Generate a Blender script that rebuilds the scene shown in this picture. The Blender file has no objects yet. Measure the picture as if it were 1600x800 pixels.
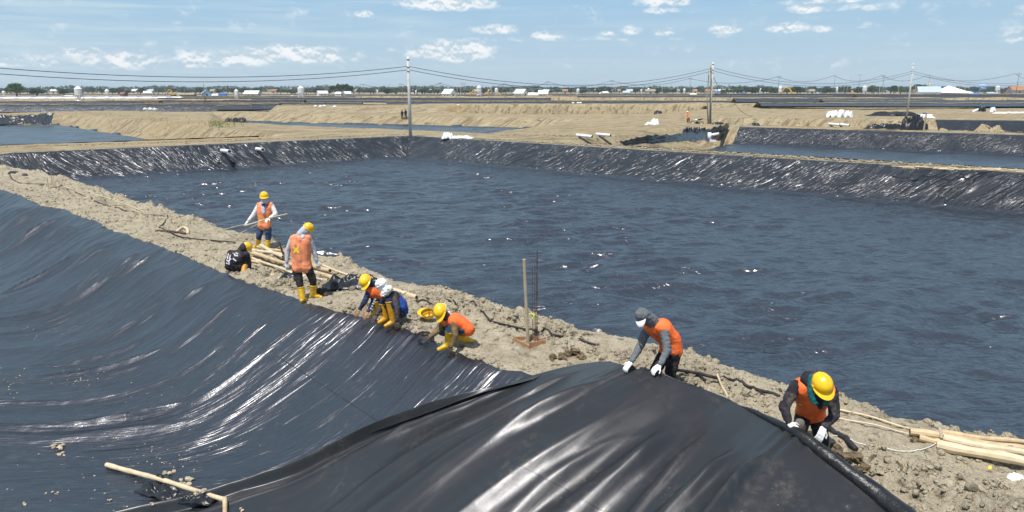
import bpy, bmesh, math, random
import numpy as np
from mathutils import Vector, Matrix, noise as mnoise
from mathutils.bvhtree import BVHTree

# ------------------------------------------------------------------ camera, sky, sun, exposure
SC = bpy.context.scene
FPX, V0, CAMH = 1100.0, 140.0, 4.65
PITCH = math.atan((400 - V0) / FPX)
cam = bpy.data.cameras.new('camera')
camo = bpy.data.objects.new('camera', cam)
SC.collection.objects.link(camo)
SC.camera = camo
cam.sensor_width = 36.0
cam.lens = 36.0 * FPX / 1600.0
cam.clip_start = 0.1
cam.clip_end = 12000
camo.location = (0, 0, CAMH)
camo.rotation_euler = (math.pi / 2 - PITCH, 0, 0)

SUN_EL = math.radians(67)
SUN_AZ = math.radians(211)          # compass angle from +Y clockwise: the sun stands to the left, a little behind the camera
sdir = Vector((math.sin(SUN_AZ) * math.cos(SUN_EL), math.cos(SUN_AZ) * math.cos(SUN_EL), math.sin(SUN_EL)))
sl = bpy.data.lights.new('sun', 'SUN')
sl.energy = 4.2
sl.angle = math.radians(0.53)
sl.color = (1.0, 0.965, 0.91)
so = bpy.data.objects.new('sun', sl)
SC.collection.objects.link(so)
so.rotation_euler = sdir.to_track_quat('Z', 'Y').to_euler()
SC.view_settings.view_transform = 'Standard'
SC.view_settings.look = 'None'
SC.view_settings.exposure = 0.34
SC.view_settings.gamma = 1.0
SC.view_settings.use_curve_mapping = False


def ray(u, v):
    x = (u - 800) / FPX
    y = -(v - 400) / FPX
    return Vector((x, math.cos(PITCH) + y * math.sin(PITCH), -math.sin(PITCH) + y * math.cos(PITCH)))


def G(u, v, z=0.0):
    """the point of the level z that this line of sight meets"""
    d = ray(u, v)
    k = (z - CAMH) / d.z
    return Vector((d.x * k, d.y * k, z))


def P(u, v, y):
    """the point at distance y along a line of sight"""
    d = ray(u, v)
    k = y / d.y
    return Vector((d.x * k, y, CAMH + d.z * k))


# ---- world: daylight sky with cumulus and thin cirrus
W = bpy.data.worlds.new('World')
SC.world = W
W.use_nodes = True
wn, wl = W.node_tree.nodes, W.node_tree.links
wn.clear()


def _n(nodes, t, **k):
    n = nodes.new(t)
    for a, b in k.items():
        setattr(n, a, b)
    return n


def _math(nodes, links, op, a, b=None, c=None, clamp=False):
    n = nodes.new('ShaderNodeMath')
    n.operation = op
    n.use_clamp = clamp
    for i, s in enumerate((a, b, c)):
        if s is None:
            continue
        if isinstance(s, (int, float)):
            n.inputs[i].default_value = s
        else:
            links.new(s, n.inputs[i])
    return n.outputs[0]


def wm(op, a, b=None, c=None, clamp=False):
    return _math(wn, wl, op, a, b, c, clamp)


out = _n(wn, 'ShaderNodeOutputWorld')
bg = _n(wn, 'ShaderNodeBackground')
bg.inputs['Strength'].default_value = 0.10
sky = _n(wn, 'ShaderNodeTexSky', sky_type='NISHITA')
sky.sun_disc = False
sky.sun_elevation = SUN_EL
sky.sun_rotation = SUN_AZ
sky.altitude = 0
sky.air_density = 1.0
sky.dust_density = 0.35
sky.ozone_density = 1.4
tc = _n(wn, 'ShaderNodeTexCoord')
sp = _n(wn, 'ShaderNodeSeparateXYZ')
wl.new(tc.outputs['Generated'], sp.inputs[0])
X, Y, Z = sp.outputs
rad = wm('SQRT', wm('ADD', wm('MULTIPLY', X, X), wm('MULTIPLY', Y, Y)))
AZ = wm('ARCTAN2', X, Y)
EL = wm('ARCTAN2', Z, rad)
# low cloud noise in azimuth / elevation
cb = _n(wn, 'ShaderNodeCombineXYZ')
wl.new(AZ, cb.inputs[0])
wl.new(wm('MULTIPLY', EL, 1.5), cb.inputs[1])


def wnoise(vec, scale, detail=5, rough=0.55, dist=0.0):
    t = _n(wn, 'ShaderNodeTexNoise')
    t.inputs['Scale'].default_value = scale
    t.inputs['Detail'].default_value = detail
    t.inputs['Roughness'].default_value = rough
    t.inputs['Distortion'].default_value = dist
    wl.new(vec, t.inputs['Vector'])
    return t.outputs['Fac']


def wmap(vec, sc, loc=(0, 0, 0)):
    m = _n(wn, 'ShaderNodeMapping')
    m.inputs['Scale'].default_value = sc
    m.inputs['Location'].default_value = loc
    wl.new(vec, m.inputs['Vector'])
    return m.outputs[0]


def wramp(x, a, b):
    m = _n(wn, 'ShaderNodeMapRange', interpolation_type='SMOOTHSTEP')
    wl.new(x, m.inputs[0])
    m.inputs[1].default_value = a
    m.inputs[2].default_value = b
    return m.outputs[0]


puff = wnoise(cb.outputs[0], 30, 7, 0.6, 0.1)
puff2 = wnoise(wmap(cb.outputs[0], (1, 1, 1), (0, -0.006, 0)), 30, 7, 0.6, 0.1)
# clouds seen in the photograph: (u, v, half width, half height) in the picture, turned into directions
CL = [(700, 8, 70, 15, 1.4), (570, 23, 14, 6, .85), (778, 49, 34, 9, 1.0), (708, 84, 66, 19, 1.35), (610, 80, 22, 6, .7),
      (450, 88, 105, 17, 1.15), (330, 97, 80, 14, 1.05), (200, 98, 80, 15, .95), (150, 84, 50, 9, .85), (48, 98, 55, 11, .9),
      (845, 57, 19, 7, .95), (880, 57, 20, 7, .95), (956, 53, 14, 6, .9), (990, 50, 26, 8, .95), (1045, 50, 30, 9, .85), (1130, 47, 26, 8, .9),
      (1040, 5, 50, 8, 1.0), (1030, 18, 28, 6, .8), (1255, 16, 26, 8, .85), (1232, 45, 27, 9, 1.0), (1283, 47, 14, 6, .75),
      (1340, 14, 42, 7, .8), (1362, 42, 16, 6, .7), (1290, 3, 70, 5, .8), (1592, 20, 14, 8, .8), (1592, 58, 14, 13, .8),
      (870, 62, 190, 4, .45), (60, 125, 60, 4, .35),
      (-300, 60, 130, 22, 1.0), (-160, 15, 60, 12, .9), (1830, 40, 60, 14, 1.0), (2050, 90, 120, 14, 1.0), (1900, -40, 60, 14, .9)]
mask = None
relh = None
for (u, v, hw, hh, s) in CL:
    d = ray(u, v)
    az, el = math.atan2(d.x, d.y), math.atan2(d.z, math.hypot(d.x, d.y))
    ax, ay = hw / FPX * 1.25, hh / FPX * 1.35
    dx = wm('MULTIPLY', wm('SUBTRACT', AZ, az), 1 / ax)
    dy = wm('MULTIPLY', wm('SUBTRACT', EL, el), 1 / ay)
    below = wm('MULTIPLY', wm('MINIMUM', dy, 0.0), 0.9)       # flatter base
    q = wm('ADD', wm('MULTIPLY', dx, dx), wm('MULTIPLY', wm('ADD', dy, below), wm('ADD', dy, below)))
    m = wm('MULTIPLY', wm('SUBTRACT', 1.0, q), s)
    mask = m if mask is None else wm('MAXIMUM', mask, m)
# the same kind of small cumulus round the rest of the horizon
side = wramp(wm('ABSOLUTE', AZ), 0.95, 1.25)
ring = wm('MULTIPLY', side, wm('MULTIPLY', wramp(EL, 0.01, 0.06), wramp(EL, 0.22, 0.12)))
gen = wm('MULTIPLY', wm('SUBTRACT', wnoise(cb.outputs[0], 5, 3), 0.52), wm('MULTIPLY', ring, 8.0))
mask = wm('MAXIMUM', mask, gen)
mask = wm('MAXIMUM', mask, -1.35)
cl = wramp(wm('ADD', mask, wm('MULTIPLY', wm('SUBTRACT', puff, 0.52), 2.6)), 0.05, 1.15)
cl = wm('MULTIPLY', cl, wramp(EL, -0.002, 0.03))
light = wramp(wm('ADD', wm('MULTIPLY', wm('SUBTRACT', puff, puff2), 9.0), wm('MULTIPLY', wm('SUBTRACT', puff, 0.5), 1.5)), -0.65, 0.55)
ccol = _n(wn, 'ShaderNodeMixRGB')
wl.new(light, ccol.inputs[0])
ccol.inputs[1].default_value = (4.4, 5.4, 6.1, 1)
ccol.inputs[2].default_value = (7.6, 7.8, 7.9, 1)
# cirrus: long thin streaks, denser to the left and lower down
cir = wnoise(wmap(cb.outputs[0], (2.2, 26, 1), (3.1, 0, 0)), 2.0, 6, 0.6, 0.4)
cir2 = wnoise(wmap(cb.outputs[0], (3, 70, 1), (1.0, 5, 0)), 3.0, 5, 0.6, 0.3)
leftw = wramp(AZ, 0.15, -0.55)
ci = wm('ADD', wm('MULTIPLY', wramp(cir, 0.40, 0.78), wm('ADD', 0.30, wm('MULTIPLY', leftw, 0.75))), wm('MULTIPLY', wramp(cir2, 0.52, 0.8), 0.22), clamp=True)
ci = wm('ADD', wm('MULTIPLY', ci, wramp(EL, 0.9, 0.02)), wm('MULTIPLY', wramp(EL, .1, .5), .22), clamp=True)
grad = _n(wn, 'ShaderNodeMixRGB')
wl.new(wramp(EL, -.02, .16), grad.inputs[0])
grad.inputs[1].default_value = (4.25, 5.3, 6.0, 1)
grad.inputs[2].default_value = (2.65, 4.45, 6.2, 1)
lowsky = _n(wn, 'ShaderNodeMixRGB')
wl.new(wramp(EL, .25, 1.25), lowsky.inputs[0])
wl.new(grad.outputs[0], lowsky.inputs[1])
mixc = _n(wn, 'ShaderNodeMixRGB')
wl.new(ci, mixc.inputs[0])
hs = _n(wn, 'ShaderNodeMixRGB', blend_type='MULTIPLY')
hs.inputs[0].default_value = 1.0
wl.new(sky.outputs[0], hs.inputs[1])
hs.inputs[2].default_value = (1.3, 1.02, 1.02, 1)
wl.new(hs.outputs[0], lowsky.inputs[2])
wl.new(lowsky.outputs[0], mixc.inputs[1])
mixc.inputs[2].default_value = (4.7, 5.9, 6.5, 1)
mix2 = _n(wn, 'ShaderNodeMixRGB')
wl.new(wm('MULTIPLY', cl, 0.92), mix2.inputs[0])
wl.new(mixc.outputs[0], mix2.inputs[1])
wl.new(ccol.outputs[0], mix2.inputs[2])
wl.new(mix2.outputs[0], bg.inputs['Color'])
wl.new(bg.outputs[0], out.inputs[0])

# ------------------------------------------------------------------ mesh helpers
rnd = random.Random(7)
COL = SC.collection


def tag(o, label=None, cat=None, group=None, kind=None):
    if label: o['label'] = label
    if cat: o['category'] = cat
    if group: o['group'] = group
    if kind: o['kind'] = kind
    return o


def link(name, me, mat=None, parent=None, smooth=False):
    if mat is not None:
        for m in (mat if isinstance(mat, (list, tuple)) else [mat]):
            me.materials.append(m)
    if smooth:
        me.polygons.foreach_set('use_smooth', [True] * len(me.polygons))
    o = bpy.data.objects.new(name, me)
    COL.objects.link(o)
    if parent is not None:
        o.parent = parent
    return o


def mesh_np(name, verts, quads):
    me = bpy.data.meshes.new(name)
    nv, nf = len(verts), len(quads)
    k = quads.shape[1]
    me.vertices.add(nv)
    me.vertices.foreach_set('co', np.ascontiguousarray(verts, dtype=np.float32).ravel())
    me.loops.add(nf * k)
    me.loops.foreach_set('vertex_index', np.ascontiguousarray(quads, dtype=np.int32).ravel())
    me.polygons.add(nf)
    me.polygons.foreach_set('loop_start', np.arange(0, nf * k, k, dtype=np.int32))
    me.polygons.foreach_set('loop_total', np.full(nf, k, dtype=np.int32))
    me.update(calc_edges=True)
    return me


def grid_quads(nu, nv, wrap=False, keep=None):
    i = np.arange(nu - 1 if not wrap else nu)
    j = np.arange(nv - 1)
    I, J = np.meshgrid(i, j, indexing='ij')
    I2 = (I + 1) % nu
    q = np.stack([I * nv + J, I2 * nv + J, I2 * nv + J + 1, I * nv + J + 1], -1).reshape(-1, 4)
    if keep is not None:
        q = q[keep.reshape(-1)]
    return q


def grid_obj(name, Xa, Ya, Za, mat, smooth=True, parent=None, keep=None, uv=None):
    nu, nv = Xa.shape
    v = np.stack([Xa, Ya, Za], -1).reshape(-1, 3)
    me = mesh_np(name, v, grid_quads(nu, nv, keep=keep))
    if uv is not None:
        vi = np.empty(len(me.loops), dtype=np.int32)
        me.loops.foreach_get('vertex_index', vi)
        ul = me.uv_layers.new(name='pull')
        ul.data.foreach_set('uv', np.stack([uv[0].ravel(), uv[1].ravel()], -1).astype(np.float32)[vi].ravel())
    return link(name, me, mat, parent, smooth)


def empty(name, loc, label, cat, group=None, rz=0.0):
    o = bpy.data.objects.new(name, None)
    COL.objects.link(o)
    o.location = loc
    o.rotation_euler = (0, 0, rz)
    o.empty_display_size = 0.2
    return tag(o, label, cat, group)


def copy_tree(o, parent=None):
    c = o.copy()
    COL.objects.link(c)
    c.parent = parent
    for ch in [x for x in KIDS.get(o.name, [])]:
        copy_tree(ch, c)
    return c


KIDS = {}


def kids_index(o):
    KIDS[o.name] = list(o.children)
    for c in o.children:
        kids_index(c)


class MB:
    """collects simple solids into one mesh"""
    def __init__(s):
        s.v, s.f, s.m = [], [], []

    def add(s, vs, fs, mi=0):
        b = len(s.v)
        s.v += [tuple(x) for x in vs]
        s.f += [tuple(b + i for i in f) for f in fs]
        s.m += [mi] * len(fs)
        return s

    def box(s, c, d, rz=0.0, M=None, mi=0, taper=1.0):
        hx, hy, hz = d[0] / 2, d[1] / 2, d[2] / 2
        pts = [(-hx, -hy, -hz), (hx, -hy, -hz), (hx, hy, -hz), (-hx, hy, -hz), (-hx * taper, -hy * taper, hz), (hx * taper, -hy * taper, hz), (hx * taper, hy * taper, hz), (-hx * taper, hy * taper, hz)]
        R = M if M is not None else Matrix.Rotation(rz, 3, 'Z')
        vs = [Vector(c) + R @ Vector(p) for p in pts]
        return s.add(vs, [(0, 3, 2, 1), (4, 5, 6, 7), (0, 1, 5, 4), (1, 2, 6, 5), (2, 3, 7, 6), (3, 0, 4, 7)], mi)

    def bar(s, a, b, w, h=None, mi=0):
        a, b = Vector(a), Vector(b)
        h = h or w
        d = b - a
        L = d.length
        M = d.to_track_quat('Z', 'Y').to_matrix()
        return s.box((a + b) / 2, (w, h, L), M=M, mi=mi)

    def tube(s, pts, r, n=8, cap=True, mi=0):
        pts = [Vector(p) for p in pts]
        if not isinstance(r, (list, tuple)): r = [r] * len(pts)
        rings = []
        up = Vector((0, 0, 1))
        prev = None
        for i, p in enumerate(pts):
            t = (pts[min(i + 1, len(pts) - 1)] - pts[max(i - 1, 0)])
            if t.length < 1e-9: t = Vector((0, 0, 1))
            t.normalize()
            if prev is None:
                a = t.cross(up if abs(t.z) < .95 else Vector((1, 0, 0))).normalized()
            else:
                a = (prev - t * prev.dot(t)).normalized()
            prev = a
            b = t.cross(a)
            rings.append([p + (a * math.cos(2 * math.pi * k / n) + b * math.sin(2 * math.pi * k / n)) * r[i] for k in range(n)])
        vs = [q for R in rings for q in R]
        fs = []
        for i in range(len(pts) - 1):
            for k in range(n):
                k2 = (k + 1) % n
                fs.append((i * n + k, i * n + k2, (i + 1) * n + k2, (i + 1) * n + k))
        if cap:
            fs.append(tuple(range(n - 1, -1, -1)))
            fs.append(tuple((len(pts) - 1) * n + k for k in range(n)))
        return s.add(vs, fs, mi)

    def lathe(s, prof, c=(0, 0, 0), n=16, M=None, mi=0):
        R = M if M is not None else Matrix.Identity(3)
        vs, fs = [], []
        for (r, z) in prof:
            for k in range(n):
                a = 2 * math.pi * k / n
                vs.append(Vector(c) + R @ Vector((r * math.cos(a), r * math.sin(a), z)))
        for i in range(len(prof) - 1):
            for k in range(n):
                k2 = (k + 1) % n
                fs.append((i * n + k, i * n + k2, (i + 1) * n + k2, (i + 1) * n + k))
        fs.append(tuple(range(n - 1, -1, -1)))
        fs.append(tuple((len(prof) - 1) * n + k for k in range(n)))
        return s.add(vs, fs, mi)

    def blob(s, c, r, sub=2, amp=0.25, fr=1.6, seed=0, flat=1.0, mi=0, scl=(1, 1, 1)):
        V, Fc = ICO[sub]
        off = Vector((seed * 7.31, seed * 3.17, seed * 1.7))
        vs = []
        for p in V:
            k = 1 + amp * mnoise.noise(p * fr + off) * 2
            q = p * (r * k)
            vs.append(Vector(c) + Vector((q.x * scl[0], q.y * scl[1], q.z * flat * scl[2])))
        return s.add(vs, Fc, mi)

    def mesh(s, name):
        me = bpy.data.meshes.new(name)
        me.from_pydata([tuple(v) for v in s.v], [], s.f)
        if any(s.m):
            me.polygons.foreach_set('material_index', s.m)
        me.update()
        return me

    def build(s, name, mat, parent=None, smooth=False, rel=None):
        if rel is not None:
            s.v = [(v[0] - rel[0], v[1] - rel[1], v[2] - rel[2]) for v in s.v]
        o = link(name, s.mesh(name), mat, parent, smooth)
        if smooth == 'auto':
            me = o.data
            me.polygons.foreach_set('use_smooth', [True] * len(me.polygons))
            if hasattr(me, 'set_sharp_from_angle'): me.set_sharp_from_angle(angle=0.6)
        return o


ICO = {}
for _s in (1, 2, 3):
    _b = bmesh.new()
    bmesh.ops.create_icosphere(_b, subdivisions=_s, radius=1.0)
    _b.verts.ensure_lookup_table()
    ICO[_s] = ([v.co.copy() for v in _b.verts], [tuple(v.index for v in f.verts) for f in _b.faces])
    _b.free()

# ------------------------------------------------------------------ numpy noise
_pr = np.random.RandomState(11)
_perm = _pr.permutation(4096).astype(np.int64)
_grad = _pr.uniform(0, 2 * np.pi, 4096)


def _h(ix, iy, seed=0):
    return _perm[(_perm[(ix + seed * 131) & 4095] + iy) & 4095]


def pn(x, y, seed=0):
    x = np.asarray(x, dtype=np.float64); y = np.asarray(y, dtype=np.float64)
    xi, yi = np.floor(x).astype(np.int64), np.floor(y).astype(np.int64)
    xf, yf = x - xi, y - yi
    u, v = xf * xf * xf * (xf * (xf * 6 - 15) + 10), yf * yf * yf * (yf * (yf * 6 - 15) + 10)

    def g(a, b, dx, dy):
        t = _grad[_h(a, b, seed)]
        return np.cos(t) * dx + np.sin(t) * dy
    n00, n10 = g(xi, yi, xf, yf), g(xi + 1, yi, xf - 1, yf)
    n01, n11 = g(xi, yi + 1, xf, yf - 1), g(xi + 1, yi + 1, xf - 1, yf - 1)
    return ((n00 * (1 - u) + n10 * u) * (1 - v) + (n01 * (1 - u) + n11 * u) * v) * 1.4


def ridge(x, y, seed=0, p=1.5):
    return (1 - np.minimum(1, np.abs(pn(x, y, seed)) * 1.6)) ** p


def fbm(x, y, seed=0, oct=4, rough=.5):
    s, a, f = 0, 1.0, 1.0
    for i in range(oct):
        s = s + a * pn(x * f, y * f, seed + i * 3)
        a *= rough; f *= 2.03
    return s


def worley(x, y, seed=0):
    xi, yi = np.floor(x).astype(np.int64), np.floor(y).astype(np.int64)
    d1 = np.full(x.shape, 9.0); d2 = np.full(x.shape, 9.0); hid = np.zeros(x.shape)
    for a in (-1, 0, 1):
        for b in (-1, 0, 1):
            h = _h(xi + a, yi + b, seed)
            px = xi + a + (h % 64) / 64.0
            py = yi + b + ((h // 64) % 64) / 64.0
            d = np.hypot(x - px, y - py)
            c = d < d1
            d2 = np.where(c, d1, np.minimum(d2, d))
            hid = np.where(c, (h % 97) / 97.0, hid)
            d1 = np.where(c, d, d1)
    return d1, d2, hid


def sstep(a, b, x):
    t = np.clip((x - a) / (b - a), 0, 1)
    return t * t * (3 - 2 * t)


# ------------------------------------------------------------------ materials
class NT:
    def __init__(s, name):
        s.m = bpy.data.materials.new(name)
        s.m.use_nodes = True
        s.n, s.l = s.m.node_tree.nodes, s.m.node_tree.links
        s.b = s.n['Principled BSDF']
        s.tc = s.n.new('ShaderNodeTexCoord')
        s.P = s.n.new('ShaderNodeNewGeometry').outputs['Position']

    def math(s, op, a, b=None, c=None, clamp=False):
        return _math(s.n, s.l, op, a, b, c, clamp)

    def map(s, vec, sc=(1, 1, 1), rot=(0, 0, 0), loc=(0, 0, 0)):
        m = s.n.new('ShaderNodeMapping')
        m.inputs['Scale'].default_value = sc
        m.inputs['Rotation'].default_value = rot
        m.inputs['Location'].default_value = loc
        s.l.new(vec, m.inputs['Vector'])
        return m.outputs[0]

    def noise(s, vec, scale, detail=4, rough=.55, dist=0, out='Fac'):
        t = s.n.new('ShaderNodeTexNoise')
        t.inputs['Scale'].default_value = scale
        t.inputs['Detail'].default_value = detail
        t.inputs['Roughness'].default_value = rough
        t.inputs['Distortion'].default_value = dist
        s.l.new(vec, t.inputs['Vector'])
        return t.outputs[out]

    def vor(s, vec, scale, feature='F1', out='Distance'):
        t = s.n.new('ShaderNodeTexVoronoi')
        t.feature = feature
        t.inputs['Scale'].default_value = scale
        s.l.new(vec, t.inputs['Vector'])
        return t.outputs[out]

    def ramp(s, x, a, b, lo=0.0, hi=1.0, sm=True):
        m = s.n.new('ShaderNodeMapRange')
        m.interpolation_type = 'SMOOTHSTEP' if sm else 'LINEAR'
        s.l.new(x, m.inputs[0])
        for i, q in enumerate((a, b, lo, hi)): m.inputs[i + 1].default_value = q
        return m.outputs[0]

    def mix(s, f, a, b, bt='MIX'):
        m = s.n.new('ShaderNodeMixRGB')
        m.blend_type = bt
        for i, q in enumerate((f, a, b)):
            if isinstance(q, (int, float)): m.inputs[i].default_value = q
            elif isinstance(q, (tuple, list)): m.inputs[i].default_value = (*q[:3], 1)
            else: s.l.new(q, m.inputs[i])
        return m.outputs[0]

    def bump(s, h, strength=.3, dist=.02, nrm=None):
        b = s.n.new('ShaderNodeBump')
        b.inputs['Strength'].default_value = strength
        b.inputs['Distance'].default_value = dist
        s.l.new(h, b.inputs['Height'])
        if nrm is not None: s.l.new(nrm, b.inputs['Normal'])
        s.l.new(b.outputs[0], s.b.inputs['Normal'])
        return b.outputs[0]

    def set(s, **k):
        for a, v in k.items():
            i = s.b.inputs[a.replace('_', ' ')]
            if hasattr(v, 'links') or isinstance(v, bpy.types.NodeSocket): s.l.new(v, i)
            elif isinstance(v, (tuple, list)): i.default_value = (*v[:3], 1)
            else: i.default_value = v
        return s.m


def simple(name, c, rough=.6, var=.12, scale=6.0, bump=.15, bscale=40, spec=.4, bd=.005, metal=0.0, space='Object', dirt=0.0):
    t = NT(name)
    v = t.tc.outputs[space]
    f = t.noise(v, scale, 4)
    lo = tuple(x * (1 - var * 1.6) for x in c)
    hi = tuple(min(1, x * (1 + var)) for x in c)
    col = t.mix(t.ramp(f, .3, .7), lo, hi)
    if dirt:
        dn = t.math('MULTIPLY', t.ramp(t.noise(v, 11, 5, .65), .46, .66), t.ramp(t.noise(v, 3.5, 3), .40, .62))
        col = t.mix(t.math('MULTIPLY', dn, dirt), col, (.26, .205, .135))
    if bump: t.bump(t.noise(v, bscale, 3), bump, bd)
    return t.set(Base_Color=col, Roughness=rough, Specular_IOR_Level=spec, Metallic=metal)


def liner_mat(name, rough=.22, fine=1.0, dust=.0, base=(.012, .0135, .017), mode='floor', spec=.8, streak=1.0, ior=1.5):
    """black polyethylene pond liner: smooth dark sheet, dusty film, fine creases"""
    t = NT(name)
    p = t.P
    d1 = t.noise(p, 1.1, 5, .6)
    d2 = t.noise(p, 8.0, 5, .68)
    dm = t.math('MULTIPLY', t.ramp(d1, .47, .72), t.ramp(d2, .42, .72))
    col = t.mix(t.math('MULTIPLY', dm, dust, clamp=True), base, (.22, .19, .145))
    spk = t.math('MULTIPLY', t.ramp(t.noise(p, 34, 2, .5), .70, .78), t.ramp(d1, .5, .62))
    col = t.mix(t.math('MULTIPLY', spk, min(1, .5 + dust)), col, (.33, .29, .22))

    def rd(x):
        return t.math('ABSOLUTE', t.math('SUBTRACT', x, .5))
    if mode == 'floor':
        pf = t.map(p, (1, 1, 0))
        wp = t.mix(.30, pf, t.noise(pf, .9, 3, out='Color'), 'ADD')
        q = t.map(wp, (.50, 1.0, 0), (0, 0, math.radians(-12)))
        e1 = t.ramp(t.vor(q, 1.6, 'DISTANCE_TO_EDGE'), 0, .30, 1, 0, False)
        q2 = t.map(wp, (.62, 1.0, 0), (0, 0, math.radians(14)), (3.3, 1.7, 0))
        e2 = t.ramp(t.vor(q2, 3.6, 'DISTANCE_TO_EDGE'), 0, .25, 1, 0, False)
        h = t.math('ADD', t.math('MULTIPLY', e1, .26), t.math('MULTIPLY', e2, .085))
        h = t.math('ADD', h, t.math('MULTIPLY', rd(t.noise(q, 3.0, 2, .45, 1.0)), -.45))
        h = t.math('ADD', h, t.math('MULTIPLY', t.noise(q, 9, 2, .5, .5), .05))
        t.bump(h, fine, .22)
    elif mode == 'far':
        q = t.map(t.map(p, (1, 1, 1), (0, 0, math.radians(50))), (1.0, .3, .4))
        h = t.math('MULTIPLY', rd(t.noise(q, 1.2, 4, .6, .6)), -1.0)
        t.bump(h, fine, .5)
    elif mode == 'wall':
        uvn = t.tc.outputs['UV']
        hs_ = None
        for (sc, w, g, a_, lo) in ((1.3, .030, .7, .55, (0, 0, 0)), (2.6, .045, 1.3, .30, (7, 2, 0)), (5.5, .07, 2.0, .13, (3, 9, 0))):
            q = t.map(uvn, (1.0, .13, 1), (0, 0, 0), lo)
            r = rd(t.noise(q, sc, 2, .5, .35))
            ln = t.ramp(r, 0, w, 1, 0)
            gt = t.ramp(t.noise(t.map(uvn, (1, .5, 1), (0, 0, 0), lo), g, 3, .6), .44, .60)
            x = t.math('MULTIPLY', t.math('MULTIPLY', ln, gt), a_)
            hs_ = x if hs_ is None else t.math('ADD', hs_, x)
        h = t.math('ADD', hs_, t.math('MULTIPLY', t.noise(p, 1.4, 3, .5, .6), .16))
        t.bump(h, fine, .12)
    else:
        uvn = t.tc.outputs['UV']
        q = t.map(uvn, (1.0, .10, 1))
        a = rd(t.noise(q, 3.2, 3, .55, .15))
        b = rd(t.noise(q, 9.5, 3, .55, .1))
        c = rd(t.noise(q, 26, 2, .5, 0))
        gate = t.ramp(t.noise(t.map(uvn, (1, .35, 1)), .45, 3, .6), .35, .62, .25, 1.0)
        h = t.math('ADD', t.math('MULTIPLY', a, -.9), t.math('MULTIPLY', t.math('MULTIPLY', b, gate), -.42))
        h = t.math('ADD', h, t.math('MULTIPLY', t.math('MULTIPLY', c, gate), -.10))
        iso = rd(t.noise(p, 5.0, 3, .6, .8))
        h = t.math('MULTIPLY', h, streak)
        h = t.math('ADD', h, t.math('MULTIPLY', iso, -.10))
        t.bump(h, .8 * fine, .12)
    rr = t.math('ADD', rough - .04, t.math('MULTIPLY', d2, .08))
    rr = t.math('ADD', rr, t.math('MULTIPLY', dm, .22 * min(1, dust * 2)))
    return t.set(Base_Color=col, Roughness=rr, Specular_IOR_Level=spec, IOR=ior, Specular_Tint=(.97, .965, 1.0))


def soil_mat(name, fine=1.0, far=False):
    t = NT(name)
    p = t.P
    big = t.noise(p, .05 if far else .35, 5, .6)
    mid = t.noise(p, .45 if far else 2.2, 5, .62)
    fin = t.noise(p, 3.0 if far else 16, 5, .65)
    c = t.mix(t.ramp(mid, .32, .7), (.25, .205, .142), (.44, .375, .27))
    c = t.mix(t.math('MULTIPLY', t.ramp(big, .42, .60), .8), c, (.37, .315, .22), 'MIX')
    if not far:
        c = t.mix(t.math('MULTIPLY', t.ramp(t.noise(p, .8, 5, .7), .52, .66), .5), c, (.20, .165, .115))
    c = t.mix(t.math('MULTIPLY', t.ramp(fin, .35, .8), .55), c, (.54, .49, .38))
    c = t.mix(t.math('MULTIPLY', t.ramp(t.noise(p, .9 if far else 5, 3, .5), .57, .72), .75), c, (.085, .068, .045))  # dark spots: shade of pits and crevices put into the soil colour
    if far:
        c = t.mix(1.0, c, (.97, .91, .78), 'MULTIPLY')
        # tooth marks of the digger running down the banks, grass flecks
        q = t.map(t.map(p, (1, 1, 1), (0, 0, math.radians(48))), (1.6, .12, .5))
        mk = t.noise(q, 1.1, 4, .6, .3)
        c = t.mix(t.math('MULTIPLY', t.ramp(mk, .48, .64), .8), c, (.17, .13, .08))
        c = t.mix(t.math('MULTIPLY', t.ramp(t.noise(p, .035, 3), .56, .70), .55), c, (.36, .24, .11))
        c = t.mix(t.math('MULTIPLY', t.math('MULTIPLY', t.ramp(t.noise(p, .07, 4, .6, 0), .58, .68), t.ramp(mid, .5, .7)), .75), c, (.13, .135, .05))
        t.bump(t.math('ADD', mk, t.math('MULTIPLY', fin, .6)), .9, .6)
    else:
        v1 = t.vor(t.mix(.25, p, t.noise(p, 9, 3, out='Color')), 22)
        h = t.math('ADD', t.math('MULTIPLY', v1, -.5), fin)
        t.bump(h, 1.0 * fine, .05)
    return t.set(Base_Color=c, Roughness=.95, Specular_IOR_Level=.12)


M_LINER_FLOOR = liner_mat('liner_floor', .25, .72, .05, mode='floor', base=(.014, .018, .025), spec=.8, ior=1.75)
M_LINER_NEAR = liner_mat('liner_near', .29, .80, .10, mode='slope', base=(.011, .0135, .019), spec=.75, ior=1.7)
M_LINER_SHEET = liner_mat('liner_sheet', .37, .20, .22, mode='slope', base=(.019, .020, .0215), spec=.55, streak=.5)
M_LINER_WALL = liner_mat('liner_wall', .29, 1.0, .02, mode='wall', base=(.016, .0185, .022), spec=.6, ior=1.55)
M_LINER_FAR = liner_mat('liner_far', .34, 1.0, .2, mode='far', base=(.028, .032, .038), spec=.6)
M_SOIL = soil_mat('soil')
M_SOIL_FAR = soil_mat('soil_far', far=True)
M_SOIL_D = simple('soil_dark', (.15, .115, .07), .95, .3, 9, .8, 30, .1, .02)
# ------------------------------------------------------------------ layout of the embankment between the two ponds
B0 = np.array([4.3, 7.1])
BD = np.array([-.737, .676]); BD = BD / np.linalg.norm(BD)          # along the embankment, away to the left
BN = np.array([-BD[1], BD[0]])                                        # into the near pond
if BN[1] > 0: BN = -BN


def tw2xy(t, w):
    return B0[0] + BD[0] * t + BN[0] * w, B0[1] + BD[1] * t + BN[1] * w


def xy2tw(x, y):
    return (x - B0[0]) * BD[0] + (y - B0[1]) * BD[1], (x - B0[0]) * BN[0] + (y - B0[1]) * BN[1]


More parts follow.
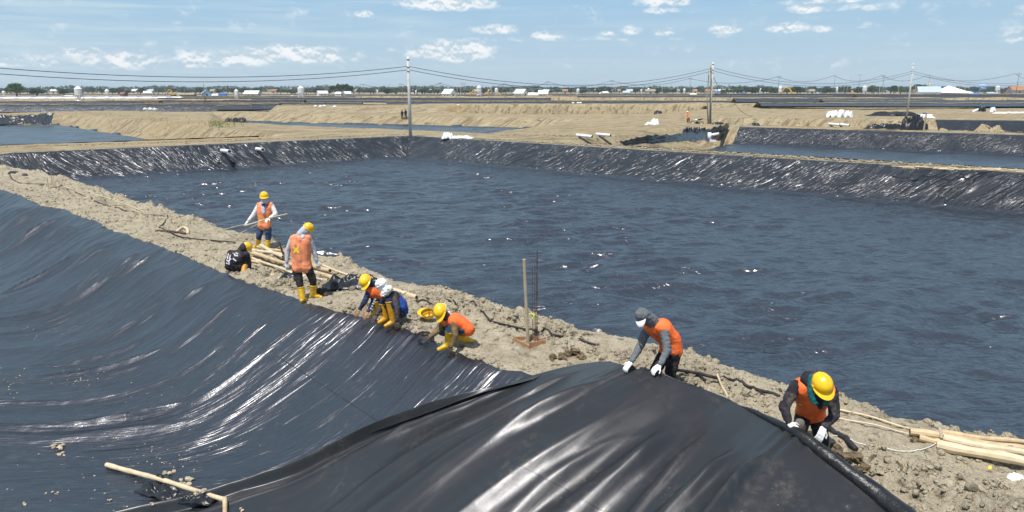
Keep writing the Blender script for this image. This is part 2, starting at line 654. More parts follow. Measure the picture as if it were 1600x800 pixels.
_NE = [(0, 296), (32, 306), (62, 321), (95, 326), (120, 337), (150, 346), (162, 356), (200, 368), (250, 386), (300, 406), (350, 429), (400, 446), (470, 471), (520, 484), (574, 494), (620, 512), (668, 528), (708, 550), (770, 572), (840, 592)]
_FE = [(0, 257), (100, 277), (200, 310), (300, 340), (340, 353), (400, 370), (450, 384), (520, 404), (560, 418), (640, 440), (690, 450), (760, 470), (821, 488), (843, 495), (895, 504), (913, 514), (960, 520), (1010, 533), (1062, 551), (1120, 568), (1180, 583), (1231, 596), (1310, 619), (1365, 632), (1392, 648), (1465, 660), (1540, 682), (1595, 696)]


def _edge_tab(pts, z):
    q = sorted(tuple(float(c) for c in xy2tw(G(u, v, z).x, G(u, v, z).y)) for (u, v) in pts)
    return np.array([c[0] for c in q]), np.array([c[1] for c in q])


_nt, _nw = _edge_tab(_NE, .05)
_ft, _fw = _edge_tab(_FE, .04)
_nt = np.concatenate([[-40, -5, 0], _nt, [60, 80]]); _nw = np.concatenate([[0, 0, 0], _nw, [0, 0]])
_ft = np.concatenate([[-40, -8], _ft, [70, 90]]); _fw = np.concatenate([[-3, -3], _fw, [-3, -3]])


def w_near(t):
    t = np.asarray(t, dtype=float)
    return np.interp(t, _nt, _nw) + .03 * pn(t * 1.8, t * 0 + 3.3, 5) + .02 * pn(t * 5, t * 0 + 1.3, 6)


def w_far(t):
    t = np.asarray(t, dtype=float)
    return np.interp(t, _ft, _fw) + .03 * pn(t * 1.4, t * 0 + 7.3, 9) + .03 * pn(t * 4.4, t * 0 + 2.3, 8)


def near_z(t, w):
    """the bed of the near pond: shoulder, slope, rounded toe, floor"""
    x = w - w_near(t)
    d = 2.1
    s = .70
    lin = s * (x + .05)
    k = .35
    a = -k * np.log(1 + np.exp(np.clip(lin / k * 2.2, -30, 30))) / 2.2 + 0      # soft shoulder
    a = a + k * np.log(1 + np.exp(-.05 * s / k * 2.2)) / 2.2 * 0
    # soft minimum against the floor
    kk = .42
    z = -d + kk * np.log(1 + np.exp(np.clip((a + d) / kk, -30, 30)))
    return z


def near_psi(t, w):
    x = w - w_near(t)
    sp = np.log(1 + np.exp(np.clip((x - 2.4) * 1.6, -30, 30))) / 1.6
    return t - .95 * sp - .10 * x + .25 * pn(t * .35, w * .35, 21)


def _psi_at(u, v, z):
    p = G(u, v, z)
    t, w = xy2tw(p.x, p.y)
    return float(near_psi(np.array(t), np.array(w)))


LONGF = []


def near_wrinkle(t, w):
    x = w - w_near(t)
    psi = near_psi(t, w)
    amp = sstep(-.2, .9, x)
    fl = sstep(2.6, 5.0, x)
    s1 = ridge(psi * 1.3, w * .16, 31, 2.2) * .06
    s2 = ridge(psi * 2.7 + .3 * pn(t, w, 77), w * .34 + 5, 32, 1.6) * .024
    s3 = ridge(psi * 6.5, w * .6 + 9, 33, 1.4) * .009
    s4 = pn(psi * 13, w * 1.3, 34) * .002
    big = pn(psi * .38, w * .12, 35) * .16
    mod = .55 + .9 * sstep(-.3, .5, pn(t * .22, w * .25, 36))
    sharp = np.exp(-(pn(psi * .45, w * .09, 41) / .06) ** 2) * .13 * sstep(.05, .35, pn(t * .3, w * .3, 42))
    right = sstep(7, 13, t)                                 # the sheet lies smoother toward the right
    k = .45 + .55 * right
    h = (s1 * mod + (s2 + s3) * mod * (.35 + .9 * sstep(-.25, .35, pn(t * .3 + 4, w * .4, 44))) + s4) * k + big * 1.25 + sharp * (.3 + .5 * right)
    left = sstep(9, 17, t)
    loose = ridge(psi * .33 + .3, w * .10, 45, 1.5) * .20 * left
    h = h * (.55 + .45 * left) + loose
    for (p0, wd, a_, w0, w1_) in LONGF:
        h = h + a_ * np.exp(-((psi - p0 + .12 * pn(w * .7, w * 0 + p0, 46)) / wd) ** 2) * sstep(w0, w0 + 1.0, x) * (1 - sstep(w1_ - 1.2, w1_, x))
    return h * amp * (1 - .25 * fl)


# single long folds that catch the light
LONGF += [(_psi_at(200, 662, -1.95), .09, .13, 2.2, 7.5), (_psi_at(235, 660, -1.9), .07, .08, 2.4, 5.2), (_psi_at(290, 680, -2.0), .10, .09, 2.6, 5.0), (_psi_at(95, 425, -1.1), .10, .13, .8, 3.6), (_psi_at(75, 372, -.9), .14, .13, .4, 2.4),
          (_psi_at(150, 575, -1.9), .12, .11, 2.2, 5.0), (_psi_at(430, 560, -.9), .10, .07, .7, 3.2), (_psi_at(60, 520, -1.9), .12, .10, 2.0, 5.5)]
# near pond liner
tt = np.concatenate([np.arange(-14, 2, .14), np.arange(2, 22, .052), np.arange(22, 40, .09), np.arange(40, 75, .25)])
ww = np.concatenate([np.arange(-.14, 3.6, .045), np.arange(3.6, 9, .07), np.arange(9, 24, .3)])
T, Wg = np.meshgrid(tt, ww, indexing='ij')
edge = .05 * pn(T * 1.7, T * 0 + .5, 51) + .04 * pn(T * 6, T * 0 + .5, 52)
Wl = np.where(Wg < .8, Wg + (w_near(T) + edge) * (1 - sstep(.0, .8, Wg)), Wg)
Zl = near_z(T, Wl) + near_wrinkle(T, Wl) + .045 + .06 * (1 - sstep(-.05, .35, Wl - w_near(T)))
Zl = Zl + .03 * pn(T * 2.2, Wl * 1.1, 53) * sstep(1.2, 0, Wl - w_near(T))
Xl, Yl = tw2xy(T, Wl)
near_liner = grid_obj('pond_liner', Xl, Yl, Zl, M_LINER_NEAR, uv=(near_psi(T, Wl), Wl))
tag(near_liner, 'large black glossy liner draped down the bank of the pond in the foreground', 'pond liner')

# embankment of dug soil between the ponds
tt = np.concatenate([np.arange(-14, -2, .08), np.arange(-2, 12, .026), np.arange(12, 24, .04), np.arange(24, 40, .08), np.arange(40, 78, .25)])
vv = np.linspace(0, 1, 135)
T, V = np.meshgrid(tt, vv, indexing='ij')
wa, wb = w_near(T) + 1.0, w_far(T) - 1.3
Wb = wa + (wb - wa) * V


def soil_top(T, Wb):
    a = sstep(w_near(T) + .15, w_near(T) - .25, Wb)
    z = .06 * fbm(T * .7, Wb * .7, 61, 4) + .01
    d1, d2, hid = worley(T * 2.6 + .4 * pn(T * 3, Wb * 3, 62), Wb * 2.6, 63)
    patch = sstep(-.15, .45, pn(T * .45, Wb * .8, 64))
    z = z + patch * (.21 * hid * np.sqrt(np.clip(1 - d1 / .75, 0, 1)))
    d1, d2, hid = worley(T * 7 + .5 * pn(T * 6, Wb * 6, 65), Wb * 7, 66)
    z = z + (.05 + .08 * patch) * hid * np.sqrt(np.clip(1 - d1 / .8, 0, 1))
    d1, d2, hid = worley(T * 17, Wb * 17, 67)
    z = z + .022 * (1 - d1) - .05 * sstep(.25, .6, pn(T * 5, Wb * 5, 68)) * patch
    return z


def soil_z(T, Wb):
    z = soil_top(T, Wb)
    x = Wb - w_near(T)
    drop_far = np.maximum(0, (w_far(T) + .12) - Wb)
    z = np.where(x > -.35, z * (1 - .65 * sstep(-.35, -.05, x)), z)
    return z + .03 - .40 * sstep(-.13, .10, x) - .75 * np.maximum(0, x) - drop_far * .95


Zb = soil_z(T, Wb)
Xb, Yb = tw2xy(T, Wb)
emb = grid_obj('soil_embankment', Xb, Yb, Zb, M_SOIL)
tag(emb, kind='structure')


def ground_at(x, y):
    t, w = xy2tw(x, y)
    if float(w) > float(w_near(t)) + .1:
        return float(near_z(np.array(t), np.array(w))) + .05
    return float(soil_z(np.array([float(t)]), np.array([float(w)]))[0])


def GS(u, v):
    """point on the uneven top of the embankment along a line of sight"""
    z = 0.03
    for _ in range(4):
        p = G(u, v, z)
        z = ground_at(p.x, p.y)
    return G(u, v, z)


# clods and stones strewn over the embankment
cl_mb = [[], []]
rs = np.random.RandomState(5)
clodv, clodf = [], []
nv0 = 0
variants = []
for k in range(7):
    V, Fc = ICO[1]
    arr = np.array([list(p * (1 + .5 * mnoise.noise(p * 1.7 + Vector((k * 9.1, 0, 0))))) for p in V])
    variants.append((arr, np.array(Fc)))
N = 27000
ts = np.concatenate([rs.uniform(-3, 14, int(N * .6)), rs.uniform(10, 40, int(N * .4))])
fr = rs.uniform(0, 1, len(ts))
wsn = w_near(ts) + .02 + (w_far(ts) - w_near(ts) + .02) * fr
dens = pn(ts * .45, wsn * .8, 64) + .5 * pn(ts * 2, wsn * 2, 71)
edgeb = np.exp(-((wsn - w_near(ts)) / .25) ** 2)
keep = (dens + edgeb * .4 + rs.uniform(-.35, .45, len(ts))) > .05
ts, wsn = ts[keep], wsn[keep]
sz = .008 + .036 * rs.power(.55, len(ts)) ** 2.2 + .055 * (rs.uniform(0, 1, len(ts)) < .08) * rs.uniform(.4, 1, len(ts))
zs = soil_z(ts, wsn)
xs, ys = tw2xy(ts, wsn)
vs_, fs_ = [], []
off = 0
for i in range(len(ts)):
    a, f = variants[i % 7]
    ang = rs.uniform(0, 6.28)
    c_, s_ = math.cos(ang), math.sin(ang)
    q = a * sz[i] * np.array([1, rs.uniform(.6, 1.1), rs.uniform(.5, .9)])
    r = np.stack([q[:, 0] * c_ - q[:, 1] * s_ + xs[i], q[:, 0] * s_ + q[:, 1] * c_ + ys[i], q[:, 2] + zs[i] + sz[i] * .15], -1)
    vs_.append(r); fs_.append(f + off); off += len(a)
me = mesh_np('soil_rubble', np.concatenate(vs_), np.concatenate(fs_))
clods = link('soil_rubble', me, M_SOIL, None, False)
tag(clods, 'crumbled clods and stones strewn over the dug embankment', 'rubble', kind='stuff')

# ------------------------------------------------------------------ ponds
def quad_pond_edges(Q):
    Q = [np.array(q, float) for q in Q]
    c = sum(Q) / 4
    E = []
    for i in range(4):
        a, b = Q[i], Q[(i + 1) % 4]
        d = (b - a) / np.linalg.norm(b - a)
        n = np.array([-d[1], d[0]])
        if np.dot(n, c - a) < 0: n = -n
        E.append((a, n))
    return E


def inside(E, x, y):
    d = None
    ds = []
    for a, n in E:
        ds.append((x - a[0]) * n[0] + (y - a[1]) * n[1])
    return ds


def gxy(u, v, z=0):
    p = G(u, v, z)
    return (p.x, p.y)


# main pond: corners in order near-left, far-left, far-right, near-right
MAIN = [(-42.8, 52.5), gxy(641, 213), (62, 11.4), (22, -5)]
# near edge follows the embankment
_nl = np.array(tw2xy(62.0, -3.05)); _nr = np.array(tw2xy(-14.0, -3.05))
MAIN[0] = (_nl[0], _nl[1]); MAIN[3] = (_nr[0], _nr[1])
_b = np.array(gxy(1600, 272.5)); _a = np.array(MAIN[1]); _d = (_b - _a) / np.linalg.norm(_b - _a)
MAIN[2] = tuple(_b + _d * 26)
E_MAIN = quad_pond_edges(MAIN)
P2 = [(-95, 26), (-23.5, 74.5), (-90, 146), (-160, 96)]
P3 = [gxy(862, 221), gxy(1075, 196.5), tuple(np.array(gxy(1600, 210)) + (30, -24)), tuple(np.array(gxy(1600, 263)) + (30, -26.5))]
P4 = [gxy(1085, 192.5), gxy(1060, 183.5), tuple(np.array(gxy(1600, 184.5)) + (60, -30)), tuple(np.array(gxy(1600, 206)) + (60, -44))]
P5 = [gxy(330, 189.5), gxy(330, 176), gxy(920, 186), gxy(760, 208)]
P6 = [gxy(120, 172.5), gxy(200, 168), gxy(1180, 163), gxy(1000, 181)]
P7 = [gxy(-400, 178.5), gxy(-400, 163.4), gxy(428, 163.4), gxy(440, 170.5)]
PITS = [(MAIN, 2.1, 2.7, .35), (P2, 2.2, 3.4, .25), (P3, 2.1, 3.2, .3), (P4, 2.1, 3.6, .2), (P5, 2.0, 4.5, .2), (P6, 2.2, 9.0, 0), (P7, 2.4, 3.0, .01)]
NEARQ = [tw2xy(-30, -.6), tw2xy(80, -.6), tw2xy(80, 26), tw2xy(-30, 26)]
BERMQ = [tw2xy(-30, .6), tw2xy(80, .6), tw2xy(80, -3.4), tw2xy(-30, -3.4)]


def ground_z(x, y):
    z = .10 * pn(x * .06, y * .06, 81) + .05 * pn(x * .5, y * .5, 82)
    r = np.hypot(x, y)
    z = z + sstep(90, 200, r) * .35 * pn(x * .02, y * .03, 83)
    z = z - .0
    for (Q, d, sw, lw) in PITS:
        E = quad_pond_edges(Q)
        D = np.minimum.reduce(inside(E, x, y)) + (.15 if lw else 0) + (.5 * pn(x * .12, y * .12, 84) if not lw or lw < .3 else 0)
        dd = sstep(0, 1, D / sw) * 0 + np.clip(D / sw, 0, 1)
        z = np.where(D > 0, z * (1 - dd) - dd * (d + lw) + .12 * dd * pn(x * .5, y * .5, 85) * (1 if lw < .3 else 0), z)
    for Q, dz in ((NEARQ, 3.2), (BERMQ, .9)):
        E = quad_pond_edges(Q)
        D = np.minimum.reduce(inside(E, x, y))
        z = np.where(D > 0, np.minimum(z, -dz * np.clip(D / .3, 0, 1)), z)
    return z


ths = np.concatenate([np.linspace(-math.pi, -.86, 50, endpoint=False), np.linspace(-.86, .86, 540, endpoint=False), np.linspace(.86, math.pi, 50, endpoint=False)])
rr = np.concatenate([[.5, 4, 9, 14, 20, 26], np.geomspace(30, 260, 270), np.geomspace(268, 9000, 60)])
TH, R = np.meshgrid(ths, rr, indexing='ij')
Xg, Yg = np.sin(TH) * R, np.cos(TH) * R
Zg = ground_z(Xg, Yg)
me = mesh_np('ground', np.stack([Xg, Yg, Zg], -1).reshape(-1, 3), grid_quads(len(ths), len(rr), wrap=True)[:, ::-1].copy())
ground = link('ground', me, M_SOIL_FAR, None, True)
tag(ground, kind='structure')


NEAREDGE = 3
LEAN = 1.0


def pond_liner(name, Q, d, sw, ns, nt, mat, label, group=None, wall_amp=.10, floor_amp=1.0, sgrade=1.0, tgrade=1.0, lap=.35, part=None, seed=100, edgew=.12, neardrop=0.0):
    """Q: near-left, far-left, far-right, near-right; liner laps over the edges, runs down the walls and over the floor"""
    E = quad_pond_edges(Q)
    q = [np.array(p, float) for p in Q]
    s = np.linspace(0, 1, ns) ** sgrade            # from right (0) to left (1)
    t = np.linspace(0, 1, nt) ** tgrade            # from near (0) to far (1)
    if part: s = part[0] + (part[1] - part[0]) * s
    S, Tt = np.meshgrid(s, t, indexing='ij')
    c = sum(q) / 4
    # lap outwards
    L1 = np.linalg.norm(q[1] - q[0]); L2 = np.linalg.norm(q[3] - q[0])
    Te = Tt * (1 + 2 * lap / L1) - lap / L1
    Se = S * (1 + 2 * lap / L2) - lap / L2
    x = (q[3][0] * (1 - Se) + q[0][0] * Se) * (1 - Te) + (q[2][0] * (1 - Se) + q[1][0] * Se) * Te
    y = (q[3][1] * (1 - Se) + q[0][1] * Se) * (1 - Te) + (q[2][1] * (1 - Se) + q[1][1] * Se) * Te
    ds = inside(E, x, y)
    ew = edgew * pn(x * .7, y * .7, seed)
    D = np.minimum.reduce(ds) + ew
    lin = np.clip(D / sw, -1, 3)
    k = .10
    z = -d * (1 - k * np.log(1 + np.exp(np.clip((1 - np.maximum(lin, 0)) / k, -30, 30))))
    z = np.maximum(z, -d)
    z = np.where(D < 0, .05, z + .05)
    wallm = sstep(0, .15, D) * (1 - sstep(sw * .9, sw * 1.5, D))
    floorm = sstep(sw * .85, sw * 1.6, D)
    # coordinate along the nearest wall, for creases that run down it, leaning with the pull of the sheet
    along = np.zeros_like(x)
    best = np.argmin(np.stack(ds), 0)
    for i, (a, n) in enumerate(E):
        al = (x - a[0]) * n[1] - (y - a[1]) * n[0]
        along = np.where(best == i, al, along)
    lean = np.where(best == 1, -1.0, .8) * LEAN
    al = along + D * lean + .4 * pn(x * .3, y * .3, seed + 1) + .7 * D * pn(along * .16, D * 0, seed + 7)
    wr = ridge(al * .9, D * .3, seed + 3, 2.0) * .03 + np.exp(-(pn(al * .5, D * .2, seed + 31) / .09) ** 2) * sstep(.0, .35, pn(al * .3, D * .5, seed + 32)) * .09
    wr = wr * (.6 + .8 * sstep(-.3, .4, pn(x * .12, y * .12, seed + 5)))
    sag = np.abs(pn(al * .25, D * .6, seed + 6)) * .015
    wx, wy = x + .35 * pn(x * .7, y * .7, seed + 11), y + .35 * pn(x * .7, y * .7, seed + 12)
    ca, sa_ = math.cos(-.2), math.sin(-.2)
    rx, ry = wx * ca - wy * sa_, wx * sa_ + wy * ca
    w1 = worley(rx * .32, ry * 1.12, seed + 41); w2 = worley(rx * .56 + 5, ry * 1.9, seed + 42)
    c1, c2 = w1[1] - w1[0], w2[1] - w2[0]
    # pillowed cloth between crossing creases
    m1 = .35 + .9 * sstep(-.3, .4, pn(rx * .15, ry * .2, seed + 43))
    fl = (pn(rx * .30, ry * .70, seed + 13) * .06 + .15 * np.clip(1 - c1 / .72, 0, 1) ** 1.6 * m1 + .085 * np.clip(1 - c2 / .75, 0, 1) ** 1.5
          + .10 * np.exp(-(pn(rx * .14, ry * .30, seed + 17) / .20) ** 2))
    for _ in range(2):
        fl[1:-1, :] = (fl[:-2, :] + 2 * fl[1:-1, :] + fl[2:, :]) / 4
        fl[:, 1:-1] = (fl[:, :-2] + 2 * fl[:, 1:-1] + fl[:, 2:]) / 4
    z = z + wallm * (wr * wall_amp / .10 - sag * .6) + floorm * (fl * floor_amp * 1.0 + .05 * pn(x * .2, y * .2, seed + 18))
    z = z + (D < .1) * .025 * pn(x * 2, y * 2, seed + 19)
    if neardrop:
        z = z - neardrop * (1 - sstep(0, 2.4, ds[NEAREDGE]))
    o = grid_obj(name, x, y, z, mat, uv=(al, D))
    tag(o, label, 'pond liner', group)
    return o


def with_two_mats(o, d, mfloor, frac=2.45):
    """walls and floor of a liner: the floor holds the smoother, wind rippled stretch"""
    me = o.data
    me.materials.clear()
    me.materials.append(M_LINER_WALL); me.materials.append(mfloor)
    uvv = np.empty(len(me.loops) * 2, dtype=np.float32)
    me.uv_layers[0].data.foreach_get('uv', uvv)
    df = uvv.reshape(-1, 2)[:, 1].reshape(-1, 4).mean(1)
    me.polygons.foreach_set('material_index', (df > frac).astype(np.int32))


main_l = pond_liner('pond_liner', MAIN, 2.1, 2.7, 900, 440, M_LINER_FLOOR, 'black liner filling the largest pond with wind ripples over its floor', sgrade=1.15, tgrade=1.2, wall_amp=.09, neardrop=.45)
with_two_mats(main_l, 2.1, M_LINER_FLOOR)
p2_l = pond_liner('pond_liner', P2, 2.2, 3.2, 220, 150, M_LINER_FLOOR, 'black liner on the floor of the second pond at the left edge', seed=140, lap=0.0, floor_amp=1.2)
# the second pond is lined over its floor only: drop its rim cloth below the banks
me = p2_l.data
co = np.empty(len(me.vertices) * 3, dtype=np.float32); me.vertices.foreach_get('co', co); co = co.reshape(-1, 3)
E2 = quad_pond_edges(P2)
dd = inside(E2, co[:, 0].astype(float), co[:, 1].astype(float))
Df = np.minimum(dd[1], dd[2]) + .35 * pn(co[:, 0] * .35, co[:, 1] * .35, 4)
co[:, 2] = np.where(Df < 3.0, np.minimum(co[:, 2], -2.2 - .5 * np.clip(3.0 - Df, 0, 1)), co[:, 2])
me.vertices.foreach_set('co', co.ravel()); me.update()

p3_l = pond_liner('pond_liner', P3, 2.1, 2.6, 340, 130, M_LINER_FLOOR, 'black creased liner in the narrow pond behind the right-hand wall', seed=180, part=(0, .905))
with_two_mats(p3_l, 2.1, M_LINER_FLOOR)
p4_l = pond_liner('pond_liner', P4, 2.1, 2.8, 260, 100, M_LINER_WALL, 'black creased liner on the far bank at the right edge behind a thin soil ridge', seed=220, part=(0, .675))
p5_l = pond_liner('pond_liner', P5, 2.0, 4.5, 240, 90, M_LINER_FLOOR, 'narrow strip of black liner on the floor between two sandy banks', seed=260, lap=0.0, floor_amp=1.6)
me = p5_l.data
co = np.empty(len(me.vertices) * 3, dtype=np.float32); me.vertices.foreach_get('co', co); co = co.reshape(-1, 3)
E5 = quad_pond_edges(P5)
Df = np.minimum.reduce(inside(E5, co[:, 0].astype(float), co[:, 1].astype(float))) + .5 * pn(co[:, 0] * .25, co[:, 1] * .25, 4)
co[:, 2] = np.where(Df < 3.6, -2.4, co[:, 2] + .25)
me.vertices.foreach_set('co', co.ravel()); me.update()
# ------------------------------------------------------------------ the second sheet being pulled up the bank by two workers
# projected thin marks: welded seams of the liners
def bvh_of(o):
    dg = bpy.context.evaluated_depsgraph_get()
    bm = bmesh.new(); bm.from_mesh(o.data); bm.transform(o.matrix_world)
    b = BVHTree.FromBMesh(bm); bm.free()
    return b


def shoot(bv, u, v):
    d = ray(u, v).normalized()
    h = bv.ray_cast(Vector((0, 0, CAMH)), d)
    return h[0], h[1]


bvN = bvh_of(near_liner)
TOP = [(835, 596, .03), (868, 585, .06), (905, 575, .13), (935, 568, .26), (952, 566, .38), (970, 570, .50), (985, 573, .58), (1008, 577, .60), (1030, 583, .60), (1062, 596, .54), (1100, 610, .44), (1140, 627, .38),
       (1185, 650, .42), (1225, 671, .52), (1243, 680, .55), (1262, 694, .52), (1290, 718, .44), (1330, 750, .34), (1372, 782, .22), (1420, 822, .16), (1520, 905, .10), (1680, 1050, .08), (1900, 1250, .06)]
tp = np.array([list(G(u, v, z)) for (u, v, z) in TOP])
seg = np.concatenate([[0], np.cumsum(np.linalg.norm(np.diff(tp, axis=0), axis=1))])
ns, nv = 440, 230
sa = np.linspace(0, 1, ns) ** 1.25
tpx = np.stack([np.interp(sa * seg[-1], seg, tp[:, k]) for k in range(3)], -1)
for _ in range(3):
    tpx[1:-1] = (tpx[:-2] + tpx[1:-1] * 2 + tpx[2:]) / 4
# left boundary laid on the slope
LB = [(835, 596), (760, 625), (690, 651), (640, 669), (560, 697), (500, 719), (430, 743), (340, 768), (250, 792), (150, 815), (40, 842)]
lb = []
for (u, v) in LB:
    if v < 800:
        p = shoot(bvN, u, v)[0] or G(u, v, .05)
    else:
        p = G(u, v, -2.05)
    lb.append([p.x, p.y])
lb = np.array(lb)
ls = np.concatenate([[0], np.cumsum(np.linalg.norm(np.diff(lb, axis=0), axis=1))])
va = np.linspace(0, 1, nv)
lbx = np.stack([np.interp(va * ls[-1], ls, lb[:, k]) for k in range(2)], -1)
for _ in range(6):
    lbx[1:-1] = (lbx[:-2] + lbx[1:-1] * 2 + lbx[2:]) / 4
tq, wq = xy2tw(tpx[:, 0], tpx[:, 1])
# every strand of the sheet leaves the held edge and runs down the slope
tl, wl_ = xy2tw(lbx[:, 0], lbx[:, 1])
S_, V_ = np.meshgrid(sa, va, indexing='ij')
t_end = tq[:, None] + (tl[-1] - tq[0]) * (1 - S_) ** 2.6
w_end = wl_[-1] * (1 - S_) + 6.5 * S_
blend = (1 - sstep(0, .55, S_))
shape_t = (tl - tl[0]) / (tl[-1] - tl[0]); shape_w = (wl_ - wl_[0]) / (wl_[-1] - wl_[0])
t_left = tq[:, None] + (t_end - tq[:, None]) * shape_t[None, :]
w_left = wq[:, None] + (w_end - wq[:, None]) * shape_w[None, :]
t_str = tq[:, None] + (t_end - tq[:, None]) * V_
w_str = wq[:, None] + (w_end - wq[:, None]) * V_
Ts = t_left * blend + t_str * (1 - blend)
Ws = w_left * blend + w_str * (1 - blend)
dist = np.hypot(Ts - tq[:, None], Ws - wq[:, None])
# true ground under the sheet: the bank top and the slope
base = near_z(Ts, Ws) + .05 + .04 * sstep(0, .25, S_) + .03 * pn(Ts * .9, Ws * .9, 91)
hang = tpx[:, 2][:, None] - (.24 * dist + .052 * dist ** 2)
kk = .14
Zs = kk * np.log(np.exp(np.clip(base / kk, -60, 60)) + np.exp(np.clip(hang / kk, -60, 60)))
along = S_ * seg[-1]
fan = along - .02 * dist
_us = np.array([a[0] for a in TOP]); 


def al_of(u):
    return float(np.interp(u, _us, seg))

lift = np.clip(hang - base + .25, 0, .6) + .25
amp = sstep(.05, 1.3, dist)
# long folds
fold = 0
for (c, wdt, a, d0, d1) in [(al_of(1128), .17, .22, .7, 8), (al_of(1200), .14, .20, .35, 8), (al_of(1237), .13, .24, .02, 8), (al_of(984), .15, .17, .0, 8), (al_of(953), .07, .09, .0, 5), (al_of(1050), .12, .07, .9, 7),
                            (al_of(1168), .08, .07, .5, 5), (al_of(1310), .16, .12, .5, 8), (al_of(905), .12, .06, .3, 8), (al_of(1085), .09, .06, 1.1, 6), (al_of(1380), .2, .10, .5, 8)]:
    cc = c + .10 * pn(dist * .6, dist * 0 + c * 3.1, 92) - .05 * dist
    g = np.exp(-((fan - cc) / (wdt * (.40 + .26 * dist))) ** 2)
    fold = fold + g * a * sstep(d0, d0 + 1.0, dist) * (1 - .35 * sstep(3, 6, dist))
wr = ridge(fan * 1.1, dist * .28, 93, 2.0) * .045 + ridge(fan * 2.6, dist * .5 + 4, 94, 1.8) * .014 + pn(fan * 2, dist * 1.6, 95) * .010 + pn(fan * 6, dist * 4, 98) * .002 + ridge(fan * 1.9 + .6 * dist, dist * 1.1 - .5 * fan, 99, 2.5) * .006
# bunched pleats where the hands pull
hands = np.exp(-((along - al_of(985)) / .25) ** 2) + np.exp(-((along - al_of(1240)) / .25) ** 2)
pl = .03 * np.sin(fan * 34) * hands * np.exp(-dist / .6)
# the rounded roll along the left edge
dl = np.hypot(Ts - Ts[0:1, :], Ws - Ws[0:1, :])
rollw = sstep(.03, .25, V_)
prof = np.where(dl < .19, sstep(-.02, .19, dl), 1 - sstep(.19, .34, dl))
roll_h = .17 * prof * rollw + .03 * np.exp(-((dl - .62) / .06) ** 2) * sstep(.05, .3, V_)
edge_down = -.08 * np.exp(-(dl / .05) ** 2)
Zs = Zs + (fold * .85 + wr) * amp + pl + roll_h + edge_down * .3 * sstep(.03, .2, V_)
x2, y2 = tw2xy(Ts, Ws)
sheet = grid_obj('liner_sheet', x2, y2, Zs, M_LINER_SHEET, uv=(fan, dist))
tag(sheet, 'loose black plastic sheet held up by two workers, hanging in broad folds over the bank', 'plastic sheet')
mod = sheet.modifiers.new('thick', 'SOLIDIFY'); mod.thickness = .004; mod.offset = -1

# rolled hem along the held edge, thickening toward the lower right
hp, hr = [], []
for i in range(0, ns):
    a = sa[i] * seg[-1]
    u_ = a / seg[-1]
    if a < 2.35: continue
    if i % 4: continue
    r = .014 + .030 * sstep(3.9, 4.4, a) + .066 * sstep(4.3, 6.4, a) + .006 * math.sin(a * 9) * math.sin(a * 3.7)
    p = tpx[i]
    hp.append((p[0] - BN[0] * r * .5, p[1] - BN[1] * r * .5, p[2] + r * .25)); hr.append(r * (1 + .12 * math.sin(a * 5)))
M_HEM = simple('hem_plastic', (.011, .0115, .0125), .42, .25, 5, .5, 9, .5, .05)
hm = MB().tube(hp, hr, 12)
hm.build('rolled_hem', M_HEM, sheet, smooth=True)

def ribbon(bv, pts, wd, off=.006, step=4.0, th=.0):
    """thin raised strip following a surface under the given picture line"""
    q = []
    for (a, b) in zip(pts[:-1], pts[1:]):
        n = max(2, int(math.dist(a, b) / step))
        for k in range(n):
            q.append((a[0] + (b[0] - a[0]) * k / n, a[1] + (b[1] - a[1]) * k / n))
    q.append(pts[-1])
    vs, nn = [], []
    for (u, v) in q:
        p, n = shoot(bv, u, v)
        if p is None: continue
        if n.dot(Vector((0, 0, CAMH)) - p) < 0: n = -n
        vs.append(p); nn.append(n)
    m = MB()
    V, Fc = [], []
    for i, p in enumerate(vs):
        t = vs[min(i + 1, len(vs) - 1)] - vs[max(i - 1, 0)]
        s = t.cross(nn[i]).normalized() * wd / 2
        V += [p - s + nn[i] * .0005, p - s * .5 + nn[i] * off, p + s * .5 + nn[i] * off, p + s + nn[i] * .0005]
    for i in range(len(vs) - 1):
        for k in range(3):
            Fc.append((i * 4 + k, i * 4 + k + 1, i * 4 + k + 5, i * 4 + k + 4))
    m.add(V, Fc)
    return m


M_SEAM = simple('seam_plastic', (.03, .033, .036), .35, bump=0)
bvS = bvh_of(sheet)
ribbon(bvN, [(432, 556), (520, 612), (612, 672)], .022).build('seam', M_SEAM, near_liner)
ribbon(bvS, [(705, 676), (790, 716), (880, 762), (940, 798)], .018).build('seam', M_SEAM, sheet)
ribbon(bvS, [(1340, 770), (1368, 797)], .018).build('seam', M_SEAM, sheet)
# ------------------------------------------------------------------ people
def fabric(name, c, rough=.85, var=.10, bump=.4):
    return simple(name, c, rough, var, 7, bump * 1.3, 24, .2, .02, dirt=.3)


F_ORANGE = fabric('vest_orange', (.90, .165, .04), .6, .12)
F_PEACH = fabric('vest_faded', (.90, .29, .14), .6, .16)
F_WHITE = fabric('cloth_white', (.74, .72, .70))
F_GREYL = fabric('cloth_light_grey', (.50, .50, .53))
F_GREY = fabric('cloth_grey', (.125, .14, .155), .9)
F_BLACK = fabric('cloth_black', (.016, .015, .02), .9, .3)
F_CHAR = fabric('cloth_charcoal', (.03, .026, .034), .9, .3)
F_NAVY = fabric('cloth_navy', (.02, .03, .075), .9, .25)
F_BLUE = fabric('cloth_blue', (.025, .07, .30), .85, .2)
F_JEAN = fabric('denim', (.035, .065, .14), .9, .3)
F_LJEAN = fabric('light_denim', (.22, .33, .47), .9, .3)
F_BROWN = fabric('cloth_brown', (.20, .135, .07), .9, .3)
F_BROWND = fabric('cloth_dark_brown', (.075, .06, .058), .9, .3)
F_TEAL = fabric('cloth_teal', (.008, .10, .105), .9, .2)
F_LAV = fabric('cloth_lavender', (.52, .50, .66))
F_GLOVE = fabric('glove_white', (.80, .79, .76))
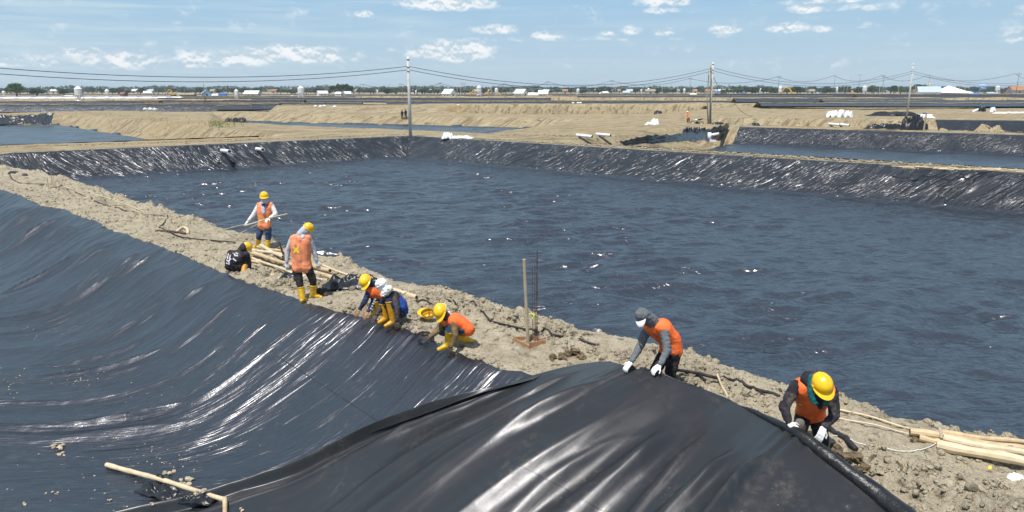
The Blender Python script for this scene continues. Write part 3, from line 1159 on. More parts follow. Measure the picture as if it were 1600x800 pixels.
F_SKIN = simple('skin', (.30, .155, .09), .55, .1, 20, .1, 90)
F_BOOT = simple('boot_rubber', (.72, .42, .015), .42, .14, 12, .15, 30, .45, dirt=.75)
F_BOOTO = simple('boot_rubber_amber', (.62, .30, .012), .45, .14, 12, .15, 30, .4, dirt=.75)
F_HELM = simple('helmet_yellow', (.86, .50, .008), .27, .06, 6, .0, 30, .5, dirt=.22)
F_PRINT = simple('print_white', (.62, .62, .65), .7, .2, 30, 0)
F_LIME = simple('label_lime', (.55, .75, .02), .5, .1, 10, 0)
F_TAPE = simple('tape_yellow', (.90, .62, .05), .4, .1, 10, 0)
F_TAPEO = simple('tape_amber', (.92, .42, .05), .4, .1, 10, 0)
F_MASK = fabric('mask_white', (.78, .77, .80))


def caps(bm, a, b, ra, rb, n=12):
    """closed tapered capsule"""
    a, b = Vector(a), Vector(b)
    d = b - a
    L = d.length
    z = d.normalized() if L > 1e-6 else Vector((0, 0, 1))
    M = z.to_track_quat('Z', 'Y').to_matrix()
    prof = []
    for k in range(0, 5):
        an = -math.pi / 2 + (math.pi / 2) * k / 4
        prof.append((max(ra * math.cos(an), 1e-4), ra * math.sin(an)))
    for k in range(0, 5):
        an = (math.pi / 2) * k / 4
        prof.append((max(rb * math.cos(an), 1e-4), L + rb * math.sin(an)))
    rows = []
    for (r, h) in prof:
        rows.append([bm.verts.new(a + M @ Vector((r * math.cos(2 * math.pi * k / n), r * math.sin(2 * math.pi * k / n), h))) for k in range(n)])
    for i in range(len(rows) - 1):
        for k in range(n):
            bm.faces.new((rows[i][k], rows[i][(k + 1) % n], rows[i + 1][(k + 1) % n], rows[i + 1][k]))
    bm.faces.new(rows[0][::-1]); bm.faces.new(rows[-1])


_DG = []


def remesh(caplist, voxel, name, mats, parent=None, rel=(0, 0, 0), smooth=5, wrinkle=.0, wfr=14, fac=.5, matfn=None, squash=None, seed=0):
    """melts overlapping capsules into one continuous skin"""
    bm = bmesh.new()
    for c in caplist:
        caps(bm, c[0], c[1], c[2], c[3])
    me = bpy.data.meshes.new(name)
    bm.to_mesh(me); bm.free()
    tmp = bpy.data.objects.new('tmp_skin', me)
    COL.objects.link(tmp)
    r = tmp.modifiers.new('r', 'REMESH'); r.mode = 'VOXEL'; r.voxel_size = voxel; r.adaptivity = 0
    if smooth:
        s = tmp.modifiers.new('s', 'SMOOTH'); s.factor = fac; s.iterations = smooth
    dg = bpy.context.evaluated_depsgraph_get()
    dg.update()
    m2 = bpy.data.meshes.new_from_object(tmp.evaluated_get(dg))
    bpy.data.objects.remove(tmp); bpy.data.meshes.remove(me)
    m2.name = name
    m2.materials.clear()
    o3 = Vector((seed * 3.3, seed * 1.9, 0))
    if wrinkle:
        nor = [v.normal.copy() for v in m2.vertices]
        for v, n in zip(m2.vertices, nor):
            q = v.co
            k = 1 - abs(mnoise.noise(Vector((q.x * wfr, q.y * wfr, q.z * wfr * 1.5)) + o3)) * 2.6
            k += .5 * mnoise.noise(q * wfr * 2.3 + o3)
            v.co = q + n * (wrinkle * k)
    if matfn is not None:
        mi = [matfn(p.center) for p in m2.polygons]
        m2.polygons.foreach_set('material_index', mi)
    rl = Vector(rel)
    for v in m2.vertices: v.co -= rl
    return link(name, m2, mats, parent, True)


def segd(p, a, b):
    ab = b - a
    t = max(0, min(1, (p - a).dot(ab) / max(ab.length_squared, 1e-9)))
    return (p - a - ab * t).length, t


def hand_caps(w, d, up, side, curl=.5, spread=.10, s=1.0):
    """palm with five fingers; w wrist, d forward, up back of the hand, side toward the thumb"""
    d = d.normalized(); up = (up - d * up.dot(d)).normalized(); sd = d.cross(up).normalized() * side
    out = []
    palm = w + d * .085 * s
    for k in (-1.5, -.5, .5, 1.5):
        out.append((w + d * .012 * s + sd * k * .013 * s, palm + sd * k * .019 * s, .017 * s, .0145 * s))
    Ls = {1.5: .068, .5: .078, -.5: .072, -1.5: .056}
    for i, k in enumerate((1.5, .5, -.5, -1.5)):
        a = palm + sd * k * .019 * s
        dd = (d + sd * k * spread - up * curl * (.45 + .1 * i)).normalized()
        L = Ls[k] * s
        b = a + dd * L * .52
        d2 = (dd - up * curl * 1.1).normalized()
        out.append((a, b, .0108 * s, .0098 * s)); out.append((b, b + d2 * L * .5, .0098 * s, .0082 * s))
    a = w + d * .03 * s + sd * .030 * s
    b = a + (d * .55 + sd * .8 - up * .25).normalized() * .042 * s
    out.append((a, b, .0135 * s, .0115 * s)); out.append((b, b + (d * .9 + sd * .25 - up * curl * .6).normalized() * .035 * s, .0112 * s, .009 * s))
    return out


def helmet(c, up, fwd, parent, rel, mat, s=1.0, shell=False):
    """hard hat: ribbed dome, peak, side slots"""
    up = up.normalized(); fwd = (fwd - up * fwd.dot(up)).normalized(); rt = fwd.cross(up)
    M = Matrix((rt, fwd, up)).transposed()
    vs, fs = [], []
    n, m = 40, 14
    for j in range(m + 1):
        ph = (math.pi / 2) * j / m
        for k in range(n):
            a = 2 * math.pi * k / n
            x, y = math.sin(a), math.cos(a)
            r = math.cos(ph) ** .9
            q = Vector((x * .122 * r, y * .145 * r, .128 * math.sin(ph) ** .9 if ph > 0 else 0))
            ridge_ = max(0, 1 - abs(q.x) / .022) * .010 * sstep(.02, .07, q.z) + max(0, 1 - abs(abs(q.x) - .048) / .012) * .004 * sstep(.05, .09, q.z)
            q.z += float(ridge_)
            vs.append(q)
    for j in range(m):
        for k in range(n):
            fs.append((j * n + k, j * n + (k + 1) % n, (j + 1) * n + (k + 1) % n, (j + 1) * n + k))
    b0 = len(vs)
    # rim and peak
    for rr_, zz in ((0.0, -.004), (1.0, -.014), (1.0, -.020), (-.25, -.012), (-.35, .03)):
        for k in range(n):
            a = 2 * math.pi * k / n
            pk = max(0, math.cos(a)) ** 1.6
            ext = .010 + .058 * pk
            x, y = math.sin(a), math.cos(a)
            vs.append(Vector((x * (.122 + ext * rr_ * (.6 if rr_ > 0 else .03)), y * (.145 + ext * rr_ * (1 if rr_ > 0 else .03)), zz - (.012 * pk if rr_ > 0 else 0))))
    for j in range(4):
        for k in range(n):
            fs.append((b0 + j * n + k, b0 + (j + 1) * n + k, b0 + (j + 1) * n + (k + 1) % n, b0 + j * n + (k + 1) % n))
    for k in range(n):
        fs.append((k, b0 + k, b0 + (k + 1) % n, (k + 1) % n))
    if shell:
        b1 = len(vs)
        for q in vs[:(m + 1) * n]: vs.append(q * .93)
        for j in range(m):
            for k in range(n):
                fs.append((b1 + j * n + k, b1 + (j + 1) * n + k, b1 + (j + 1) * n + (k + 1) % n, b1 + j * n + (k + 1) % n))
    mb = MB()
    R = Vector(rel)
    mb.add([M @ (q * s) + c - R for q in vs], fs)
    h = mb.build('hard_hat' if not shell else 'shell', mat, parent, smooth='auto')
    for sgn in (-1, 1):
        sl = MB()
        sl.box(M @ (Vector((sgn * .126, .01, .004)) * s) + c - R, (.008 * s, .034 * s, .014 * s), M=M)
        sl.build('slot', mat, h if not shell else parent)
    return h, M


def boot(kn, an, toe, parent, rel, mat, top=.55):
    """rubber boot: shaft up the calf, foot, sole and cuff"""
    a = an + (kn - an) * top
    d = (toe - an); d.z *= .3
    up = Vector((0, 0, 1))
    dn = d.normalized()
    heel = an - dn * .045 - up * .035
    tip = an + dn * .175 - up * .045
    cl = [(a, an, .080, .066), (an, heel, .064, .044), (heel, tip, .044, .040), (an - up * .01, an + dn * .11 - up * .030, .060, .050)]
    o = remesh(cl, .011, 'boot', mat, parent, rel, smooth=3, wrinkle=.0022, wfr=18)
    R = Vector(rel)
    MB().tube([a - (kn - an).normalized() * .0 - R, a + (kn - an).normalized() * .022 - R], [.084, .086], 16).build('boot_cuff', mat, o, True)
    s = MB()
    s.tube([heel - up * .034 - R - dn * .02, tip - up * .028 - R], [.034, .034], 8)
    for i, v in enumerate(s.v):
        v = Vector(v); c = heel.z - .040 - R.z
        s.v[i] = (v.x, v.y, c + (v.z - c) * .35)
    s.build('boot_sole', M_SOLE, o)
    return o


M_SOLE = simple('sole', (.30, .20, .05), .7)
HELPV = []


def person(label, y0, J, mats, opts):
    """J: joints in picture terms (u, v, distance offset) turned into places; mats: shirt, pants, skin"""
    Q = {k: P(a[0], a[1], y0 + (a[2] if len(a) > 2 else 0)) for k, a in J.items()}
    base = (Q['anL'] + Q['anR']) / 2
    base = Vector((base.x, base.y, min(Q['anL'].z, Q['anR'].z) - .08))
    rel = base
    root = empty('person', base, label, 'person')
    k = opts.get('bulk', 1.0)
    nk, sL, sR, hL, hR, hd = Q['neck'], Q['shL'], Q['shR'], Q['hipL'], Q['hipR'], Q['head']
    sm, hm_ = (sL + sR) / 2, (hL + hR) / 2
    sp = Q.get('chest', sm.lerp(hm_, .35)); wa_ = Q.get('waist', sm.lerp(hm_, .72))
    T_ = []
    for (s, h, sd) in ((sL, hL, 1), (sR, hR, -1)):
        si = s.lerp(sm, .38); hi = h.lerp(hm_, .25)
        T_.append((si + (sp - sm) * .35, wa_ + (hi - hm_) * .8, .108 * k, .100 * k))
        T_.append((wa_ + (hi - hm_) * .8, hi, .100 * k, .108 * k))
        T_.append((s.lerp(sm, .12), nk.lerp(sm, .5), .066 * k, .06 * k))
    T_.append((sp, wa_, .118 * k, .108 * k))
    T_.append((sm, sp, .095 * k, .118 * k))
    arms, legs = [], []
    for a in 'LR':
        s, e, h = Q['sh' + a], Q['el' + a], Q['ha' + a]
        arms += [(s, e, .072 * k, .062 * k), (e, h - (h - e).normalized() * .03, .061 * k, .043 * k)]
        hp_, kn, an = Q['hip' + a], Q['kn' + a], Q['an' + a]
        legs += [(hp_, kn, .104 * k, .084 * k), (kn, an + (kn - an) * .25, .080 * k, .058 * k)]
    # head: skull, jaw, nose, brow and ears on a neck
    face = Q['face'] - hd if 'face' in Q else Vector((0, -1, 0))
    face = face.normalized()
    upv = (hd - nk).normalized()
    rt = face.cross(upv).normalized()
    face = upv.cross(rt).normalized()
    H = [(hd + upv * .025 - face * .012, hd + upv * .01 + face * .02, .086, .078), (hd, hd - upv * .075 + face * .045, .068, .040),
         (nk - upv * .02, hd - upv * .03, .055, .056),
         (hd + face * .088 + upv * .01, hd + face * .103 - upv * .022, .011, .016),
         (hd + face * .072 - upv * .058 - rt * .016, hd + face * .072 - upv * .058 + rt * .016, .014, .014),
         (hd + face * .074 + upv * .03 - rt * .03, hd + face * .074 + upv * .03 + rt * .03, .014, .014)]
    for sg in (-1, 1):
        H.append((hd + rt * sg * .082 + upv * .01, hd + rt * sg * .082 - upv * .02, .016, .011))
    feet = [(Q['anL'], Q['anL'] + (Q['toL'] - Q['anL']).normalized() * .06, .035, .020), (Q['anR'], Q['anR'] + (Q['toR'] - Q['anR']).normalized() * .06, .035, .020)]
    groups = [(T_, 0), (arms, 0), (legs, 1), (H, 2), (feet, 1)]
    allc = [c for g, _ in groups for c in g]
    lookup = [(c[0], c[1], (c[2] + c[3]) / 2, mi) for g, mi in groups for c in g]
    short = opts.get('sleeve', 1.0)

    def mf(p):
        best, bi = 9, 0
        for (a, b, r, mi) in lookup:
            d, t = segd(p, a, b)
            d -= r
            if d < best: best, bi = d, mi
        return bi
    vox = opts.get('voxel', .016)
    body = remesh(allc, vox * 1.15, 'body', [mats[0], mats[1], mats[2]], root, rel, 5, opts.get('wr', .006), 13, matfn=mf, seed=hash(label) % 17 if False else len(label) % 13)
    # eyes
    for sg in (-1, 1):
        ey = MB()
        ey.lathe([(.0005, -.008), (.008, -.004), (.009, 0), (.008, .004), (.0005, .008)], hd + face * .080 + rt * sg * .030 + upv * .012 - rel, 8)
        ey.build('eye', F_BLACK, root)
    # hands
    for a in 'LR':
        h, e = Q['ha' + a], Q['el' + a]
        d = (h - e).normalized()
        hd_dir = Vector(opts.get('hand' + a, tuple(d)))
        upn = Vector(opts.get('hup' + a, (0, -.3, 1)))
        if abs(upn.normalized().dot(hd_dir.normalized())) > .93: upn = Vector((0, -1, .2))
        sgn = opts.get('thumb' + a, 1 if a == 'L' else -1)
        cl = hand_caps(h, hd_dir, upn, sgn, opts.get('curl', .5), s=opts.get('hs', 1.15))
        o = remesh(cl, .0078, 'glove' if opts.get('glove') else 'hand', mats[3], root, rel, 2, 0)
        if opts.get('cuff', True):
            MB().tube([h - d * .045 - rel, h - d * .005 - rel], [.041, .038], 12).build('sleeve_cuff', mats[4] if len(mats) > 4 else mats[0], root, True)
    # boots or shoes
    if opts.get('boots', F_BOOT):
        for a in 'LR':
            boot(Q['kn' + a], Q['an' + a], Q['to' + a], root, rel, opts.get('boots', F_BOOT), opts.get('boottop', .62))
    # vest: a looser shell round the trunk
    if 'vest' in opts:
        vg = .025
        V_ = [(c[0], c[1], c[2] + vg, c[3] + vg) for c in T_]
        low = opts.get('vlow', .03)
        dn_ = (hm_ - wa_).normalized()
        if opts.get('noshoulder'):
            V_ = [c for i, c in enumerate(V_) if i not in (2, 5)]
        V_ = V_ + [(wa_, hm_ + dn_ * low, .115 * k, .122 * k)]
        V_ = V_ + [(wa_ + (h.lerp(hm_, .25) - hm_) * .9, h.lerp(hm_, .2) + dn_ * low, .118 * k, .124 * k) for h in (hL, hR)]
        vest = remesh(V_, .014, 'safety_vest', opts['vest'], root, rel, 4, .005, 5, seed=3)
        Q['_vest'] = vest
    if 'hat' in opts:
        o_ = opts['hat']
        c = hd + upv * o_.get('up', .045) + face * o_.get('fw', .0)
        helmet(c, o_.get('dir', upv) if not isinstance(o_.get('dir'), tuple) else Vector(o_['dir']), o_.get('fwd') and Vector(o_['fwd']) or face, root, rel, F_HELM, o_.get('s', 1.0))
    Q['_root'], Q['_rel'], Q['_face'], Q['_up'], Q['_rt'] = root, rel, face, upv, rt
    Q['_body'] = body
    return Q


def cloth(Q, name, cl, mat, vox=.012, wr=.007, fr=16, smooth=3, seed=1):
    return remesh(cl, vox, name, mat, Q['_root'], Q['_rel'], smooth, wr, fr, seed=seed)


def decal(Q, onto, pts_list, wd, name, mat, off=.006, step=1.0):
    bv = bvh_world(onto, Q['_rel'])
    for pts in pts_list:
        ribbon(bv, pts, wd, off, step).build(name, mat, onto, rel=Q['_rel'])


def bvh_world(o, rel):
    bm = bmesh.new(); bm.from_mesh(o.data); bm.transform(Matrix.Translation(Vector(rel)))
    b = BVHTree.FromBMesh(bm); bm.free()
    return b


def yb(u, v, z=0.03):
    return G(u, v, z).y


# A: stands at the far edge of the embankment with thin bamboo sticks
y = yb(407, 389)
A = person('worker in orange vest and white sleeves standing with thin sticks at the far embankment edge', y,
           dict(head=(413, 308.5, 0), face=(412, 311, -.3), neck=(414, 318, .02), shL=(404.5, 321), shR=(424, 320.5), elL=(396.5, 335, -.05), elR=(431, 334, -.05),
                haL=(388, 345, -.12), haR=(421, 341, -.26), hipL=(408.5, 353), hipR=(418.5, 353), knL=(404.5, 369, -.05), knR=(419.5, 370, -.08),
                anL=(403, 384, 0), anR=(417.5, 388, -.14), toL=(392, 386, -.05), toR=(416, 392, -.35)),
           [F_WHITE, F_JEAN, F_SKIN, F_WHITE], dict(vest=F_PEACH, vlow=.02, hat=dict(up=.045), voxel=.017, bulk=1.03))
cloth(A, 'face_scarf', [(A['head'] + A['_face'] * .04 - A['_up'] * .04, A['neck'] + Vector((0, -.06, -.02)), .085, .10),
                        (A['neck'] + Vector((0, -.07, -.02)), P(412, 332, y - .15), .085, .045)], F_LAV)
cloth(A, 'dark_neck_cloth', [(P(410, 319.5, y - .14), P(416, 319.5, y - .14), .025, .025), (P(413, 319, y - .14), P(413, 323, y - .17), .03, .012)], F_NAVY, vox=.010)
decal(A, A['_vest'], [[(406.5, 336), (406, 351)], [(420, 338), (422, 351)]], .05, 'reflective_tape', F_TAPEO, .004)

# C: walks past with his back to the camera, yellow cross on the vest
y = yb(482, 468)
Cc = person('worker seen from behind in orange vest with yellow cross, walking beside the bamboo pile', y,
            dict(head=(478.5, 359, .06), face=(484, 361, .25), neck=(470, 367.5, .02), shL=(457.5, 373), shR=(482, 372), elL=(449.5, 392, .02), elR=(490, 390, .06),
                 haL=(448, 411, -.02), haR=(495, 409, .05), hipL=(463, 418), hipR=(481, 418), knL=(468, 440, -.02), knR=(489, 438, .05),
                 anL=(473, 467, -.10), anR=(489.5, 460, .10), toL=(481, 471, .08), toR=(504, 466, .10)),
            [F_GREYL, F_CHAR, F_SKIN, F_WHITE], dict(vest=F_PEACH, vlow=-.03, hat=dict(up=.05, fw=.02), voxel=.016, bulk=1.02, handL=(.1, 0, -1), handR=(.2, 0, -1), hupL=(0, -1, 0), hupR=(0, -1, 0)))
cloth(Cc, 'head_scarf', [(Cc['head'] - Cc['_face'] * .03 + Cc['_up'] * .01, Cc['neck'] + Vector((0, -.02, .02)), .098, .085), (Cc['neck'], P(468, 371, y - .04), .085, .07), (Cc['neck'], P(474, 371, y - .04), .08, .07)], F_GREYL)
decal(Cc, Cc['_vest'], [[(458, 386), (467.5, 396)], [(467.5, 385), (459.5, 395.5)]], .045, 'yellow_cross', F_TAPE, .006)

# B: crouches in dark clothes beside the bamboo pile
y = yb(372, 426)
B_ = person('worker crouching in a dark hooded jacket with white back print beside the bamboo pile', y,
            dict(head=(382, 388, .10), face=(390, 391, .25), neck=(376, 394, .08), shL=(360, 395, .05), shR=(385, 397, .0), elL=(358, 408, .25), elR=(389, 411, .12),
                 haL=(372, 414, .35), haR=(390, 420, .08), hipL=(358, 416, 0), hipR=(371, 419, -.03), waist=(362, 410, -.02), knL=(366, 405, .38), knR=(385, 405, .12),
                 anL=(366, 424, .22), anR=(380.5, 424.5, -.10), toL=(372, 425, .45), toR=(392, 428, -.06)),
            [F_CHAR, F_CHAR, F_SKIN, F_BLACK], dict(boots=F_BOOTO, boottop=.9, hat=dict(up=.055, fw=.03, s=1.02), voxel=.016, bulk=1.10))
cloth(B_, 'hood', [(B_['head'] - B_['_face'] * .035 + B_['_up'] * .028, B_['neck'], .110, .105)], F_CHAR)
cloth(B_, 'waist_bag', [(P(364, 416, y - .17), P(370, 418, y - .15), .055, .05)], F_BLACK, wr=.003)
decal(B_, B_['_body'], [[(357, 396), (355, 405)], [(360, 398), (358, 408)], [(364, 395), (368, 399)], [(366, 399), (372, 400)], [(364, 404), (369, 408)], [(354, 406), (359, 411)], [(368, 395), (372, 397)], [(353, 411), (359, 413)], [(361, 404), (357, 409)]], .035, 'back_print', F_PRINT, .004)
decal(B_, B_['_body'], [[(366, 389 + 4), (362, 406), (365, 412)]], .022, 'bag_strap', F_BLACK, .008)

# D: leans down in a yellow hard hat, behind the worker with the white head cloth
y = yb(590, 497)
D_ = person('worker in yellow hard hat and navy sleeves reaching down beside the white-scarfed worker', y,
            dict(head=(573.5, 441, -.05), face=(567, 450, -.25), neck=(581, 447, .02), shL=(577, 455, -.10), shR=(587, 456, .08), elL=(570, 471, -.18), elR=(583, 474, -.08),
                 haL=(561.5, 484, -.25), haR=(574.5, 487.5, -.2), hipL=(598, 468, .10), hipR=(602, 470, .28), knL=(585, 468, -.05), knR=(592, 470, .12),
                 anL=(590, 489, .02), anR=(598, 490, .2), toL=(578, 493, -.10), toR=(586, 493, .1)),
            [F_NAVY, F_NAVY, F_SKIN, F_SKIN], dict(boots=F_BOOT, boottop=.85, vest=F_ORANGE, hat=dict(up=.05), voxel=.016, curl=.5, bulk=.92))
cloth(D_, 'neck_cloth', [(D_['head'] - D_['_up'] * .03, D_['neck'], .088, .085)], F_NAVY)
decal(D_, D_['_body'], [[(585, 462), (587.5, 464)], [(584.5, 466), (587, 468)], [(583.5, 470), (586, 471.5)], [(582, 474), (585, 475.5)], [(580.5, 478), (583, 479.5)], [(578.5, 481.5), (581, 483)]], .035, 'sleeve_print', F_PRINT, .005, .6)

# E: squats with a white cloth wrapped round the head
y = yb(610, 508)
E_ = person('worker squatting with a white cloth wrapped round the head and a black and blue shirt', y,
            dict(head=(597, 446, -.05), face=(590, 453, -.25), neck=(606, 454, .0), shL=(603, 459, .16), shR=(617, 460, -.06), elL=(597, 478, .12), elR=(621, 481, -.16),
                 haL=(588, 493, .0), haR=(619.5, 502, -.2), chest=(615, 466, .05), waist=(624, 478, .04), hipL=(625, 487, .14), hipR=(628, 489, -.02), knL=(599, 474, .12), knR=(608, 470, -.10),
                 anL=(603, 497, .12), anR=(615, 502, -.08), toL=(592, 501, .0), toR=(602, 509, -.18)),
            [F_BROWND, F_NAVY, F_SKIN, F_BROWND], dict(boots=F_BOOTO, boottop=.95, voxel=.015, bulk=.95, curl=.3))
cloth(E_, 'head_wrap', [(E_['head'] + E_['_up'] * .03, E_['head'] + E_['_up'] * .02 - E_['_face'] * .03, .112, .11), (E_['head'] - E_['_face'] * .05, P(603, 455, y - .10), .085, .085),
                        (P(603, 455, y - .10), P(609, 451, y - .12), .07, .065), (P(603, 456, y - .12), P(599, 460, y - .14), .06, .05)], F_WHITE, wr=.014, fr=20)
cloth(E_, 'blue_shirt_panel', [(P(617, 461, y + .07), P(628, 474, y + .02), .085, .095), (P(628, 474, y + .02), P(630, 486, y + .02), .10, .105), (P(622, 468, y - .03), P(629, 480, y - .06), .07, .08)], F_BLUE, wr=.009)
MB().tube([E_['shR'].lerp(E_['elR'], .70) - E_['_rel'], E_['shR'].lerp(E_['elR'], .86) - E_['_rel']], [.062, .060], 14).build('sleeve_band', F_BLUE, E_['_root'], True)

# F: kneels in a bright orange vest over a brown jacket
y = yb(703, 546)
F_ = person('kneeling worker in yellow hard hat and orange vest over a brown jacket', y,
            dict(head=(692, 488, -.04), face=(683, 497, -.20), neck=(701, 493, .03), shL=(693, 502, .16), shR=(707.5, 502, -.08), elL=(683, 517, .10), elR=(712, 524, -.18),
                 haL=(670.5, 527, -.06), haR=(704.5, 543, -.22), chest=(711, 500, .06), waist=(722, 506, .06), hipL=(729, 512, .16), hipR=(732, 515, -.02), knL=(691, 518, .16), knR=(703, 509, -.02),
                 anL=(724, 528, .16), anR=(700, 539, .03), toL=(732, 532, .2), toR=(685, 544, -.05)),
            [F_BROWN, F_JEAN, F_SKIN, F_BROWND], dict(boots=F_BOOT, boottop=.66, vest=F_ORANGE, vlow=-.02, hat=dict(up=.06), voxel=.014, bulk=.95, curl=.25, hs=1.1))
cloth(F_, 'neck_flap', [(F_['head'] + F_['_up'] * .045 + F_['_face'] * .06, F_['head'] + F_['_up'] * .03 - F_['_face'] * .07, .078, .09), (F_['head'] - F_['_face'] * .06, F_['neck'] + Vector((0, -.02, .03)), .08, .05)], F_WHITE)
cloth(F_, 'dark_hood', [(F_['head'] - F_['_up'] * .04 + F_['_face'] * .03, F_['neck'] - Vector((.02, .02, .03)), .088, .085)], F_BROWND)
cloth(F_, 'jeans_patch', [(F_['knR'] + Vector((0, -.01, -.01)), F_['knR'].lerp(F_['anR'], .34), .074, .070)], F_LJEAN, wr=.004)
cloth(F_, 'jeans_knee', [(F_['knL'] + Vector((.02, 0, 0)), F_['knL'] + Vector((.10, .0, .0)), .080, .085)], F_JEAN, wr=.004)

# G: bends in a grey hooded jacket and pulls the sheet
y = yb(1036, 622)
G_ = person('worker in grey hooded jacket and orange vest bending to pull the plastic sheet', y,
            dict(head=(1005, 495, -.12), face=(998, 511, -.30), neck=(1019, 503, -.02), shL=(1012, 512, .14), shR=(1037, 513, -.10), elL=(1000, 541, .02), elR=(1043, 547, -.26),
                 haL=(986, 566, -.22), haR=(1031, 571, -.40), chest=(1036, 512, .05), waist=(1047, 530, .07), hipL=(1042, 547, .18), hipR=(1055, 546, .0), knL=(1019, 588, .14), knR=(1046, 592, -.02),
                 anL=(1012, 621, .22), anR=(1042, 629, .02), toL=(1000, 628, .06), toR=(1032, 637, -.16)),
            [F_GREY, F_BLACK, F_SKIN, F_GLOVE], dict(boots=F_BOOT, boottop=.45, vest=F_ORANGE, vlow=.03, voxel=.013, glove=True, curl=.75, hs=1.15, bulk=1.0, wr=.008,
                                                      handL=(-.5, -.2, -.5), handR=(-.6, -.3, -.35)))
cloth(G_, 'hood', [(G_['head'] + G_['_up'] * .025 - G_['_face'] * .02, G_['neck'] + Vector((0, 0, .01)), .112, .10), (G_['neck'], G_['chest'].lerp(G_['neck'], .6), .09, .07)], F_GREY, wr=.006)
_c = G_['head'] + G_['_face'] * .10 + G_['_up'] * .075
mb = MB()
M_ = Matrix((G_['_rt'], G_['_face'], G_['_up'])).transposed()
vs, fs = [], []
for j, (rr_, zz) in enumerate([(0, .0), (.5, .002), (1, -.012), (1, -.018), (.5, -.004), (0, -.006)]):
    for k in range(13):
        a = math.pi * (k / 12 - .5)
        vs.append(M_ @ Vector((math.sin(a) * (.085), .0 + math.cos(a) * .095 * rr_ - .03 * (1 - math.cos(a)), zz - .012 * math.sin(a) ** 2)) + _c - G_['_rel'])
for j in range(5):
    for k in range(12):
        fs.append((j * 13 + k, j * 13 + k + 1, (j + 1) * 13 + k + 1, (j + 1) * 13 + k))
mb.add(vs, fs).build('cap_peak', F_MASK, G_['_root'], True)
decal(G_, G_['_vest'], [[(1032.5, 529), (1034.5, 533.5)]], .04, 'lime_label', F_LIME, .006, .8)

# H: bends toward the camera in a yellow hard hat
y = yb(1270, 709)
H_ = person('worker in yellow hard hat and teal neck cloth bending over the rolled sheet edge', y,
            dict(head=(1283, 600, -.34), face=(1286, 624, -.48), neck=(1274, 598, -.12), shL=(1244, 603, -.06), shR=(1300, 612, -.10), elL=(1225, 636, -.18), elR=(1304, 648, -.20),
                 haL=(1233, 661, -.36), haR=(1287, 668, -.42), chest=(1270, 612, -.02), waist=(1267, 634, .10), hipL=(1257, 645, .20), hipR=(1276, 650, .22), knL=(1248, 676, .02), knR=(1284, 686, .02),
                 anL=(1250, 714, .12), anR=(1284, 722, .14), toL=(1247, 724, -.06), toR=(1288, 732, -.04)),
            [F_CHAR, F_CHAR, F_SKIN, F_GLOVE], dict(boots=F_BLACK, boottop=.35, vest=F_ORANGE, vlow=-.03, noshoulder=True, hat=dict(up=.035, fw=-.005, dir=(-.03, -.62, .80), fwd=(.18, -.75, -.62)), voxel=.012, glove=True, curl=.45,
                                                     hs=1.2, bulk=1.04, wr=.008, handL=(.55, -.35, -.45), handR=(-.45, -.45, -.75), hupR=(.2, -.8, .55), hupL=(0, -.6, .8), thumbL=-1))
cloth(H_, 'neck_cloth', [(P(1267, 588, y - .30), P(1266, 612, y - .36), .028, .035), (P(1266, 612, y - .36), P(1272, 628, y - .40), .035, .034), (P(1272, 628, y - .40), P(1290, 631, y - .42), .034, .026),
                         (P(1290, 631, y - .42), P(1296, 612, y - .36), .026, .022)], F_TEAL, wr=.010, fr=22)
cloth(H_, 'dark_face_cloth', [(H_['head'] + H_['_face'] * .02, H_['head'] + H_['_face'] * .07 - H_['_up'] * .03, .088, .06), (P(1281, 618, y - .42), P(1282, 636, y - .40), .055, .030)], F_BLACK, vox=.009, wr=.004)
cloth(H_, 'hood', [(P(1263, 588, y - .08), P(1281, 588, y - .06), .07, .07), (P(1256, 592, y - .10), P(1266, 603, y - .17), .045, .04)], F_CHAR)
cloth(H_, 'lit_knee_patch', [(P(1249, 662, y - .03), P(1248, 678, y - .01), .070, .068)], F_GREYD if False else fabric('cloth_lit_grey', (.15, .135, .115), .9), wr=.004)  # sunlit knee of the black trousers, painted as a paler grey cloth piece
decal(H_, H_['_vest'], [[(1249, 632), (1253, 633)]], .028, 'lime_label', F_LIME, .006, .8)
# ------------------------------------------------------------------ things on the embankment
def bamboo_mat(name, c, var=.12):
    t = NT(name)
    v = t.tc.outputs['Object']
    f = t.noise(v, 7, 4)
    q = t.noise(t.map(t.P, (9, 9, 9)), 1.0, 4, .7)
    col = t.mix(t.ramp(f, .3, .7), tuple(x * (1 - var) for x in c), c)
    col = t.mix(t.math('MULTIPLY', t.ramp(q, .5, .75), .35), col, tuple(x * .55 for x in c))
    t.bump(q, .15, .004)
    return t.set(Base_Color=col, Roughness=.55, Specular_IOR_Level=.35)


M_BAM = bamboo_mat('bamboo', (.56, .42, .25), .3)
M_BAMP = bamboo_mat('bamboo_pale', (.64, .52, .34), .22)
M_BAMG = bamboo_mat('bamboo_grey', (.42, .35, .24), .2)
M_DARKW = bamboo_mat('dark_wood', (.10, .065, .04), .3)
M_HOLE = simple('hollow_dark', (.02, .015, .01), .9, bump=0)
M_CABLE = simple('cable_rubber', (.022, .020, .020), .6, .2, 9, .2, 20)
M_STRING = simple('string_white', (.72, .70, .64), .8, bump=0)
M_PVC = simple('pvc_white', (.78, .77, .74), .35, .05, 5, 0)
M_RUST = simple('rusty_steel', (.10, .062, .045), .75, .35, 25, .4, 60)
M_PLANK = bamboo_mat('plank_wood', (.40, .215, .115), .25)
M_SCRAP = simple('liner_scrap', (.016, .018, .021), .34, .25, 6, .35, 12, .4, .03)
M_CONC = simple('concrete', (.46, .45, .42), .8, .12, 3, .2, 30)
M_SACK = simple('woven_sack', (.74, .74, .74), .75, .10, 8, .4, 40)


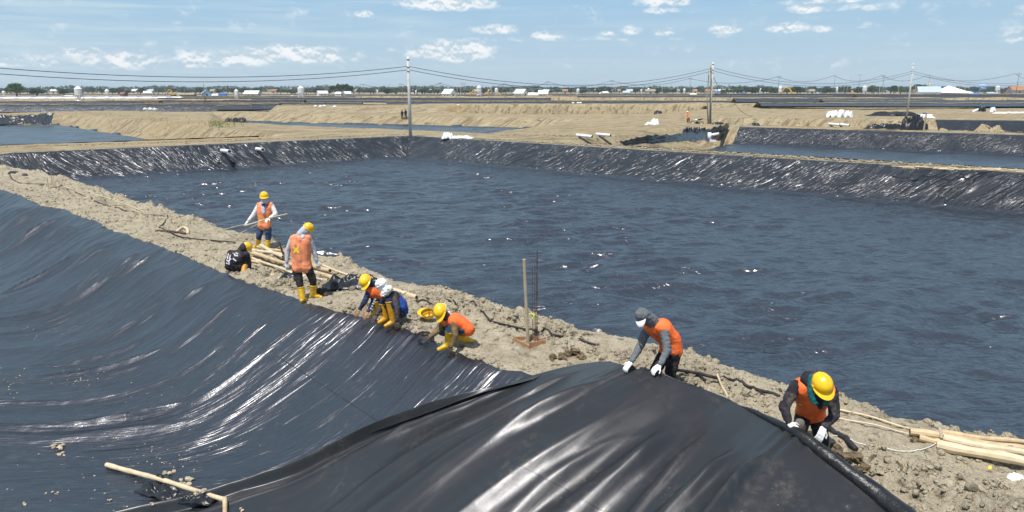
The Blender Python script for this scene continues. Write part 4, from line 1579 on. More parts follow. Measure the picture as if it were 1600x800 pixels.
def bamboo(a, b, r, mat, label, group, nodes=True, hollow=True, name='bamboo_pole', bend=.0, cat='pole'):
    a, b = Vector(a), Vector(b)
    L = (b - a).length
    n = max(6, int(L / .16))
    pts, rr_ = [], []
    ph = rnd.uniform(0, .3)
    side = (b - a).cross(Vector((0, 0, 1))).normalized()
    for i in range(n + 1):
        t = i / n
        p = a.lerp(b, t) + side * math.sin(t * math.pi) * bend * L + Vector((0, 0, .012 * math.sin(t * 7 + ph * 20)))
        pts.append(p - a)
        rr_.append(r * (1 - .12 * t) * (1 + (.14 if nodes and i % 3 == 1 else 0)))
    m = MB().tube(pts, rr_, 10)
    o = m.build(name, mat, smooth='auto')
    o.location = a
    tag(o, label, cat, group)
    if hollow:
        d = (b - a).normalized()
        h = MB().tube([pts[-1], pts[-1] + d * .004], r * .62 * .9, 10)
        h.build('hollow_end', M_HOLE, o)
        h = MB().tube([pts[0] - d * .004, pts[0]], r * .70, 10)
        h.build('hollow_end', M_HOLE, o)
    return o


def on(u, v, h=0.0):
    p = GS(u, v)
    return p + Vector((0, 0, h))


GP = 'bamboo poles heaped on the embankment'
PILE = [  # u0,v0,h0,u1,v1,h1,radius px-scaled metres, material, label
    ((394, 401, .10), (470, 424, .10), .052, M_BAM, 'thick bamboo pole running from the crouching worker through the middle of the heap'),
    ((408, 392, .16), (443, 413, .20), .050, M_BAMP, 'short thick bamboo lying askew across the top of the heap'),
    ((401, 388, .05), (448, 398, .07), .042, M_BAM, 'bamboo pole lying farthest back in the heap by the standing worker'),
    ((388, 392, .05), (452, 404, .08), .040, M_BAMP, 'pale bamboo pole second from the back of the heap'),
    ((392, 405, .04), (462, 432, .05), .034, M_BAMP, 'pale thin bamboo along the front of the heap'),
    ((394, 410, .03), (427, 417, .03), .036, M_BAM, 'short bamboo piece in front of the heap beside the crouching worker'),
    ((430, 417, .03), (458, 430, .03), .026, M_BAMP, 'thin pale bamboo piece at the front foot of the heap'),
    ((494, 414, .05), (562, 440, .05), .027, M_BAMP, 'long slender bamboo reaching right from the gloved hand toward the hard hat'),
    ((470, 416, .10), (516, 429, .10), .062, M_BAM, 'fat bamboo with open cut end right of the walking worker, uppermost'),
    ((478, 425, .07), (520, 438, .06), .060, M_BAM, 'fat bamboo with open cut end right of the walking worker, second from top'),
    ((474, 434, .04), (512, 441, .04), .045, M_BAMP, 'bamboo end under the two fat cut ends beside the walking worker'),
    ((468, 440, .03), (504, 446, .03), .030, M_BAM, 'thin bamboo end lowest beside the walking worker'),
    ((424, 431, .02), (438, 437, .02), .034, M_BAMP, 'short split bamboo scrap lying below the heap'),
    ((396, 413, .02), (407, 424, .02), .016, M_BAMG, 'small bamboo splinter beside the crouching worker'),
]
for (a, b, r, m, l) in PILE:
    bamboo(on(*a), on(*b), r, m, l, GP, bend=rnd.uniform(-.012, .012))
bamboo(on(437, 380, .0) * 0 + P(447, 409, on(447, 409).y), P(436, 378, on(447, 409).y - .05), .030, M_DARKW, 'dark crooked stake standing up beside the orange vest of the walking worker', None, False, False, 'wooden_stake', cat='stake')
_yA = A['haR'].y
bamboo(P(382, 352, _yA - .05), P(449, 333.5, _yA - .02), .017, M_BAMP, 'thin bamboo stick held in front of the standing worker, upper one', 'thin sticks held by the standing worker', False, False, 'bamboo_stick', cat='stick')
bamboo(P(372, 365, _yA + .3), P(424, 341, _yA - .03), .012, M_BAM, 'thinner bamboo stick slanting down under the upper one', 'thin sticks held by the standing worker', False, False, 'bamboo_stick', cat='stick')
bamboo(P(340, 359.5, on(345, 362).y + .1), P(385, 351, _yA - .02), .012, M_BAMP, 'far end of thin stick reaching left over the pond edge', 'thin sticks held by the standing worker', False, False, 'bamboo_stick', cat='stick')

GR = 'bamboo poles bundled at the right edge'
for (a, b, r, m, l) in [
    ((1421, 680, .05), (1610, 710, .06), .050, M_BAM, 'bamboo pole at the back of the bundle at the right edge'),
    ((1435, 689, .04), (1480, 698, .05), .045, M_BAM, 'short bamboo stub under the back of the right-hand bundle'),
    ((1472, 694, .09), (1640, 727, .09), .050, M_BAMP, 'pale bamboo pole on top in the middle of the right-hand bundle'),
    ((1464, 700, .05), (1650, 738, .05), .068, M_BAMP, 'fattest bamboo pole at the front of the right-hand bundle'),
    ((1468, 690, .13), (1610, 704, .10), .036, M_BAM, 'thin bamboo laid over the right-hand bundle beyond the pale one')]:
    bamboo(on(*a), on(*b), r, m, l, GR, bend=rnd.uniform(-.006, .006))
MB().tube([on(1461, 680, .12), on(1466, 688, .17), on(1470, 696, .10)], .02, 8).build('x', M_BAMG).name = 'rope_tie'
tag(bpy.data.objects['rope_tie'], 'loose tie round the pale bamboo bundle at the right', 'rope')
bamboo(on(1312, 643, .04), on(1424, 675, .05), .016, M_BAMP, 'long thin cane leading to the right-hand bundle, upper one', 'thin canes on the right of the embankment', False, False, 'bamboo_cane', cat='cane')
bamboo(on(1308, 655, .03), on(1420, 681, .04), .013, M_BAMP, 'long thin cane leading to the right-hand bundle, lower one', 'thin canes on the right of the embankment', False, False, 'bamboo_cane', cat='cane')
bamboo(P(1120, 585, on(1136, 618).y + .15), on(1137, 619, -.02), .018, M_BAMP, 'short pale stick leaning out of the soil beside the sheet edge', None, False, False, 'bamboo_stick', cat='stick')
bamboo(on(1415, 729, .015), on(1427, 717, .015), .010, M_BAMP, 'tiny pale stick lying on the soil below the bamboo bundle', None, False, False, 'bamboo_stick', cat='stick')
bamboo(on(556, 413 + 28, .04), on(651, 471, .10), .062, M_BAMP, 'thick pale bamboo with open end lying behind the squatting workers', None)

# formwork box with stake and reinforcement bars
fb = on(832, 540)
root = empty('formwork_box', fb, 'small plank box in the soil with a tall bamboo stake and rusty rods', 'formwork')
c = Vector((0, 0, 0))
a0, a1, a2, a3 = on(803, 533), on(827, 545), on(852, 537), on(829, 529)
for (p, q, hgt_) in ((a1, a2, .10), (a0, a1, .07), (a2, a3, .08), (a3, a0, .07)):
    d_ = q - p
    MB().box((p + q) / 2 - fb + Vector((0, 0, hgt_ * .45)), (d_.length, .022, hgt_), rz=math.atan2(d_.y, d_.x)).build('plank', M_PLANK, root)
ys = on(826, 536).y
o = bamboo(P(825, 537, ys), P(819, 405, ys), .032, M_BAMG, None, None, True, False, 'stake')
o.location = Vector(o.location) - fb; o.parent = root
for k in ('label', 'category', 'group'):
    if k in o: del o[k]
for (u0, u1, vt, dy) in ((832, 832, 417, .06), (836, 839, 392, .0), (838.5, 840, 390, .05), (834, 836, 415, .10), (840, 838, 425, -.03)):
    m = MB().tube([P(u0, 537, ys + dy) - fb, P((u0 + u1) / 2, 470, ys + dy) - fb, P(u1, vt, ys + dy) - fb], .006, 6)
    m.build('steel_rod', M_RUST, root)
for v in range(432, 535, 9):
    m = MB()
    q = [P(834, v, ys) - fb, P(841, v + .5, ys) - fb, P(841, v + .5, ys + .10) - fb, P(834, v, ys + .10) - fb, P(834, v, ys) - fb]
    m.tube(q, .0035, 5, False).build('stirrup', M_RUST, root)
MB().tube([P(830, 490, ys - .01) - fb, P(835, 492, ys - .02) - fb, P(832, 498, ys - .02) - fb], .014, 6).build('tie', F_LIME, root)

# the same kind of stub far left on the embankment
fb = on(80, 293)
root = empty('formwork_box', fb, 'pale wooden stakes and a short board standing on the embankment at far left', 'formwork')
for (u0, v0, u1, v1, r) in ((76, 297, 73.5, 279, .03), (81, 291, 80, 273, .016), (82.5, 291, 83, 275, .016), (79, 292, 80, 262, .008)):
    y_ = on(u0, v0).y
    MB().tube([P(u0, v0, y_) - fb, P(u1, v1, y_) - fb], r, 7).build('stake', M_BAMP, root)
MB().bar(on(78, 296, .10) - fb, on(92, 294, .10) - fb, .16, .03).build('plank', M_BAMP, root)

# cables
def cable(pts, r, mat, label, name='cable', h=.03, cat='cable', n=7):
    q = []
    P3 = [on(u, v, h) for (u, v) in pts]
    for i in range(len(P3) - 1):
        p0 = P3[max(i - 1, 0)]; p1 = P3[i]; p2 = P3[i + 1]; p3 = P3[min(i + 2, len(P3) - 1)]
        for k in range(8):
            t = k / 8
            q.append(.5 * ((2 * p1) + (-p0 + p2) * t + (2 * p0 - 5 * p1 + 4 * p2 - p3) * t * t + (-p0 + 3 * p1 - 3 * p2 + p3) * t ** 3))
    q.append(P3[-1])
    b = q[0].copy()
    for p in q:
        p.z = max(p.z, ground_at(p.x, p.y) + r * .6)
    o = MB().tube([p - b for p in q], r, n).build(name, mat, None, True)
    o.location = b
    return tag(o, label, cat)


cable([(4, 272), (18, 280), (30, 287), (40, 288), (72, 289)], .022, M_CABLE, 'dark cable curling over the far left end of the embankment')
cable([(105, 297), (135, 310), (165, 321), (200, 331), (240, 338), (262, 342), (256, 350), (249, 358), (262, 362), (285, 372), (330, 377), (368, 380)], .020, M_CABLE, 'long dark cable winding from far left to the crouching worker')
cable([(243, 362), (262, 362), (290, 366)], .032, M_DARKW, 'short dark rod lying across the cable left of the crouching worker', cat='rod', name='rod')
cable([(650, 474), (688, 478), (712, 483), (740, 490), (765, 503), (800, 512), (840, 521), (880, 528)], .020, M_CABLE, 'dark cable running from the bamboo past the kneeling worker to the formwork box')
cable([(903, 533), (930, 541)], .022, M_CABLE, 'short dark length of cable right of the formwork box')
cable([(1048, 580), (1080, 584), (1110, 591), (1150, 601), (1185, 612), (1218, 622)], .026, M_CABLE, 'thick dark hose between the two workers holding the sheet', 'hose', cat='hose')
cable([(1094, 588), (1102, 598)], .014, M_CABLE, 'small dark offshoot of hose left of the short pale stick', 'hose', cat='hose')
cable([(1184, 612), (1194, 620)], .014, M_CABLE, 'small dark offshoot of hose beside the dark sleeve', 'hose', cat='hose')
cable([(1292, 668), (1303, 679), (1316, 685), (1326, 694), (1337, 706)], .040, M_CABLE, 'limp flat black hose end beside the right-hand worker', 'hose', cat='hose')
cable([(1295, 684), (1318, 683), (1335, 692), (1352, 697), (1372, 699), (1400, 706), (1425, 707), (1448, 702), (1462, 695)], .006, M_STRING, 'white string lying from the black hose to the bamboo bundle', 'string', .02, 'string')
cable([(100, 293), (150, 305), (190, 318), (225, 332)], .016, M_BAMP, 'long pale cane lying along the dark cable at far left', 'bamboo_cane', .03, 'cane')
cable([(168, 324), (180, 322), (197, 322)], .02, M_BAM, 'short bamboo piece beside the long cable', 'bamboo_cane', .03, 'cane')
cable([(276, 364), (284, 358), (292, 359), (294, 366)], .05, M_BAMP, 'pale crumpled cardboard scrap among the cables', 'scrap', .04, 'scrap')


def crumple(c, L, Wd, H, label, mat=None, ang=0.0, seed=0, name='liner_scrap', cat='plastic scrap', n=46, amp=1.0, fr=1.0, group=None, sag=0):
    """a heap of crumpled sheet: folded surface with sharp creases"""
    mat = mat or M_SCRAP
    a = np.linspace(-1, 1, n); b = np.linspace(-1, 1, max(12, int(n * .6)))
    A_, B2 = np.meshgrid(a, b, indexing='ij')
    r = np.sqrt(A_ ** 2 + B2 ** 2)
    edge = 1 - sstep(.55, 1.15, r + .25 * pn(A_ * 2 + seed, B2 * 2, seed))
    h = H * edge * (.35 + .75 * ridge(A_ * 1.6 * fr + seed, B2 * 1.3 * fr, seed + 1, 1.2) + .45 * ridge(A_ * 4 * fr, B2 * 3.2 * fr + seed, seed + 2, 1.1) * amp)
    X_ = A_ * L / 2 * (1 + .1 * pn(B2 * 3, A_ * 2, seed + 3)); Y_ = B2 * Wd / 2 * (1 + .15 * pn(A_ * 3, B2, seed + 4))
    c_, s_ = math.cos(ang), math.sin(ang)
    o = grid_obj(name, X_ * c_ - Y_ * s_, X_ * s_ + Y_ * c_, h - .02, mat, smooth=False)
    o.location = c
    m = o.modifiers.new('t', 'SOLIDIFY'); m.thickness = .006
    return tag(o, label, cat, group)


crumple(on(553, 449, .02), 1.5, .55, .22, 'crumpled black liner piece lying behind the leaning yellow hard hat', ang=-.15, seed=3)
crumple(on(532, 452, .02), .35, .25, .12, 'small black liner rag left of the crumpled black piece', ang=.4, seed=5, n=24)
crumple(on(456, 433, .01), .55, .30, .09, 'dark plastic rag lying at the foot of the bamboo heap', ang=-.3, seed=7, n=24)
crumple(on(22, 272, .02), .9, .4, .12, 'black plastic rag at the far left end of the embankment', ang=-.4, seed=8, n=24)
crumple(on(39, 274, .02), .4, .25, .08, 'smaller black rag right of the far left one', ang=-.4, seed=9, n=20)
crumple(on(502, 461, .02), .42, .26, .12, 'dark crumpled piece standing in for shadow behind the boots of the walking worker', simple('shadow_dark', (.035, .028, .02), .8), ang=.2, seed=10, n=24)  # dark piece added where the walking worker's shadow falls
crumple(on(1588, 750, .02), .22, .14, .06, 'white paper scrap on the soil at the right edge', M_SACK, ang=-.4, seed=11, n=20, name='paper_scrap', cat='scrap')
crumple(on(1547, 732, .015), .06, .04, .03, 'tiny yellow flower-like scrap below the bamboo bundle', F_TAPE, seed=12, n=14, name='plastic_scrap', cat='scrap')
crumple(P(663, 522, on(668, 526).y), .34, .20, .05, 'small dark cloth under the hand of the kneeling worker', F_BLACK, seed=13, n=18, name='cloth_rag', cat='cloth')

# the hard hat lying upside down
hc = on(669, 499, .10)
root = empty('hard_hat', hc - Vector((0, 0, .1)), 'upturned yellow hard hat lying on the soil left of the kneeling worker', 'hard hat')
rel = hc - Vector((0, 0, .1))
upv = Vector((.15, -.55, .55)) * -1
upv = Vector((.10, .50, -.86))
h, M_ = helmet(hc + Vector((0, -.02, .04)), upv, Vector((-.9, .1, .1)), root, rel, F_HELM, 1.0, True)
ring = []
for k in range(25):
    a = 2 * math.pi * k / 24
    ring.append(M_ @ Vector((math.sin(a) * .095, math.cos(a) * .115, .012)) + hc + Vector((0, -.02, .04)) - rel)
MB().tube(ring, .008, 6, False).build('head_band', F_BROWND, root)
MB().tube([M_ @ Vector((-.09, 0, .02)) + hc - rel + Vector((0, -.02, .04)), M_ @ Vector((0, 0, .09)) + hc - rel + Vector((0, -.02, .04)), M_ @ Vector((.09, 0, .02)) + hc - rel + Vector((0, -.02, .04))], .010, 6).build('strap', F_BROWN, root)

# foreground pole lying on the liner with scraps looped round it
def onl(u, v, h=0.0):
    p, n_ = shoot(bvN, u, v)
    p2, n2 = shoot(bvS, u, v)
    if p2 is not None and (p is None or p2.y < p.y): p = p2
    if p is None: p = G(u, v, -2.0)
    return p + Vector((0, 0, h))


pa, pb = onl(167, 729, .05), onl(352, 785, .06)
pm1 = pa.lerp(pb, .42)
bamboo(pa, pb, .042, M_BAMP, 'long pale bamboo pole lying on the black liner in the left foreground', None, True, True)
bamboo(pb + Vector((0, 0, .0)), onl(352, 806, .03), .040, M_BAM, 'broken bamboo end bending down at the right tip of the foreground pole', None, False)
def loop_scrap(c, r, label, ang, turns=1.3, wd=.10, seed=0):
    n = 40
    X_, Y_, Z_ = np.zeros((n, 6)), np.zeros((n, 6)), np.zeros((n, 6))
    for i in range(n):
        a = ang + i / (n - 1) * 2 * math.pi * turns
        rr_ = r * (1 + .25 * i / n)
        for j in range(6):
            w = (j / 5 - .5) * wd
            X_[i, j] = math.cos(a) * rr_ * .55 + w * .9
            Y_[i, j] = .02 * math.sin(a * 3) - w * .5
            Z_[i, j] = math.sin(a) * rr_ + .02 * math.sin(j + seed)
    o = grid_obj('liner_scrap', X_, Y_, Z_, M_SCRAP, True)
    o.location = c
    m = o.modifiers.new('t', 'SOLIDIFY'); m.thickness = .005
    return tag(o, label, 'plastic scrap')


loop_scrap(onl(252, 756, .07), .085, 'curl of black liner looped round the middle of the foreground bamboo', .4, 1.2, .14)
crumple(onl(250, 770, .03), .85, .34, .10, 'black liner strip trailing under the foreground bamboo', ang=-.45, seed=21, n=36)
crumple(onl(300, 783, .03), .7, .20, .08, 'second black liner strip under the right half of the foreground bamboo', ang=-.1, seed=22, n=36)
# lumps of mud dropped on the liner
M_MUD = simple('dry_mud', (.42, .355, .25), .95, .2, 14, .6, 40, .1)
for (u, v, r, l) in ((90, 699, .10, 'largest lump of dry mud on the liner at lower left'), (96, 710, .075, 'lump of dry mud just below the largest one'), (265, 738, .08, 'mud lump on the liner above the foreground bamboo'),
                     (290, 754, .11, 'broad mud crumb heap touching the foreground bamboo'), (311, 771, .09, 'mud lump on top of the foreground bamboo near its broken end'), (258, 781, .07, 'mud lump below the black curl on the bamboo'),
                     (77, 770, .05, 'reddish mud crumb near the bottom left'), (88, 772, .045, 'pale mud crumb near the bottom left'), (171, 783, .045, 'ring shaped mud crumb below the left bamboo tip'),
                     (240, 787, .05, 'mud crumb near the bottom edge under the bamboo'), (196, 792, .035, 'small mud crumb at the bottom edge'), (36, 788, .05, 'mud crumb in the bottom left corner'),
                     (181, 684, .035, 'mud crumb alone above the left bamboo tip'), (378, 797, .06, 'mud lump at the bottom edge right of the bamboo')):
    m = MB()
    p = onl(u, v)
    for k in range(7 if r > .06 else 3):
        m.blob((rnd.uniform(-r, r), rnd.uniform(-r * .7, r * .7), rnd.uniform(0, r * .3)), r * rnd.uniform(.25, .55), 1, .4, 1.7, k + u, .7)
    o = m.build('mud_lump', M_MUD, None, False)
    o.location = p
    tag(o, l, 'mud lump')
m = MB()
rr2 = random.Random(3)
for (cu, cv, su, sv, n) in ((15, 600, 14, 12, 26), (95, 455 + 60, 40, 8, 20), (125, 590, 22, 7, 30), (270, 715, 40, 12, 30), (140, 760, 90, 30, 30), (700, 700, 160, 50, 0), (250, 655, 80, 30, 30)):
    for k in range(n):
        u, v = rr2.gauss(cu, su), rr2.gauss(cv, sv)
        if not (0 < u < 500 and 440 < v < 798): continue
        p = onl(u, v)
        m.blob(p, rr2.uniform(.006, .020), 1, .3, 2, k, .6)
o = m.build('mud_crumbs', M_MUD)
tag(o, 'crumbs of dry mud scattered over the black liner', 'mud', kind='stuff')

# bigger clods of soil on the embankment at the right
gx = 0
for (u, v, r, l, dk) in ((1326, 713, .16, 'brown clod beside the end of the flat black hose', 1), (1368, 700, .10, 'grey clod under the white string', 0), (1395, 732, .15, 'dark broken clod in the middle of the right-hand soil', 1), (1345, 735, .11, 'dark clod next to the rolled sheet', 1), (1372, 738, .10, 'clod between two darker ones below the string', 0),
                     (1440, 735, .12, 'pale fractured clod below the bamboo bundle', 0), (1450, 757, .14, 'pale clod group low at the right', 0), (1425, 688, .08, 'dark clod at the tip of the bamboo bundle', 1), (1555, 760, .13, 'clod at the lower right edge of the picture', 0),
                     (900, 556, .16, 'dark upturned clod right of the formwork box', 1), (925, 548, .12, 'clod above the dark upturned one', 0), (870, 560, .13, 'clod under the formwork box to the right', 1), (960, 552, .10, 'clod left of the worker in grey', 0), (1175, 622, .13, 'clod group left of the dark sleeve', 0), (1195, 634, .11, 'clod close to the sheet edge by the dark sleeve', 0)):
    m = MB()
    for k in range(9):
        m.blob((rnd.uniform(-r, r) * .9, rnd.uniform(-r, r) * .6, rnd.uniform(0, r * .45)), r * rnd.uniform(.22, .5), 2, .45, 1.9, k + u * .3, .75)
    o = m.build('soil_clod', M_SOIL_D if dk else M_SOIL, None, False) if 'M_SOIL_D' in globals() else m.build('soil_clod', M_SOIL, None, False)
    o.location = on(u, v)
    tag(o, l, 'soil clod')
# ------------------------------------------------------------------ everything beyond the large pond
M_WALLW = simple('wall_white', (.74, .73, .70), .8, .06, 2, .1, 20)
M_ROOFW = simple('roof_pale', (.70, .72, .74), .5, .06, 3, 0)
M_ROOFG = simple('roof_grey_blue', (.42, .49, .54), .5, .1, 3, 0)
M_ROOFB = simple('roof_brown', (.33, .27, .18), .8, .2, 3, 0)
M_BLUE = simple('paint_blue', (.02, .17, .55), .5, .05, 3, 0)
M_LBLUE = simple('paint_light_blue', (.25, .45, .72), .5, .1, 3, 0)
M_DOOR = simple('dark_opening', (.02, .02, .025), .6, bump=0)
M_MAROON = simple('maroon', (.16, .05, .07), .7)
M_TENT = simple('tent_white', (.80, .79, .76), .6, .04, 3, 0)
M_YEL = simple('machine_yellow', (.72, .38, .02), .45, .08, 3, 0)
M_ORG = simple('machine_orange', (.72, .24, .03), .45, .08, 3, 0)
M_BLK = simple('machine_black', (.02, .02, .022), .6, bump=0)
M_ZINC = simple('galvanised', (.70, .72, .74), .35, .08, 2, 0, metal=.25)
M_POLE = simple('pole_concrete', (.52, .51, .48), .8, .1, 3, .1, 20)
M_POLED = simple('pole_dark', (.20, .19, .18), .8, .2, 3, 0)
M_WIRE = simple('wire', (.02, .02, .022), .6, bump=0)
M_TAN = simple('sand_heap', (.46, .38, .26), .95, .2, 1.5, .7, 6, .1, .1)
M_OHEAP = simple('orange_soil', (.40, .20, .09), .95, .25, 1.5, .7, 6, .1, .1)


def leaf_mat(name, c):
    t = NT(name)
    oi = t.n.new('ShaderNodeObjectInfo')
    f = t.noise(t.P, .9, 3)
    g = t.n.new('ShaderNodeNewGeometry')
    col = t.mix(g.outputs['Random Per Island'], tuple(x * .55 for x in c), tuple(min(1, x * 1.5) for x in c))
    col = t.mix(t.math('MULTIPLY', oi.outputs['Random'], .4), col, (c[0] * 1.3, c[1] * .95, c[2] * .8))
    return t.set(Base_Color=col, Roughness=.7, Specular_IOR_Level=.2)


M_LEAF = leaf_mat('leaves_green', (.075, .13, .028))
M_LEAFD = leaf_mat('leaves_dark', (.035, .068, .022))
M_LEAFF = leaf_mat('leaves_far', (.045, .075, .035))
M_BARK = simple('bark', (.14, .10, .07), .9)


LMK = [(-999, 'the left edge'), (27, 'the big round tree'), (125, 'the largest silo'), (231, 'the tilted white roof'), (292, 'the brown shelter'), (349, 'the blue container'), (395, 'the white open shed'), (471, 'the tall silo at left'), (534, 'the umbrella-shaped tree'),
       (641, 'the corner pole'), (702, 'the small white house'), (748, 'the tall silo at centre'), (814, 'the second white house'), (869, 'the orange soil heap'), (955, 'the first cross-armed pole at centre'), (1077, 'the leaning cross-armed pole'), (1108, 'the propped pole'), (1160, 'the blue truck'),
       (1215, 'the orange excavator'), (1277, 'the blue parasol'), (1330, 'the straw heap'), (1417, 'the slim pole'), (1452, 'the blue-door house'), (1487, 'the white tent roof'), (1557, 'the right-edge silo'), (1586, 'the last cross-armed pole'), (9999, 'the right edge')]


def where(u):
    for (a, n1), (b, n2) in zip(LMK[:-1], LMK[1:]):
        if a <= u < b: return 'between %s and %s' % (n1, n2)
    return 'at the frame edge'


def dist_of(vb):
    return G(800, vb).y


def base_pt(u, vb):
    p = G(u, vb)
    return Vector((p.x, p.y, float(ground_z(np.array([p.x]), np.array([p.y]))[0]) - .05))


def hgt(vt, p):
    """height in metres above the point p of something whose top shows at picture row vt"""
    return CAMH + (ray(800, vt).z / ray(800, vt).y) * p.y - p.z


def pxm(p):
    return p.y / FPX * 1.0


# --- power line in the middle distance
def cpole(u, vb, vt, r, label, braids=False, group=None, crossarm=False, mat=None):
    p = base_pt(u, vb)
    h = hgt(vt, p)
    root = empty('utility_pole', p, label, 'utility pole', group)
    mat = mat or M_POLE
    MB().tube([(0, 0, -.3), (0, 0, h * .5), (0, 0, h)], [r * 1.15, r, r * .8], 14).build('post', mat, root, True)
    if r > .07 and not crossarm:
        for z in (h - .30 * 1, h - 1.05, h - 1.45):
            MB().tube([(0, 0, z - .03), (0, 0, z + .03)], r * 1.08, 14).build('clamp', M_POLED, root, True)
        for z in (h - 1.05, h - 1.45):
            MB().tube([(-.16, 0, z), (.16, 0, z)], .025, 6).build('bolt', M_POLED, root)
    if crossarm:
        for z in (h - .12, h - .7):
            MB().box((0, 0, z), (r * 16, .12, .10)).build('crossarm', M_POLED, root)
            for s in (-1, 0, 1):
                MB().tube([(s * r * 7, 0, z), (s * r * 7, 0, z + .25)], .05, 6).build('insulator', M_POLED, root)
    return root, p, h


GPW = 'utility poles of the near power line'
pole1 = cpole(641.5, 213, 88, .155, 'tall grey concrete pole standing at the back corner of the largest pond', group=GPW)
pole2 = cpole(1108.5, 192.5, 97, .16, 'concrete pole with wooden props tied around it, beside the motorcycle', group=GPW)
pole3 = cpole(1417, 181, 99, .14, 'slim concrete pole behind the black tarpaulin on the right', group=GPW)
for (du, r) in ((-2.2, .09), (2.4, .10)):
    y_ = pole2[1].y - .2
    m = MB()
    q = [P(1108.5 + du, 196, y_) - pole2[1], P(1107 + du * 1.1, 150, y_) - pole2[1], P(1109 + du * .9, 125, y_) - pole2[1], P(1108.5 + du * .8, 103, y_) - pole2[1]]
    m.tube(q, [r, r * .9, r, r * .7], 8).build('prop', M_BAMG if du < 0 else M_POLED, pole2[0], True)
P_ = [Vector((-49.6, 45, 0)), pole1[1], pole2[1], pole3[1], Vector((134, 176, 0)), Vector((195, 214, 0))]


def wire_between(a, b, sag, r, label, group, n=26):
    q = [a.lerp(b, i / n) - Vector((0, 0, sag * 4 * (i / n) * (1 - i / n))) - a for i in range(n + 1)]
    o = MB().tube(q, r, 5).build('power_cable', M_WIRE, None, True)
    o.location = a
    return tag(o, label, 'cable', group)


att = {0: (8.0, 7.55), 1: None, 2: None, 3: None, 4: (8.6, 8.1), 5: (8.8, 8.3)}
rowz = {1: (103.5, 109), 2: (106, 110.5), 3: (111, 114.5)}
A3 = {}
for i, p in enumerate(P_):
    if i in rowz:
        A3[i] = [Vector((p.x, p.y, CAMH + ray(800, v).z / ray(800, v).y * p.y)) for v in rowz[i]]
    else:
        A3[i] = [Vector((p.x, p.y, z)) for z in att[i]]
nm = ['the left frame edge and the corner pole', 'the corner pole and the propped pole', 'the propped pole and the slim right pole', 'the slim right pole and the right edge', None]
for i in range(4):
    for j in range(2):
        wire_between(A3[i][j], A3[i + 1][j], [1.75, 2.1, 2.2, 2.4][i], .026, '%s black power cable sagging between %s' % (('upper', 'lower')[j], nm[i]), 'power cables')
for k in (4,):
    h = 9.4
    root = empty('utility_pole', P_[4], 'concrete pole of the near line just past the right edge', 'utility pole', GPW)
    MB().tube([(0, 0, -.3), (0, 0, h)], [.15, .12], 10).build('post', M_POLE, root)
# guy wire and thin branch cable at the propped pole
wire_between(P(1110, 109, pole2[1].y), P(1130, 141, pole2[1].y + 60), .6, .04, 'loose black cable dropping to the right from the propped pole', 'power cables')
wire_between(P(1140, 150, pole2[1].y + 8), G(1178, 182), .8, .03, 'thin slack wire trailing onto the soil right of the propped pole', 'power cables')

# --- distant poles
far = [(1077, 153, 122, .16, 1), (955.5, 151, 125.5, .15, 1), (855, 150.5, 127.5, .15, 1), (1215, 153.5, 119, .15, 1), (1302, 149, 117.5, .14, 1), (1317.5, 148.5, 115, .17, 0), (1322.5, 148.5, 117, .17, 0), (1340.5, 149, 116.5, .16, 1), (1377, 155, 117.5, .14, 1),
       (1373, 152, 126, .12, 0), (1449, 149, 117, .14, 1), (1429, 149.5, 129, .12, 0), (1586, 155.5, 114, .15, 1), (1595, 147, 131, .12, 0), (688.5, 150, 129, .15, 1), (625.5, 149.5, 130.5, .15, 1), (629.5, 158, 135, .08, 0), (635, 152, 137, .08, 0), (564.5, 149.5, 131, .15, 1), (568.5, 149.5, 131.5, .15, 1),
       (508.5, 150, 131.5, .15, 1), (513, 150, 132, .15, 1), (457, 150, 134.5, .15, 0), (461.5, 149, 132, .15, 0), (482.5, 153, 134, .10, 1), (439.5, 147, 134, .14, 0), (585, 147, 134.5, .14, 0), (714.5, 154, 130, .10, 0), (719.5, 153.5, 130.5, .10, 0), (722, 152, 129.5, .18, 1), (725.5, 151, 129.5, .15, 1),
       (735.5, 151, 127.5, .10, 0), (767.5, 150, 130.5, .12, 0), (786.5, 149, 130, .15, 1), (790.5, 149, 131, .15, 1), (778.5, 151, 127, .08, 0), (1058.5, 152, 131, .10, 0), (1034.5, 148, 131, .12, 0), (930.5, 149, 132, .10, 0), (961.5, 149, 131.5, .12, 0), (1137.5, 149, 131.5, .12, 1), (1403, 149, 132, .10, 0), (75.5, 151, 136.5, .14, 0), (68, 151, 141, .12, 0), (91, 151, 140, .12, 0),
       (195.5, 148, 136, .14, 0), (241, 151, 136, .16, 0), (246.5, 151, 140, .14, 0), (258.5, 151, 136, .15, 0), (282.5, 149, 137.5, .15, 0), (290, 154, 139, .10, 0), (305.5, 150, 137.5, .15, 0), (321, 162, 131.5, .14, 0), (355, 151, 136, .14, 0), (369, 150, 133.5, .14, 1), (420, 151, 137.5, .10, 0), (552.5, 151, 140, .12, 0), (900, 152, 142, .10, 0), (1490, 151, 128, .12, 0), (1476, 150, 131, .10, 0), (1506, 149, 134, .12, 0)]
for (u, vb, vt, r, ca) in far:
    p = base_pt(u, vb)
    k = max(1.0, pxm(p) * .5 / .16 * .42)
    cpole(u, vb, vt, r * k, 'far %s pole %s' % ('cross-armed' if ca else 'plain', where(u)), group='far utility poles', crossarm=bool(ca), mat=M_POLED if ca or u < 700 else M_POLE)
